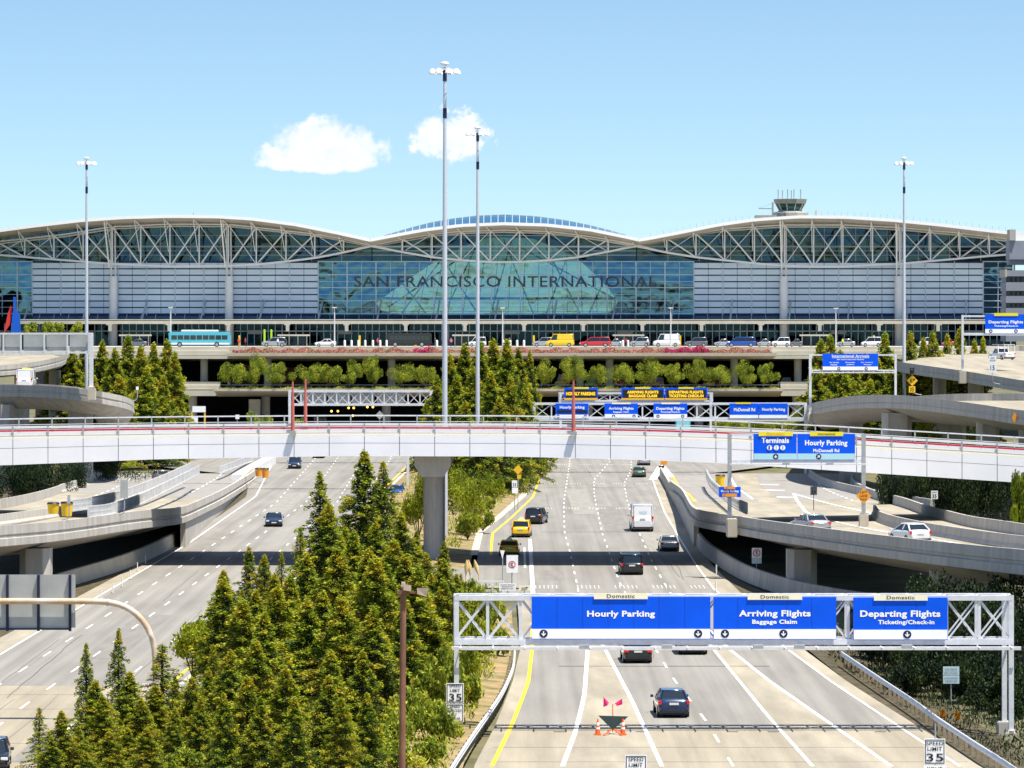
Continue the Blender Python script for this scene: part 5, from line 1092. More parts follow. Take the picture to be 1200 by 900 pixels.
for k, (px, py) in enumerate([(839, 699), (839.5, 679)]): p = G(px, py-5, .01); b = MB(); b.tube([p, p+Vector((0, 0, .9))], .06, 8); setp(b.build('marker_post', WHITE), 'short white post beside the right underpass wall, '+('nearer' if k == 0 else 'farther'), 'marker post')
# white slatted traffic barriers on the ramps
PLAS = mat('weathered_white_plastic', (.60, .60, .61), .6, var=.15, scale=.6)
def picket(label, pts, h=1.05, n=60, m=PLAS, slat=True, name='traffic_barrier'):
    S = smooth(pts, n); c = S[n//2]; t = thing(name, label, 'barrier', c); b = MB()
    for i in range(n):
        a, d = S[i], S[i+1]; b.bar(a+Vector((0, 0, .10)), d+Vector((0, 0, .10)), .2, .14); b.bar(a+Vector((0, 0, h)), d+Vector((0, 0, h)), .08, .08); b.bar(a+Vector((0, 0, h*.55)), d+Vector((0, 0, h*.55)), .05, .06)
    b.build('rails', m, t); b = MB()
    for i in range(n*2+1):
        a = S[i//2] if i % 2 == 0 else (S[i//2]+S[min(i//2+1, n)])/2; b.box(a.x-.11, a.x+.11, a.y-.05, a.y+.05, a.z+.2, a.z+h+.05)
    b.build('slats', m, t)
def onL(px, py, Y): return P(px, py, Y)
picket('white slatted barrier, nearer of the two rows on the left ramp', [P(104, 608, 352), P(130, 604, 365), P(160, 594, 390), P(190, 579, 425), P(215, 566, 465), P(233, 556, 510)])
picket('white slatted barrier, farther of the two rows on the left ramp', [P(84, 600, 358), P(110, 596, 372), P(140, 588, 398), P(170, 577, 430), P(195, 566, 470), P(222, 553, 520)])
picket('white slatted barrier dividing the lanes of the right ramp', [P(875, 603, 380), P(860, 595, 405), P(845, 583, 440), P(833, 571, 480), P(828, 560, 530)])
picket('short white barrier at the top of the left carriageway split', [P(257, 556, 560), P(275, 549, 600), P(296, 541, 650)], n=24)
for px, Yb in ((299, 548),):
    b = MB(); b.box(X(293, 600), X(305, 600), 560, 640, 0, 1.2); setp(b.build('concrete_nose', WHITE), 'white painted concrete nose wall between the left ramp and carriageway', 'wall')
# white low fence by the service road
t = thing('low_fence', 'low white rail fence by the service road under the pier', 'fence', P(565, 694, 334)); b = MB()
for y in (.9, .45): b.bar((X(540, 334), 334, y), (X(590, 334), 334, y), .08)
for k in range(5): x = X(540+k*12.4, 334); b.box(x-.05, x+.05, 333.95, 334.05, 0, .95)
b.build('rails', WHITE, t)
b = MB(); b.box(X(553, 300), X(585, 300), 300, 318, -.2, .25); setp(b.build('concrete_pad', CONC_L), 'bright concrete pad behind the left truss end of the near gantry', 'pad')
# ================= VEHICLES =================
TYRE = mat('tyre_rubber', (.012, .012, .013), .8); RIM = mat('alloy_rim', (.5, .5, .52), .3, metal=.8); CGL = mat('car_glass', (.012, .018, .025), .05, spec=.8); TAIL = mat('tail_lamp_red', (.75, .02, .02), .3)
HEAD = mat('headlamp_clear', (.75, .78, .8), .15); TRIM = mat('car_trim_black', (.02, .02, .022), .5); PLATE = mat('number_plate', (.75, .75, .72), .5)
def paint(n, c, metal=.0): return mat('paint_'+n, c, .25, metal=metal, coat=.8)
PC = dict(black=paint('black', (.008, .009, .013)), silver=paint('silver', (.42, .44, .47), .5), white=paint('white', (.78, .78, .8)), grey=paint('grey', (.14, .15, .17), .3), blue=paint('blue', (.01, .07, .38)), navy=paint('navy', (.01, .03, .09)),
    yellow=paint('yellow', (.85, .55, .01)), red=paint('red', (.55, .02, .03)), taupe=paint('taupe', (.33, .29, .24), .4), lime=paint('lime', (.45, .75, .02)), orange=paint('orange', (.85, .33, .02)), teal=paint('teal', (.04, .45, .55)), green=paint('green', (.03, .12, .08)))
# profile: lower body top line (y along length 0..1 rear->front, z), greenhouse base (y0,y1,z), roof (y0,y1,z)
TYPES = dict(
    sedan=dict(L=4.8, W=1.84, H=1.44, top=[(0, .78), (.02, .98), (.20, 1.0), (.33, .98), (.66, .96), (.95, .78), (1, .62)], gb=(.15, .73), rf=(.27, .56), rw=.76),
    hatch=dict(L=4.4, W=1.76, H=1.50, top=[(0, .75), (.015, 1.0), (.08, 1.05), (.4, 1.0), (.75, .97), (.96, .74), (1, .6)], gb=(.03, .84), rf=(.20, .52), rw=.69),
    suv=dict(L=4.7, W=1.88, H=1.74, top=[(0, .8), (.01, 1.08), (.1, 1.1), (.5, 1.08), (.74, 1.06), (.96, .95), (1, .7)], gb=(.015, .76), rf=(.06, .60), rw=.80),
    minivan=dict(L=5.1, W=1.98, H=1.80, top=[(0, .8), (.01, 1.05), (.1, 1.06), (.5, 1.05), (.80, 1.0), (.97, .82), (1, .65)], gb=(.012, .86), rf=(.05, .66), rw=.82),
    van=dict(L=5.6, W=2.05, H=2.35, top=[(0, .9), (.005, 1.35), (.1, 1.36), (.5, 1.36), (.80, 1.25), (.97, 1.0), (1, .7)], gb=(.008, .86), rf=(.03, .74), rw=.88),
    pickup=dict(L=5.5, W=1.95, H=1.80, top=[(0, .9), (.005, 1.12), (.1, 1.12), (.38, 1.12), (.75, 1.1), (.97, 1.0), (1, .7)], gb=(.40, .74), rf=(.43, .64), rw=.82))
def car(kind, colour, loc, rz, label, name=None, group=None, taxi=False, lower=None, hi=True, cat=None):
    d = TYPES[kind]; L, W, H = d['L'], d['W'], d['H']; m = PC[colour]; hw = W/2
    cat = cat or {'sedan': 'car', 'hatch': 'car', 'suv': 'car', 'minivan': 'minivan', 'van': 'van', 'pickup': 'pickup truck'}[kind]
    t = thing(name or {'sedan': 'sedan_car', 'hatch': 'hatchback_car', 'suv': 'sport_utility_car', 'minivan': 'minivan', 'van': 'panel_van', 'pickup': 'pickup_truck'}[kind], label, cat, loc, rz, group)
    def Yp(f): return (f-.5)*L
    rows = []; ys = sorted(set([p[0] for p in d['top']]+[.04, .12, .3, .5, .62, .85, .9, .985]))
    for f in ys:
        zt_ = float(np.interp(f, [p[0] for p in d['top']], [p[1] for p in d['top']])); e = min(f, 1-f); w_ = hw*(1-.22*max(0, 1-e/.045)**2); zb_ = .24+(.12 if e < .02 else 0); sh = zt_-.1
        half = [(w_*.55, zt_+.02), (w_*.86, zt_-.015), (w_*.955, sh), (w_*.985, sh-.12), (w_, (zb_+sh)/2), (w_*.97, zb_+.1), (w_*.9, zb_)]
        rows.append([(-a, Yp(f), z) for a, z in half[::-1]]+[(0, Yp(f), zt_+.03)]+[(a, Yp(f), z) for a, z in half])
    b = MB(); b.grid(rows, True, True); b.poly(rows[0]); b.poly(rows[-1]); b.build('body', PC[lower] if lower else m, t, local=True)
    if lower: pass
    # greenhouse
    g0, g1 = Yp(d['gb'][0]), Yp(d['gb'][1]); r0, r1 = Yp(d['rf'][0]), Yp(d['rf'][1]); zb0 = float(np.interp(d['gb'][0]+.02, *zip(*d['top']))); zb1 = float(np.interp(d['gb'][1], *zip(*d['top']))); zr = H-.05; wb, wr = hw*.93, hw*d['rw']
    def ringp(y0, y1, w_, z0, z1, c=.1): return [(-w_+c, y0, z0), (w_-c, y0, z0), (w_, y0+c*2, z0), (w_, y1-c*2, z1), (w_-c, y1, z1), (-w_+c, y1, z1), (-w_, y1-c*2, z1), (-w_, y0+c*2, z0)]
    b = MB(); b.grid([ringp(g0, g1, wb, zb0-.08, zb1-.08), ringp(r0, r1, wr, zr, zr)], False, True); b.build('window', CGL, t, local=True)
    if kind == 'van' and hi:
        b = MB()
        for s in (-1, 1): b.add([(s*(wb+.01), g0+.25, zb0), (s*(wr+.012), r0+.2, zr-.03), (s*(wr+.012), Yp(.58), zr-.03), (s*(wb+.01), Yp(.6), zb0)], [(0, 1, 2, 3)])
        b.add([(-wb+.12, g0-.012, zb0), (wb-.12, g0-.012, zb0), (wr-.1, r0-.012, zr), (-wr+.1, r0-.012, zr)], [(0, 1, 2, 3)])
        b.build('cargo_panel', m, t, local=True)
    b = MB(); q = [(x, y, z) for x, y, z in ringp(r0-.04, r1+.05, wr+.02, zr, zr)]; q2 = [(x*.93, y*.96+(r0+r1)/2*.04, zr+.05) for x, y, z in q]; b.grid([[(x, y, z-.03) for x, y, z in q], q, q2], True, True); b.poly(q2)
    b.build('roof', m, t, local=True)
    b = MB()
    for s in (-1, 1):
        b.bar((s*(wb-.02), g0+.1, zb0-.03), (s*(wr), r0+.1, zr), .09); b.bar((s*(wb-.02), g1-.12, zb1-.03), (s*wr, r1-.1, zr), .08)
        ym = (r0+r1)/2; b.bar((s*(wb+.005), ym, zb0), (s*(wr+.01), ym, zr), .09, .04)
    b.build('pillars', m, t, local=True)
    for (sx, fy) in ((-1, .18), (1, .18), (-1, .81), (1, .81)):
        r = .33 if H < 1.6 else .37; x = sx*(hw-.10); c = Vector((x, Yp(fy), r)); b = MB(); b.tube([c-Vector((.11, 0, 0)), c+Vector((.11, 0, 0))], r, 18); wl_ = b.build('wheel', TYRE, t, local=True)
        if hi: b = MB(); b.tube([c+Vector((sx*.105, 0, 0)), c+Vector((sx*.122, 0, 0))], r*.62, 14); b.build('rim', RIM, wl_, local=True)
    if not hi: return t
    zl = float(np.interp(.02, *zip(*d['top'])))
    for s in (-1, 1):
        b = MB()
        if kind in ('van', 'suv', 'minivan', 'hatch'): b.box(s*(hw*.99), s*(hw*.80), -L/2-.015, -L/2+.14, zl-.26, zl-.02)
        else: b.box(s*(hw*.97), s*(hw*.64), -L/2-.015, -L/2+.1, zl-.27, zl-.1)
        b.build('tail_light', TAIL, t, local=True, bevel=.02)
        b = MB(); b.box(s*(hw*.93), s*(hw*.55), L/2-.16, L/2+.012, .58, .72); b.build('headlight', HEAD, t, local=True, bevel=.02)
        b = MB(); b.box(s*(hw+.02), s*(hw+.2), g1-.35, g1-.22, zb1+.0, zb1+.15); b.build('mirror', m, t, local=True, bevel=.02)
    b = MB(); b.box(-.26, .26, -L/2-.03, -L/2-.008, zl-.27, zl-.15); b.box(-.26, .26, L/2+.008, L/2+.03, .42, .53); parts(b, 'number_plate', PLATE, t, local=True)
    b = MB(); b.box(-hw*.92, hw*.92, -L/2-.05, -L/2+.2, .28, .42); b.box(-hw*.92, hw*.92, L/2-.2, L/2+.04, .26, .40); b.box(-hw*.5, hw*.5, L/2-.1, L/2+.02, .5, .66); parts(b, 'bumper_trim', TRIM, t, local=True)
    b = MB(); b.box(-hw*.9, hw*.9, -L/2+.3, L/2-.3, .15, .26); b.build('underbody', TRIM, t, local=True)
    if taxi: b = MB(); b.prism([(-.35, zr+.05), (.35, zr+.05), (.12, zr+.32), (-.12, zr+.32)], (r0+r1)/2-.08, (r0+r1)/2+.08); b.build('roof_sign', WHITE, t, local=True)
    return t
def gcar(kind, col, px, py, label, rz=0., z=0., **k):
    L = TYPES[kind]['L']/2; p = G(px, py, z); y = p.y+L*.97; return car(kind, col, (X(px, p.y), y, z), rz, label, **k)
gcar('hatch', 'navy', 788, 841.5, 'very dark hatchback, nearest car in the right carriageway below the gantry', .04)
gcar('sedan', 'black', 746.5, 777.5, 'black sedan with bright red tail lamps just below the Hourly Parking panel', .03)
gcar('suv', 'taupe', 811.5, 767.5, 'taupe car half hidden under the near gantry right of the black sedan', .03)
gcar('minivan', 'black', 740, 674, 'black minivan driving out of the bridge shadow on the right carriageway', .02)
gcar('sedan', 'silver', 784.5, 646.5, 'silver sedan with red lamps right of centre behind the bridge shadow', .02)
v_ = gcar('van', 'white', 752.5, 623, 'tall white van seen from behind in the middle of the right carriageway', .02); v_.scale = (1.12, 1.1, 1.22)
b = MB(); text(b, 'SHUTTLE', 0, 1.62, -2.78-.06, w=.75, bold=.02); text(b, 'EXPRESS', 0, 1.48, -2.78-.06, w=.6, bold=.02); b.build('lettering', mat('van_letter_blue', (.1, .3, .5), .5), v_, local=True)
for s in (-1, 1):
    pass
gcar('suv', 'black', 629, 614.5, 'black crossover with a full width red lamp bar left of the white van', -.18)
gcar('suv', 'yellow', 611.5, 630, 'yellow taxi wagon with a roof sign by the median kerb', -.06, taxi=True)
gcar('sedan', 'yellow', 597, 652, 'yellow taxi sedan entering the bridge shadow behind the yellow taxi wagon', -.02, taxi=True, lower='yellow')
gcar('sedan', 'green', 749.3, 559.5, 'dark green sedan just below the bridge edge', .02)
gcar('sedan', 'silver', 755, 545.5, 'pale silver sedan mostly hidden by the bridge panels', .02)
def fcar(kind, col, px, py, label, rz=math.pi, z=0., **k):
    L = TYPES[kind]['L']/2; p = G(px, py, z); return car(kind, col, (X(px, p.y), p.y+L*.97, z), rz, label, **k)
fcar('sedan', 'navy', 319.5, 617.5, 'dark blue sedan coming forward alone in the left carriageway', math.pi+.06)
fcar('suv', 'navy', 344.5, 549.5, 'dark blue off-road car just below the bridge in the left carriageway', math.pi+.02)
fcar('sedan', 'black', 373, 537, 'black car almost wholly hidden by the bridge panels')
c_ = fcar('sedan', 'blue', 464, 582.5, 'blue and yellow marked car behind the median conifer tips', math.pi-.05)
b = MB(); b.box(-.93, .93, -1.2, 1.0, .55, .75); b.build('yellow_band', YEL, c_, local=True)
fcar('sedan', 'black', -17, 905, 'black car cut by the lower left edge of the picture', math.pi+.1)
q = P(190, 548.5, 560); car('sedan', 'taupe', (q.x, q.y, .35), math.pi+.35, 'champagne sedan coming down the left ramp under the bridge')
q = P(952, 615.5, 335); car('sedan', 'silver', (q.x, q.y+2, float(np.interp(335, [p.y for p in O3][::-1], [p.z for p in O3][::-1]))+.02), .30, 'silver sedan on the climbing right ramp near the gantry')
q = P(1072, 629.5, 306); car('hatch', 'white', (q.x-.3, q.y+1, float(np.interp(306, [p.y for p in O3][::-1], [p.z for p in O3][::-1]))+.02), .30, 'white hatchback at the right on the climbing ramp')
# box trucks behind the bridge
def truck(label, px, W, H, Y, z, col, rear=WHITE, Lb=5, rz=0.):
    t = thing('box_truck', label, 'truck', (X(px, Y), Y+Lb/2, z), rz); b = MB(); b.box(-W/2, W/2, -Lb/2, Lb/2, .8, H); b.build('cargo_box', col, t, local=True, bevel=.05)
    b = MB(); b.box(-W/2+.1, W/2-.1, Lb/2+.1, Lb/2+2, .6, 2.3); b.build('cab', col, t, local=True, bevel=.15)
    b = MB(); b.box(-W/2+.2, W/2-.2, -Lb/2-.03, -Lb/2-.005, 1.1, H-.4); b.build('rear_door', rear, t, local=True)
    for sx in (-1, 1):
        for y in (-Lb/2+1, Lb/2+1): b = MB(); b.tube([(sx*(W/2-.3), y, .45), (sx*(W/2-.02), y, .45)], .45, 14); b.build('wheel', TYRE, t, local=True)
    return t
truck('white shuttle truck coming out of the dark left tunnel', 375, 2.5, 3.1, 838, 0, PC['white'], CGL, 5, 0)
truck('white truck with an orange rear board behind the bridge rails', 716, 2.6, 3.2, 806, 0, PC['white'], PC['orange'])
truck('turquoise truck behind the bridge rails right of the orange one', 800.5, 2.9, 3.3, 790, 0, PC['teal'], mat('pale_teal_door', (.25, .65, .72), .4))
# ---- departures kerb vehicles
def dcar(kind, col, x0, x1, label, Y=812, z=DZ, right=False, **k):
    px = (x0+x1)/2; t = car(kind, col, (X(px, Y), Y, z), -math.pi/2 if right else math.pi/2, label, **k); s = (X(x1, Y)-X(x0, Y))/TYPES[kind]['L']; t.scale = (1.05, s, 1.08); return t
DG_ = 'vehicles at the departures kerb'
for a in [('suv', 'silver', 307, 336, 'silver off-road car left of the first glass shelter on the departures level'), ('sedan', 'white', 369, 394, 'white sedan right of the first glass shelter on the departures level'),
    ('minivan', 'white', 549, 570, 'white minivan behind the central mast on the departures level'), ('suv', 'silver', 624, 650, 'silver estate car directly left of the yellow van'),
    ('minivan', 'red', 679, 716, 'long red van on the departures kerb'), ('sedan', 'silver', 712, 729, 'pale lilac sedan nose to the red van'), ('suv', 'silver', 738, 761, 'silver car with open boot left of the white van'),
    ('van', 'white', 765, 797, 'white passenger van below the street light on the departures kerb'), ('suv', 'grey', 803, 829, 'grey station wagon right of the white passenger van'), ('sedan', 'silver', 837, 856, 'silver sedan between the grey wagon and the blue van'),
    ('minivan', 'blue', 850, 886, 'bright blue van on the departures kerb'), ('sedan', 'silver', 887, 903, 'silver sedan just right of the blue van'), ('suv', 'white', 904, 926, 'white off-road car at the right end of the flower bed'), ('sedan', 'grey', 925, 940, 'grey sedan left of the right shelter'),
    ('sedan', 'silver', 980, 1002, 'silver sedan below the right street light'), ('minivan', 'white', 1009, 1033, 'white minivan above the International Arrivals sign'), ('sedan', 'red', 1104, 1118, 'red car glimpsed between the right conifers'), ('suv', 'white', 1077, 1096, 'white car glimpsed between the right conifers'),
    ('sedan', 'grey', 150, 172, 'grey car under the left shelter')]:
    dcar(*a[:4], a[4], group=DG_)
t = dcar('van', 'yellow', 639, 673, 'yellow van with dark blue green top on the departures kerb', group=DG_)
for kind, col, x0, x1, lb in (('van', 'yellow', 650, 668, 'yellow van behind the planter trees on the arrivals level'), ('minivan', 'lime', 685, 699, 'lime green van behind the planter trees on the arrivals level'), ('minivan', 'orange', 755, 778, 'orange van behind the planter trees on the arrivals level'), ('suv', 'white', 911, 927, 'white and green taxi at the right end of the arrivals level'), ('sedan', 'white', 936, 950, 'white sedan nose at the right end of the arrivals level'), ('sedan', 'yellow', 824, 838, 'yellow sedan behind the planter trees on the arrivals level'), ('sedan', 'red', 716, 731, 'red sedan behind the planter trees on the arrivals level')):
    dcar(kind, col, x0, x1, lb, Y=808, z=AZ+.35, group='vehicles on the arrivals level')
def bus(label, x0, x1, Y, z, H, colm, wm_, stripe, name='city_bus', pod=True, nwin=9):
    px = (x0+x1)/2; L = X(x1, Y)-X(x0, Y); t = thing(name, label, 'bus', (X(px, Y), Y, z)); b = MB(); b.box(-L/2, L/2, -1.25, 1.25, .35, H); b.build('body', colm, t, local=True, bevel=.18)
    for k in range(nwin):
        a = -L/2+.5+(L-1)*k/nwin; b = MB(); b.box(a+.08, a+(L-1)/nwin-.08, -1.28, -1.2, H*.5, H*.78); b.build('window', wm_, t, local=True)
    b = MB(); b.box(-L/2+.2, L/2-.2, -1.275, -1.2, .5, .8); b.build('side_stripe', stripe, t, local=True)
    if pod: b = MB(); b.box(-L*.3, L*.3, -.9, .9, H, H+.42); b.build('roof_pod', WHITE, t, local=True, bevel=.1)
    for fx in (-.32, .28):
        b = MB(); b.tube([(L*fx, -1.3, .5), (L*fx, -1.0, .5)], .5, 18); w_ = b.build('wheel', TYRE, t, local=True); b = MB(); b.tube([(L*fx, -1.32, .5), (L*fx, -1.29, .5)], .3, 14); b.build('rim', RIM, w_, local=True)
    return t
bus('turquoise city bus with white roof pod at the left of the departures level', 198, 270.5, 806, DZ, 2.95, mat('paint_turquoise', (.10, .48, .62), .3, coat=.6), CGL, SWHITE)
bus('long black coach on the departures kerb left of the central masts', 454, 506, 811, DZ, 2.75, PC['black'], CGL, TRIM, 'coach', False)
b = MB(); L_ = 8
car('pickup', 'white', (X(1174, 600), 606, 15.45), .1, 'white pickup truck with rack on the uppermost right flyover', z_=None) if False else None
t = car('pickup', 'white', (X(1174, 625), 625, Z(421.5, 625)), .35, 'white pickup truck with a rack on the uppermost right flyover'); b = MB()
for x in (-.85, .85):
    for y in (-2.6, -.5): b.bar((x, y, 1.1), (x, y, 2.3), .08)
    b.bar((x, -2.6, 2.3), (x, 1.5, 2.3), .08)
b.bar((-.85, -2.6, 2.3), (.85, -2.6, 2.3), .08); b.build('rack', WHITE, t, local=True)
t = car('van', 'white', (X(31, 556), 556, Z(456, 556)), 0, 'white van roof with amber beacon showing over the middle left flyover'); t.scale = (1.1, 1, 1.15); b = MB(); b.box(-.5, .5, -.1, .1, 2.36, 2.5); b.build('beacon_bar', AMBER, t, local=True)
# ---- shelters, bollards
for x0, x1, lb in ((140, 177, 'at the left end'), (325.5, 362.5, 'between the silver and white cars'), (530, 560, 'behind the central conifers'), (718, 755, 'right of the red van'), (937, 974, 'at the right end')):
    Y = 818; t = thing('bus_shelter', 'flat roofed glass waiting shelter on the departures kerb '+lb, 'shelter', (X((x0+x1)/2, Y), Y, DZ), group='shelters on the departures kerb')
    b = MB(); b.box(X(x0, Y), X(x1, Y), Y-1.2, Y+1.2, Z(393.8, Y), Z(392, Y)); b.build('roof', SLABC, t)
    b = MB()
    for k in range(4): px = x0+3+(x1-x0-6)*k/3; b.box(X(px, Y)-.08, X(px, Y)+.08, Y-.08, Y+.08, DZ, Z(393.8, Y))
    parts(b, 'post', SLABC, t); b = MB(); b.box(X(x0+4, Y), X(x1-4, Y), Y+.5, Y+.55, DZ+.4, DZ+2); b.build('glass_panel', lowg, t)
for k, px in enumerate([404, 412, 420, 428, 437, 445.5, 453, 512, 520, 590, 598, 606, 614, 730, 736]):
    Y = 806; b = MB(); b.tube([(X(px, Y), Y, DZ), (X(px, Y), Y, DZ+1.15)], .22, 10); b.ball((X(px, Y), Y, DZ+1.15), .22, 8, 5); setp(b.build('bollard', WHITE), 'white kerb bollard on the departures level, %s from the left' % ORD[k], 'bollard', 'white bollards on the departures kerb')
for k, (px, c0) in enumerate([(310, 'lime'), (318, 'lime'), (280.5, 'yellow'), (487, 'yellow'), (421.5, 'yellow'), (625.5, 'yellow'), (797, 'yellow'), (1024, 'yellow')]):
    Y = 820; b = MB(); b.box(X(px, Y)-.2, X(px, Y)+.2, Y-.2, Y+.2, DZ, Z(386 if c0 == 'lime' else 393, Y)); setp(b.build('marker_column', PC[c0], bevel=.04), 'slim %s column by the terminal doors, %s from the left' % (c0, ORD[k]), 'column', 'bright columns by the terminal doors')
# flags / pennants at the far left
t = thing('pennant_sculpture', 'tall red and blue pointed pennants at the far left before the terminal', 'pennant', P(14, 392, 760)); Y = 760
b = MB(); b.add([P(12.5, 358, Y), P(14, 362, Y), P(12, 380, Y), P(5, 390, Y), P(6, 382, Y), P(9, 368, Y)], [(0, 1, 2, 3, 4, 5)]); n_ = len(b.v); b.v += [(x, y+.3, z) for x, y, z in b.v]; b.f += [tuple(range(11, 5, -1))]; b.sm += [False]; b.build('red_pennant', mat('pennant_red', (.8, .05, .04), .5), t)
b = MB(); pts = [P(15.5, 348, Y-.5), P(18, 348, Y-.5), P(18.5, 362, Y-.5), P(23.5, 370, Y-.5), P(24, 391, Y-.5), P(13, 391, Y-.5), P(14, 372, Y-.5), P(16, 360, Y-.5)]
b.add(pts+[Vector((p.x, p.y+.3, p.z)) for p in pts], [tuple(range(8)), tuple(range(15, 7, -1))]+[(i, (i+1) % 8, (i+1) % 8+8, i+8) for i in range(8)]); b.build('blue_pennant', mat('pennant_blue', (.01, .12, .65), .5), t)
b = MB(); b.tube([P(16, 400, Y+.4), P(16.5, 348, Y+.4)], .12, 6); b.build('pole', GALV, t)
# ---- people
def person_mesh():
    me = bpy.data.meshes.new('person'); J = [(0, 0, .95), (0, 0, 1.2), (0, 0, 1.42), (0, 0, 1.52), (0, 0, 1.62), (0, .01, 1.74), (.19, 0, 1.40), (.25, .03, 1.12), (.26, .12, .86), (-.19, 0, 1.40), (-.25, -.02, 1.12), (-.27, .06, .86), (.1, 0, .88), (.12, .06, .5), (.12, -.02, .08), (.12, .12, .03), (-.1, 0, .88), (-.12, -.05, .5), (-.12, -.14, .08), (-.12, 0, .03)]
    E = [(0, 1), (1, 2), (2, 3), (3, 4), (4, 5), (2, 6), (6, 7), (7, 8), (2, 9), (9, 10), (10, 11), (0, 12), (12, 13), (13, 14), (14, 15), (0, 16), (16, 17), (17, 18), (18, 19)]
    rad = [.15, .15, .15, .06, .10, .09, .075, .05, .04, .075, .05, .04, .1, .07, .05, .045, .1, .07, .05, .045]
    me.from_pydata(J, E, []); o = bpy.data.objects.new('person', me); COL.objects.link(o); md = o.modifiers.new('s', 'SKIN'); sv = me.skin_vertices[0].data
    for i, r in enumerate(rad): sv[i].radius = (r, r*.8)
    sv[0].use_root = True; o.modifiers.new('d', 'SUBSURF').levels = 1; bpy.context.view_layer.update()
    m2 = bpy.data.meshes.new_from_object(o.evaluated_get(bpy.context.evaluated_depsgraph_get())); bpy.data.objects.remove(o); return m2
PM = person_mesh()
CL = mat('dark_clothing', (.03, .035, .06), .8); PM.materials.clear(); PM.materials.append(CL); SK = mat('skin', (.45, .28, .2), .6)
def person(px, Y, z, shirt, label, rz=0.):
    o = bpy.data.objects.new('person', PM); COL.objects.link(o); o.location = (X(px, Y), Y, z); o.rotation_euler.z = rz; setp(o, label, 'person')
    b = MB(); b.grid([[(w_*math.cos(a), d_*math.sin(a), z_) for a in [2*math.pi*k/12 for k in range(12)]] for w_, d_, z_ in ((.2, .15, .9), (.21, .16, 1.2), (.24, .15, 1.42), (.1, .09, 1.5))], True, True)
    for s in (-1, 1): b.tube([(s*.18, 0, 1.42), (s*.255, .02, 1.1)], [.095, .08], 8)
    b.build('shirt', shirt, o, local=True); b = MB(); b.ball((0, 0, 1.66), .115, 10, 8, (1, 1, 1.2)); b.build('head', SK, o, local=True)
    b = MB(); b.ball((0, .02 if True else 0, 1.70), .12, 10, 6, (1, 1, 1.05)); b.build('hair', TRIM, o, local=True)
RS = mat('red_shirt', (.7, .04, .05), .8); WS = mat('white_shirt', (.7, .7, .7), .8); HV = mat('hi_vis_vest', (.7, .9, .03), .6); DS = mat('dark_shirt', (.04, .04, .05), .8); PK = mat('pink_shirt', (.7, .15, .25), .8)
for px, Y, z, s_, lb, r_ in ((279.8, 812, DZ, RS, 'person in a red shirt walking just right of the bus', .4), (287.5, 806, DZ, RS, 'person in a red shirt standing by the flower bed start', 2), (220.5, 803.5, AZ, RS, 'person in a red and white top at the left arrivals rail', 1), (224.5, 803, AZ, WS, 'person in a white top beside the arrivals rail', 0), (240, 803, AZ, HV, 'person in a yellow hi-vis vest in front of the arrivals column', 2.4),
    (325.5, 806, DZ, WS, 'person in white with luggage behind the silver off-road car', 1), (334.5, 806, DZ, DS, 'person in dark clothes at the first shelter', 3), (442.5, 807, DZ, RS, 'person in a red top between the white bollards', 1), (510, 808, DZ, DS, 'person in dark clothes just right of the black coach', 1), (517.5, 808, DZ, DS, 'person in dark clothes left of the tall mast', 2), (528.5, 807, DZ, PK, 'person in a pink top right of the tall mast', 0),
    (597, 812, DZ, DS, 'person in dark clothes left of the silver estate car', 0), (733.5, 812, DZ, RS, 'person in a red top in front of the shelter by the red van', 2), (759, 806, DZ, WS, 'person in white unloading the silver car', 1), (987.5, 806, DZ, HV, 'person in a hi-vis vest by the right shelter', 1), (268, 803, AZ, WS, 'person in white at the start of the planter trees', 1)):
    person(px, Y, z, s_, lb, r_)
# ================= VEGETATION =================
rng = np.random.default_rng(7)
def leafmat(n, c1, c2, c3, trans=.25, sc_=.9):
    if n in _M: return _M[n]
    m = mat(n, c1, .65, spec=.25, trans=trans, island=.45); nt = m.node_tree
    b = nt.nodes['Principled BSDF']; tcn = nt.nodes.new('ShaderNodeTexCoord'); oi = nt.nodes.new('ShaderNodeObjectInfo'); nz = nt.nodes.new('ShaderNodeTexNoise'); nz.inputs['Scale'].default_value = sc_; nz.inputs['Detail'].default_value = 3
    ad = nt.nodes.new('ShaderNodeVectorMath'); ad.operation = 'ADD'; nt.links.new(tcn.outputs['Object'], ad.inputs[0]); nt.links.new(oi.outputs['Random'], ad.inputs[1]); nt.links.new(ad.outputs[0], nz.inputs['Vector'])
    rp = nt.nodes.new('ShaderNodeValToRGB'); e = rp.color_ramp.elements; e[0].position = .36; e[0].color = (*c1, 1); e[1].position = .66; e[1].color = (*c3, 1); q = e.new(.5); q.color = (*c2, 1)
    nt.links.new(nz.outputs[0], rp.inputs[0])
    mu = [x for x in nt.nodes if x.type == 'MIX' and x.blend_type == 'MULTIPLY'][0]; nt.links.new(rp.outputs[0], mu.inputs[6])
    return m
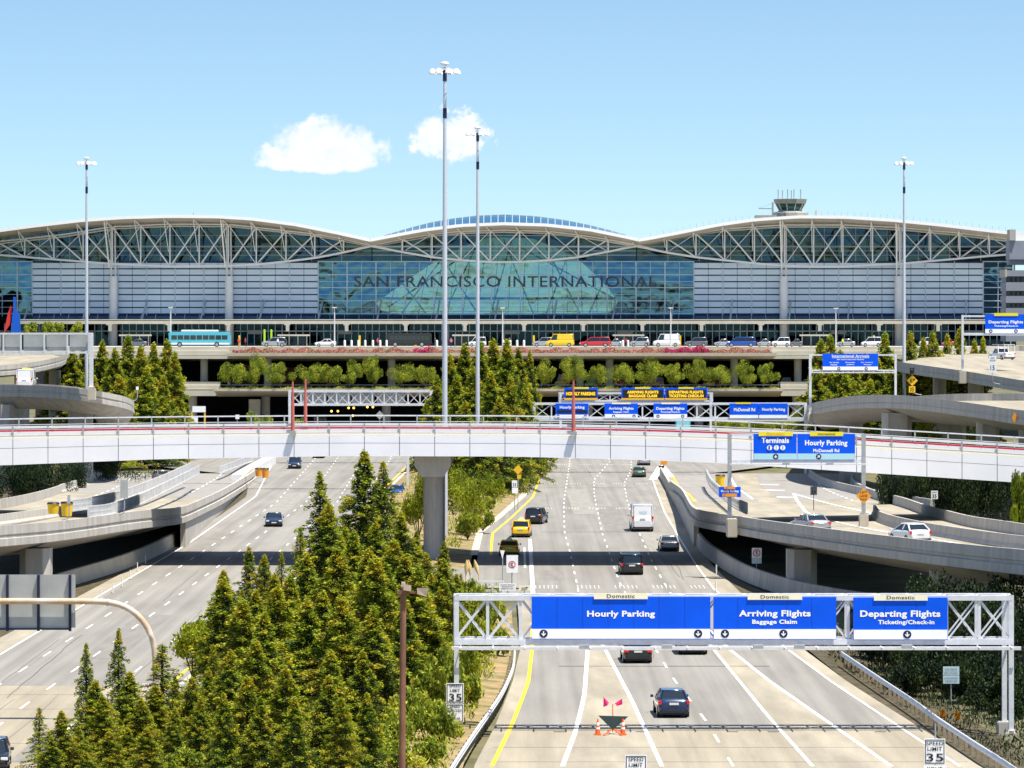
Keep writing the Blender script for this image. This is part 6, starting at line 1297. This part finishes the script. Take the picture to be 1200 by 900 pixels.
LM = dict(
    tips=leafmat('young_needle_tips', (.20, .27, .015), (.34, .38, .02), (.50, .42, .03), .35),
    conifer=leafmat('conifer_needles', (.018, .055, .008), (.05, .11, .012), (.11, .17, .018)),
    golden=leafmat('golden_conifer_needles', (.05, .09, .010), (.17, .19, .016), (.36, .27, .028)),
    dark=leafmat('dark_conifer_needles', (.016, .045, .010), (.05, .085, .013), (.10, .12, .018)),
    lime=leafmat('lime_leaves', (.13, .17, .010), (.26, .31, .014), (.38, .40, .02), .35),
    olive=leafmat('olive_leaves', (.14, .19, .02), (.30, .35, .03), (.42, .44, .045), .35, 1.5),
    hedge=leafmat('shade_dark_leaves', (.008, .02, .007), (.02, .038, .010), (.04, .06, .015), .15),  # leaf colour darkened to carry the shade under the ramps
    scrub=leafmat('scrub_leaves', (.15, .20, .02), (.32, .37, .03), (.50, .48, .05), .3, 1.5),
    flower=leafmat('flower_bed', (.30, .10, .08), (.45, .16, .14), (.20, .17, .06), .2, .5),
    magenta=leafmat('magenta_flowers', (.45, .02, .12), (.65, .04, .22), (.30, .10, .05), .2, 1.5),
    poppy=leafmat('orange_poppies', (.8, .22, .01), (.55, .25, .02), (.15, .2, .03), .2, 3))
BARK = mat('bark', (.09, .06, .04), .95, var=.3, scale=3)
def leafmesh(name, C_, D, ln, wd, m, tips=None, m2=None):
    """one mesh of many small leaf quads; C_ centres (n,3), D directions (n,3)"""
    n = len(C_); D = D/np.linalg.norm(D, axis=1, keepdims=True); r = rng.normal(size=(n, 3)); S = np.cross(D, r); S /= np.linalg.norm(S, axis=1, keepdims=True)
    l = ln*(.6+.8*rng.random((n, 1))); w_ = wd*(.6+.8*rng.random((n, 1)))
    V = np.empty((n, 4, 3)); V[:, 0] = C_-D*l/2; V[:, 1] = C_+S*w_/2; V[:, 2] = C_+D*l/2; V[:, 3] = C_-S*w_/2
    V = V.reshape(-1, 3); me = bpy.data.meshes.new(name); me.vertices.add(4*n); me.vertices.foreach_set('co', V.ravel()); me.loops.add(4*n); me.loops.foreach_set('vertex_index', np.arange(4*n)); me.polygons.add(n); me.polygons.foreach_set('loop_start', np.arange(0, 4*n, 4)); me.materials.append(m)
    if m2: me.materials.append(m2); me.polygons.foreach_set('material_index', tips.astype(np.int32))
    me.update(calc_edges=True); return me
def conifer_mesh(seed, h=10., rb=2.7, nb=170, dens=1.0, thin=.0, m='conifer', leaf=.20):
    """tiers of drooping boughs carrying needle sprays; bare-ish leader at the top"""
    global rng; rng = np.random.default_rng(seed); Cs, Ds, Ts = [], [], []; bm_ = MB(); bm_.tube([(0, 0, 0), (0, 0, h*.5), (0, 0, h)], [.2*h/10+.05, .12, .02], 7)
    ph = rng.random()*6
    for i in range(nb):
        f = (i+rng.random())/nb; f = .03+.95*f**.92; z = h*f; az = ph+i*2.4+rng.normal()*.3
        Lb = rb*1.12*((1-f)**.98)*(.5+.75*rng.random())*(1+.25*math.sin(3*az+5*f))+.10
        rise = .30*(f-.25); tip = np.array([math.cos(az)*Lb, math.sin(az)*Lb, Lb*(rise-.10)])
        if Lb > .5: bm_.tube([(0, 0, z), tuple(np.array([0, 0, z])+tip*.85)], [.035, .01], 4, False)
        ns = int(dens*(12+66*Lb)); t = rng.random(ns)**.6
        base = np.array([0, 0, z])+tip[None]*t[:, None]; base[:, 2] += -.10*Lb*t**2+.05*np.sin(t*3)
        side = np.array([-math.sin(az), math.cos(az), 0]); sp = rng.normal(size=ns)*(.10+.26*Lb*(1-t*.75))*.62
        base += side[None]*sp[:, None]; base[:, 2] += rng.normal(size=ns)*.10-.10*np.abs(sp)
        d = tip[None]/Lb*.8+side[None]*np.sign(sp)[:, None]*.8+rng.normal(size=(ns, 3))*.35; Cs.append(base); Ds.append(d); Ts.append((t+rng.random(ns)*.35+.25*(base[:, 2]/h) > 1.08) | (base[:, 2] > h*.93))
    nl_ = 50; z = h*(.86+.15*rng.random(nl_)); a = rng.random(nl_)*6.28; r = .06+.20*(1-(z/h-.86)/.15)*rng.random(nl_); Cs.append(np.stack([r*np.cos(a), r*np.sin(a), z], 1)); Ds.append(np.stack([np.cos(a), np.sin(a), .8+0*a], 1))
    Ts.append(np.ones(nl_, bool)); C_ = np.concatenate(Cs); D = np.concatenate(Ds); return leafmesh('crown', C_, D, leaf, leaf*.42, LM[m], np.concatenate(Ts), LM['tips']), bm_
def blob_mesh(seed, rx, rz, n, m, leaf=.22, lobes=9, z0=0., wd=.5, flat=0.):
    global rng; rng = np.random.default_rng(seed); Cs = []
    for k in range(lobes):
        a = rng.random()*6.28; rr = rx*.72*math.sqrt(rng.random()); c = np.array([rr*math.cos(a), rr*math.sin(a), z0+rz*(.35+.85*rng.random()*(1-.5*rr/rx))]); R_ = rx*(.20+.22*rng.random())
        v = rng.normal(size=(n//lobes, 3)); v /= np.linalg.norm(v, axis=1, keepdims=True); q = c+v*R_*(rng.random((len(v), 1))**.35)*np.array([1, 1, .85]); Cs.append(q)
    C_ = np.concatenate(Cs); C_ = C_[C_[:, 2] > z0*.5]; D = rng.normal(size=C_.shape)+np.array([0, 0, .5]); return leafmesh('crown', C_, D, leaf, leaf*wd, LM[m])
PROTO = {}
def conifer(px, top, Y, label, kind=0, wf=1.0, z0=.3, name='conifer_tree', group=None, wide=1.6):
    key = ('c', kind)
    if key not in PROTO:
        sd, m, rb, nb, dn = [(1, 'conifer', 2.7, 140, 1.4), (2, 'golden', 2.9, 140, 1.4), (3, 'conifer', 2.3, 110, 1.1), (4, 'dark', 2.9, 140, 1.4), (5, 'golden', 2.1, 100, .9), (6, 'dark', 2.4, 125, 1.2)][kind]
        PROTO[key] = conifer_mesh(sd, 10, rb, nb, dn, m=m)
    me, tb = PROTO[key]; h = Z(top, Y)-z0; s = h/10; sw = wide*s*wf; t = thing(name, label, 'tree', (X(px, Y), Y, z0), random.random()*6.28, group); t.scale = (sw, sw, s)
    if ('t', kind) not in PROTO: o = tb.build('trunk', BARK, t, local=True); PROTO[('t', kind)] = o.data
    else: o = bpy.data.objects.new('trunk', PROTO[('t', kind)]); COL.objects.link(o); o.parent = t
    c = bpy.data.objects.new('crown', me); COL.objects.link(c); c.parent = t; return t
def bush(x, Y, z0, r, h, label, m='olive', n=1800, leaf=.2, kind=0, name='bush', cat='bush', group=None, trunk=.0, lobes=9):
    leaf = round(max(leaf, .15)*1.25/r, 2); lobes = 16; key = ('b', m, kind, leaf, n)
    if key not in PROTO: PROTO[key] = blob_mesh(11+kind, 1.0, 1.0, n, m, leaf, lobes)
    t = thing(name, label, cat, (x, Y, z0), random.random()*6.28, group)
    c = bpy.data.objects.new('crown', PROTO[key]); COL.objects.link(c); c.parent = t; c.scale = (r, r, h-trunk if trunk else h); c.location = (0, 0, trunk)
    b = MB(); b.tube([(0, 0, 0), (.05, 0, trunk+h*.3)], [.09, .05], 6)
    for k in range(4): b.tube([(0, 0, trunk*.8), (r*.5*math.cos(k*1.7), r*.5*math.sin(k*1.7), trunk+h*.5)], [.05, .02], 5)
    b.build('trunk', BARK, t, local=True); return t
random.seed(5)
# --- the median wood in front of the bridge, back to front
W = [  # px, top, Y, kind, width
 (375, 552, 315, 2, .95), (427, 528, 335, 0, .9), (449, 540, 332, 2, .95), (292, 640, 300, 5, .9), (330, 646, 312, 4, .8), (310, 668, 290, 1, .85), (352, 636, 296, 4, .8), (405, 618, 300, 1, .9), (385, 608, 288, 3, .95), (470, 600, 318, 0, .95), (440, 612, 300, 3, 1.0),
 (500, 648, 308, 1, .95), (520, 634, 322, 5, 1.0), (488, 622, 325, 0, .8), (540, 672, 300, 4, .9), (415, 640, 282, 0, 1.0), (462, 650, 280, 1, 1.0), (360, 668, 272, 0, 1.0), (322, 690, 268, 3, .95), (284, 690, 275, 2, .95), (262, 718, 262, 3, .95), (395, 690, 262, 1, 1.0), (432, 694, 258, 0, 1.05), (505, 690, 276, 3, 1.0), (475, 700, 256, 3, 1.05), (545, 716, 268, 0, .9), (520, 730, 250, 1, .95),
 (340, 724, 248, 1, 1.0), (300, 742, 243, 0, 1.0), (378, 742, 240, 3, 1.05), (452, 748, 236, 0, 1.05), (490, 752, 236, 1, 1.0), (262, 764, 232, 3, .9), (285, 790, 222, 1, 1.0), (325, 775, 226, 1, 1.0), (360, 790, 220, 0, 1.05), (400, 786, 218, 1, 1.05), (438, 800, 217, 3, 1.0),
 (245, 830, 212, 1, .9), (300, 838, 206, 1, 1.0), (388, 850, 203, 1, 1.0), (218, 868, 203, 0, .8),
 (101, 762, 206, 2, .72), (139, 745, 209, 2, .74), (190, 764, 214, 4, .9), (46, 838, 198, 4, .7), (120, 824, 200, 1, .8), (165, 828, 203, 1, .8), (150, 862, 197, 1, .8), (92, 860, 196, 1, .7), (205, 800, 216, 1, .75),
 (72, 842, 195, 1, .8), (112, 806, 203, 1, .75), (152, 796, 206, 0, .75), (182, 812, 205, 1, .9), (205, 838, 200, 0, .9), (60, 872, 193, 0, .8), (128, 866, 192, 1, .9), (172, 862, 193, 1, .9), (225, 838, 203, 1, .9), (100, 890, 190, 0, .9), (235, 862, 196, 3, .8), (262, 900, 192, 0, .8), (305, 905, 191, 3, .9), (345, 905, 190, 0, .9), (400, 905, 191, 1, .9), (430, 900, 193, 0, .9), (180, 885, 195, 0, .9), (140, 890, 194, 4, .9), (440, 740, 228, 1, 1), (310, 806, 214, 0, 1), (425, 850, 204, 3, .9), (270, 850, 202, 3, .9), (475, 790, 224, 0, .9), (508, 764, 236, 3, .9), (535, 690, 290, 0, .9), (335, 870, 198, 1, 1), (385, 880, 196, 3, 1), (290, 880, 196, 1, 1), (520, 705, 262, 0, .9), (250, 800, 220, 4, .9)]
names_k = ['deep green', 'golden tipped', 'slender green', 'dense dark', 'sparse golden', 'narrow dark']
_ix = {(w_[0], w_[1]): i for i, w_ in enumerate(W)}
spec = {0: 'slender pointed conifer with thin top against the left carriageway', 1: 'tallest deep green conifer of the median, just below the bridge', 2: 'slender conifer directly right of the tallest median conifer', _ix[(101, 762)]: 'thin conifer left of the twin pair at the lower left', _ix[(139, 745)]: 'thin conifer right of the twin pair at the lower left', _ix[(190, 764)]: 'golden conifer at the foot of the curved pipe cantilever', _ix[(46, 838)]: 'lone small golden conifer at the bottom left corner'}
rows_ = {}
for i, w_ in enumerate(W):
    row = 'back' if w_[2] >= 295 else 'middle' if w_[2] >= 255 else 'front' if w_[2] >= 225 else 'nearest'; rows_.setdefault(row, []).append((w_[0], i))
rank = {}
for r_, l in rows_.items():
    for k, (p, i) in enumerate(sorted(l)): rank[i] = (r_, k)
for i, (px, top, Y, kd, wf) in enumerate(W):
    r_, k = rank[i]; top = top-((88 if 255 < px < 500 else 45) if Y < 240 else 50 if Y < 265 else 18 if Y < 300 and kd != 2 else 0)*(1 if 205 < px else .2); lb = spec.get(i, '%s conifer, %s from the left in the %s row of the median wood' % (names_k[kd], ORD[k], r_)); conifer(px, top, Y, lb, kd, wf, group='conifers of the median wood', wide=1.15 if kd == 2 else 2.2 if px < 205 else 1.45)
# --- conifers beyond the bridge
B_ = [(500, 470, 600, 3, .75), (512, 440, 590, 1, .7), (527, 415, 600, 1, .75), (545, 403, 605, 3, .75), (562, 399, 600, 0, .75), (578, 397, 610, 1, .75), (594, 398, 600, 0, .75), (608, 408, 605, 3, .75), (621, 410, 612, 5, .7), (535, 440, 560, 0, .8), (555, 430, 555, 1, .8), (575, 436, 550, 0, .8), (598, 440, 555, 1, .8), (617, 455, 560, 3, .8), (545, 470, 530, 3, .9), (585, 465, 525, 5, .9), (522, 480, 545, 0, .8), (565, 490, 510, 3, .9), (608, 495, 530, 3, .8)]
for i, (px, top, Y, kd, wf) in enumerate(sorted(B_)): conifer(px, top, Y, '%s conifer beyond the bridge in the central clump, %s from the left' % (names_k[kd], ORD[i]), (3 if kd == 1 and i % 2 else kd), wf, group='conifers of the central clump', wide=1.5 if px < 596 else 1.15)
B_ = [(60, 420, 690, 5, .7), (85, 408, 680, 3, .7), (98, 402, 690, 5, .6), (120, 399, 670, 0, .62), (135, 408, 660, 3, .65), (150, 393, 665, 3, .66), (165, 405, 650, 1, .66), (180, 402, 655, 0, .62), (196, 398, 665, 1, .64), (205, 412, 655, 1, .6), (140, 440, 620, 1, .8), (172, 430, 625, 0, .8), (192, 440, 628, 1, .75), (110, 440, 640, 3, .8)]
for i, (px, top, Y, kd, wf) in enumerate(B_): conifer(px, top, Y, '%s conifer behind the left flyovers, %s counted from the left' % (names_k[kd], ORD[i]), kd, wf, group='conifers behind the left flyovers')
B_ = [(962, 398, 650, 1, .7), (973, 392, 655, 1, .62), (985, 410, 640, 0, .75), (1000, 420, 650, 3, .8), (1015, 415, 660, 1, .8), (1037, 390, 660, 0, .66), (1028, 420, 645, 3, .8), (1067, 389, 690, 0, .6), (1082, 396, 700, 1, .6), (1093, 388, 700, 1, .58), (1110, 392, 720, 0, .55), (1125, 384, 715, 3, .58), (1142, 398, 720, 1, .5), (1152, 396, 720, 0, .5), (958, 430, 630, 3, .8), (990, 440, 625, 0, .9), (1020, 445, 625, 0, .9), (1045, 430, 640, 3, .7)]
for i, (px, top, Y, kd, wf) in enumerate(B_): conifer(px, top, Y, '%s conifer near the right flyovers, %s in its clump' % (names_k[kd], ORD[i]), kd, wf, group='conifers near the right flyovers')
# --- broadleaf and shrubs
def gb(px, base, r, h, label, m='lime', **k): p = G(px, base, .3); bush(p.x, p.y, .3, r, h, label, m, **k)
bush(X(548, 420), 420, .3, 3.4, 6.0, 'bright lime broadleaf tree behind the concrete pier', 'lime', 5000, .16, 0, 'broadleaf_tree', 'tree', trunk=1.0)
bush(X(490, 400), 400, .3, 2.2, 6.0, 'pale lime shrub tree left of the concrete pier', 'lime', 5000, .16, 1, 'broadleaf_tree', 'tree', trunk=.8)
bush(X(226, 240), 240, .3, 1.7, 3.4, 'lime green broadleaf tree behind the white cabinet', 'lime', 5000, .16, 2, 'broadleaf_tree', 'tree', trunk=1.0)
bush(X(250, 246), 246, .3, 1.5, 3.6, 'lime green broadleaf tree touching the dark conifers at left', 'lime', 5000, .16, 3, 'broadleaf_tree', 'tree', trunk=1.0)
for k, (px, base, r, h, m) in enumerate([(585, 560, 1.8, 2.4, 'olive'), (612, 560, 1.2, 1.6, 'lime'), (600, 575, 1.3, 1.5, 'olive'), (620, 545, 1.0, 2.2, 'lime'), (572, 600, 1.0, 1.3, 'olive'), (566, 622, 1.3, 1.8, 'lime'), (556, 612, 1.6, 2.6, 'olive'), (540, 600, 1.8, 3.4, 'lime'), (578, 585, 1.6, 2.4, 'lime'), (548, 632, 1.3, 2.4, 'olive')]):
    if m == 'conifer': m = 'hedge'
    gb(px, base, r, h, 'low %s shrub on the verge left of the taxis, %s from the bridge' % ({'olive': 'olive', 'lime': 'bright green', 'hedge': 'dark'}[m], ORD[k]), m, n=2400, leaf=.17, kind=k % 3)
for k, (px, Y, r, h, m) in enumerate([(555, 300, 1.3, 2.4, 'olive'), (575, 290, 1.2, 2.2, 'olive'), (560, 262, 1.2, 2.6, 'lime'), (540, 246, 1.3, 2.6, 'lime'), (583, 268, .9, 1.5, 'scrub'), (520, 234, 1.3, 2.8, 'olive'), (500, 222, 1.4, 2.4, 'scrub'), (545, 232, 1.0, 1.6, 'scrub'), (480, 212, 1.5, 2.6, 'scrub'), (515, 212, 1.2, 1.8, 'scrub'), (455, 205, 1.4, 2.2, 'scrub'), (500, 202, 1.1, 1.2, 'scrub'), (470, 198, 1.3, 1.3, 'scrub'), (430, 202, 1.5, 1.8, 'olive'), (395, 196, 1.5, 1.6, 'olive'), (350, 195, 1.5, 1.6, 'scrub'), (300, 195, 1.4, 1.5, 'olive'), (255, 194, 1.4, 1.4, 'olive'), (210, 194, 1.3, 1.3, 'olive'), (495, 245, 1.5, 3.0, 'olive'), (530, 262, 1.5, 3.2, 'lime')]):
    bush(X(px, Y), Y, .25, r, h, '%s bush at the right foot of the median wood, %s from the back' % ({'olive': 'olive', 'lime': 'fresh green', 'scrub': 'yellow green'}[m], ORD[k]), m, 3000, .13, k % 3, group='bushes at the foot of the median wood')
for k, (px, Y) in enumerate([(545, 340), (551, 341), (562, 342)]):
    t = thing('pampas_grass', 'tall straw coloured pampas plume beside the service road, %s from the left' % ORD[k], 'grass', (X(px, Y), Y, .1)); b = MB()
    b.tube([P(px, 692, Y), P(px+(1-k)*1.0, 672, Y)], .04, 5); b.tube([P(px+(1-k)*1.0, 674, Y), P(px+(1-k)*3-1, 664, Y), P(px+(1-k)*4-2, 656, Y)], [.05, .22, .04], 7); b.build('plume', mat('straw_plume', (.62, .47, .2), .9, var=.2, scale=6), t)
# planter trees on the arrivals ledge
PT = [270, 298, 329, 359, 386, 413, 441, 471, 495, 640, 674, 700, 731, 762, 791, 817, 845, 873, 902]
for k, px in enumerate(PT):
    Y = 791.5; r = 3.05+.45*math.sin(k*2.1+k*k); hh = 4.7+.6*math.sin(k*1.3+k*k*.7)
    lb = ('round olive tree in the arrivals planter, %s from the left' % ORD[k]) if k < 9 else ('round olive tree in the arrivals planter right of the clump, %s from its left' % ORD[k-9])
    bush(X(px+1.5*math.sin(k*k), Y), Y, Z(456, Y), r, hh, lb, 'olive', 3800, .17, k % 4, 'planter_tree', 'tree', 'round trees in the arrivals planter', trunk=.5)
for k, px in enumerate([352, 300, 313, 322]):
    bush(X(px, 790), 790-k*8, .1, 1.8, 3+(k % 2), 'low green shrub at the mouth of the lower deck, %s in its row' % ORD[k], 'olive', 1800, .2, k % 3)
def carpet(name, label, x0, x1, Yf, z0, dep, h, m, n, leaf, kind='stuff', cat='flowers'):
    global rng; rng = np.random.default_rng(abs(hash((x0, x1))) % 1000); xs = X(x0, Yf)+(X(x1, Yf)-X(x0, Yf))*rng.random(n); bump_ = .45+.55*np.abs(np.sin(xs*.9)*np.sin(xs*.37+1)); zz_ = rng.random(n)*h*bump_; C_ = np.stack([xs, Yf+rng.random(n)*dep, z0+zz_], 1)
    c0 = np.array([(X(x0, Yf)+X(x1, Yf))/2, Yf, z0]); me = leafmesh(name, C_-c0, rng.normal(size=C_.shape), leaf, leaf*.6, LM[m]); o = bpy.data.objects.new(name, me); COL.objects.link(o); o.location = c0; setp(o, label, cat, kind=kind); return o
carpet('flower_bed', 'reddish flower bed along the departures planter', 272, 903, 795.5, Z(414.5, 796), 4.5, 1.3, 'flower', 16000, .32)
carpet('flower_bed', 'bright magenta flowers in the right half of the departures planter', 780, 832, 795.3, Z(414, 796), 3, 1.5, 'magenta', 2600, .3)
carpet('flower_bed', 'magenta flowers in the middle of the departures planter', 484, 504, 795.3, Z(414, 796), 3, 1.5, 'magenta', 900, .3)
carpet('flower_bed', 'ochre undergrowth along the arrivals planter', 258, 512, 790.5, Z(457, 791), 4.5, .7, 'scrub', 5000, .3)
carpet('flower_bed', 'ochre undergrowth along the right arrivals planter', 626, 912, 790.5, Z(457, 791), 4.5, .7, 'scrub', 5000, .3)
# median grass and ground cover
def cover(label, xa, xb, y0, y1, zf, h, m, n, leaf, name='ground_cover'):
    global rng; rng = np.random.default_rng(n % 997); yy = y0+(y1-y0)*rng.random(n); a = np.array([xa(y) for y in yy]); b_ = np.array([xb(y) for y in yy]); xx = a+(b_-a)*rng.random(n); msk = np.sin(xx*1.3+yy*.21)+np.sin(yy*.5-xx*.7)+rng.normal(size=n)*.8 > -.2
    C_ = np.stack([xx, yy, zf+rng.random(n)**2*h], 1)[msk]; c0 = np.array([0, (y0+y1)/2, 0]); D = rng.normal(size=C_.shape)*.5+np.array([0, 0, 1]); me = leafmesh(name, C_-c0, D, leaf, leaf*.25, LM[m]); o = bpy.data.objects.new(name, me); COL.objects.link(o); o.location = c0; setp(o, label, 'ground cover', kind='stuff')
cover('dry grass and weeds over the median soil', lambda y: interp(LR, y)+1, lambda y: interp(RL, y)-1.2, 196, 336, .35, .6, 'scrub', 26000, .4)
cover('weeds on the verge between the taxis and the clump', lambda y: interp(LR, y)+2, lambda y: interp(RL, y)-1.8, 395, 590, .3, .6, 'olive', 14000, .45)
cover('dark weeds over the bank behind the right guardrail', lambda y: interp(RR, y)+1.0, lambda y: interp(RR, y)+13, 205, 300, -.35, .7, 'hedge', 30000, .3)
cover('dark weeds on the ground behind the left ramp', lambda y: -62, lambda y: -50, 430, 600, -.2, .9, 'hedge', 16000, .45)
# hedges with ramp shade put into their leaf colour: right underpass bank, behind right ramp, left underpass
hk = 0
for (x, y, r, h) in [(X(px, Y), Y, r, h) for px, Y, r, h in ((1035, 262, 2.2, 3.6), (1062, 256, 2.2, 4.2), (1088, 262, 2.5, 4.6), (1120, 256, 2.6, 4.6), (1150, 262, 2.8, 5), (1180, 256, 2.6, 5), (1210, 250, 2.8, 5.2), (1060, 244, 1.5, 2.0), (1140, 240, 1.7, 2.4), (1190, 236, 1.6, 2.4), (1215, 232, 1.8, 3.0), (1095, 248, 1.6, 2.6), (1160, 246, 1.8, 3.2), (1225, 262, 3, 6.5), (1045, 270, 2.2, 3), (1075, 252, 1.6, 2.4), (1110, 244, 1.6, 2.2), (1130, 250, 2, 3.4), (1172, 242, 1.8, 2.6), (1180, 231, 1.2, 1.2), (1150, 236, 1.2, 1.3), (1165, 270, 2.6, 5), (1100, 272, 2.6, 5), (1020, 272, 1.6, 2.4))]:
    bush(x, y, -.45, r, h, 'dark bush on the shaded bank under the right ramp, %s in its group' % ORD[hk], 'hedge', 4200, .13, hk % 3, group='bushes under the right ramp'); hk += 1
hk = 0
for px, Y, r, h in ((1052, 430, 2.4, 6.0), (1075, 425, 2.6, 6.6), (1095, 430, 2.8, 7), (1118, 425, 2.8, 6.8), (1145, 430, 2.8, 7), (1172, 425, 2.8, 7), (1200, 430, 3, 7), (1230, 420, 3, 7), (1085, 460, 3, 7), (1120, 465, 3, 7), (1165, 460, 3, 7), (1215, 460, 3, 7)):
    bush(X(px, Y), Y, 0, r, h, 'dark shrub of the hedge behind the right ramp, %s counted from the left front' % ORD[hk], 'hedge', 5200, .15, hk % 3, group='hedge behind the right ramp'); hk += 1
hk = 0
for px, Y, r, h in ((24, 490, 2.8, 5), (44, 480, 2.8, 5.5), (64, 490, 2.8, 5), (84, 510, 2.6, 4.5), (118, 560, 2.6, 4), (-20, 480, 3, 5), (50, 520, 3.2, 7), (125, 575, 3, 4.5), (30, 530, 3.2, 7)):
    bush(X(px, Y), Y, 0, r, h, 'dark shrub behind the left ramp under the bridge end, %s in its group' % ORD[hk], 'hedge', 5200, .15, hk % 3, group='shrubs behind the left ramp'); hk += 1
bush(X(1082, 520), 520, 3, 2.6, 6, 'sunlit lime shrub between the right flyover columns', 'lime', 5000, .16, 0)
bush(X(1133, 545), 545, 3, 2.6, 6, 'sunlit lime shrub farther right between the flyover columns', 'lime', 5000, .16, 1)
bush(X(1197, 330), 330, 3.5, 1.4, 5.0, 'bright yellow green shrub at the right edge beside the ramp', 'lime', 5000, .16, 2)
bush(X(0, 245), 245, 1, .9, 3.6, 'yellow green shoot at the left edge under the ramp', 'lime', 1800, .16, 2) if False else None
for k, (px, Y, m, r) in enumerate([(147, 625, 'poppy', 3.2), (158, 640, 'poppy', 3.4), (140, 610, 'scrub', 2.6), (170, 655, 'poppy', 3.2)]):
    bush(X(px, Y), Y, 0, r, 1.1, '%s mound beside the left ramp under the bridge, %s from the left' % ('orange flowering' if m == 'poppy' else 'grey green', ORD[k]), m, 2600, .2, 0, 'flower_mound', 'flowers')
for k, (px, py) in enumerate([(1098, 843), (1116, 846)]):
    p = G(px, py, 0); bush(p.x+.4, p.y+1, 0, .16, .32, 'orange poppies behind the right guardrail, %s tuft' % ORD[k], 'poppy', 260, .1, 0, 'poppy_tuft', 'flowers')
for k, (px, Y, r, h) in enumerate([(850, 700, 3, 3.0), (862, 700, 3, 3.2), (877, 705, 3, 3.4), (893, 705, 3, 3.2), (910, 705, 3, 3.0), (928, 700, 3, 3.4), (945, 690, 3, 3.6), (960, 680, 3, 3.8)]):
    bush(X(px, Y), Y, 3.2, r, h*.7, 'yellow green shrub behind the bridge rail, %s from the left in its row' % ORD[k], 'olive', 2400, .2, k % 3, group='shrub row behind the bridge')
b = MB(); b.box(X(835, 700), X(985, 700), 690, 712, -.3, 3.6); setp(b.build('planted_bank', _M['median_soil']), 'low planted earth bank behind the bridge at the right', 'bank')
for k, (px, Y) in enumerate([(37, 815), (57, 815), (66, 815), (91, 815)]): bush(X(px, Y), Y, DZ, 1.6, 4.2, 'small young tree before the terminal at the left, %s from the left' % ORD[k], 'scrub', 1400, .3, k % 2, 'young_tree', 'tree', trunk=1.5)
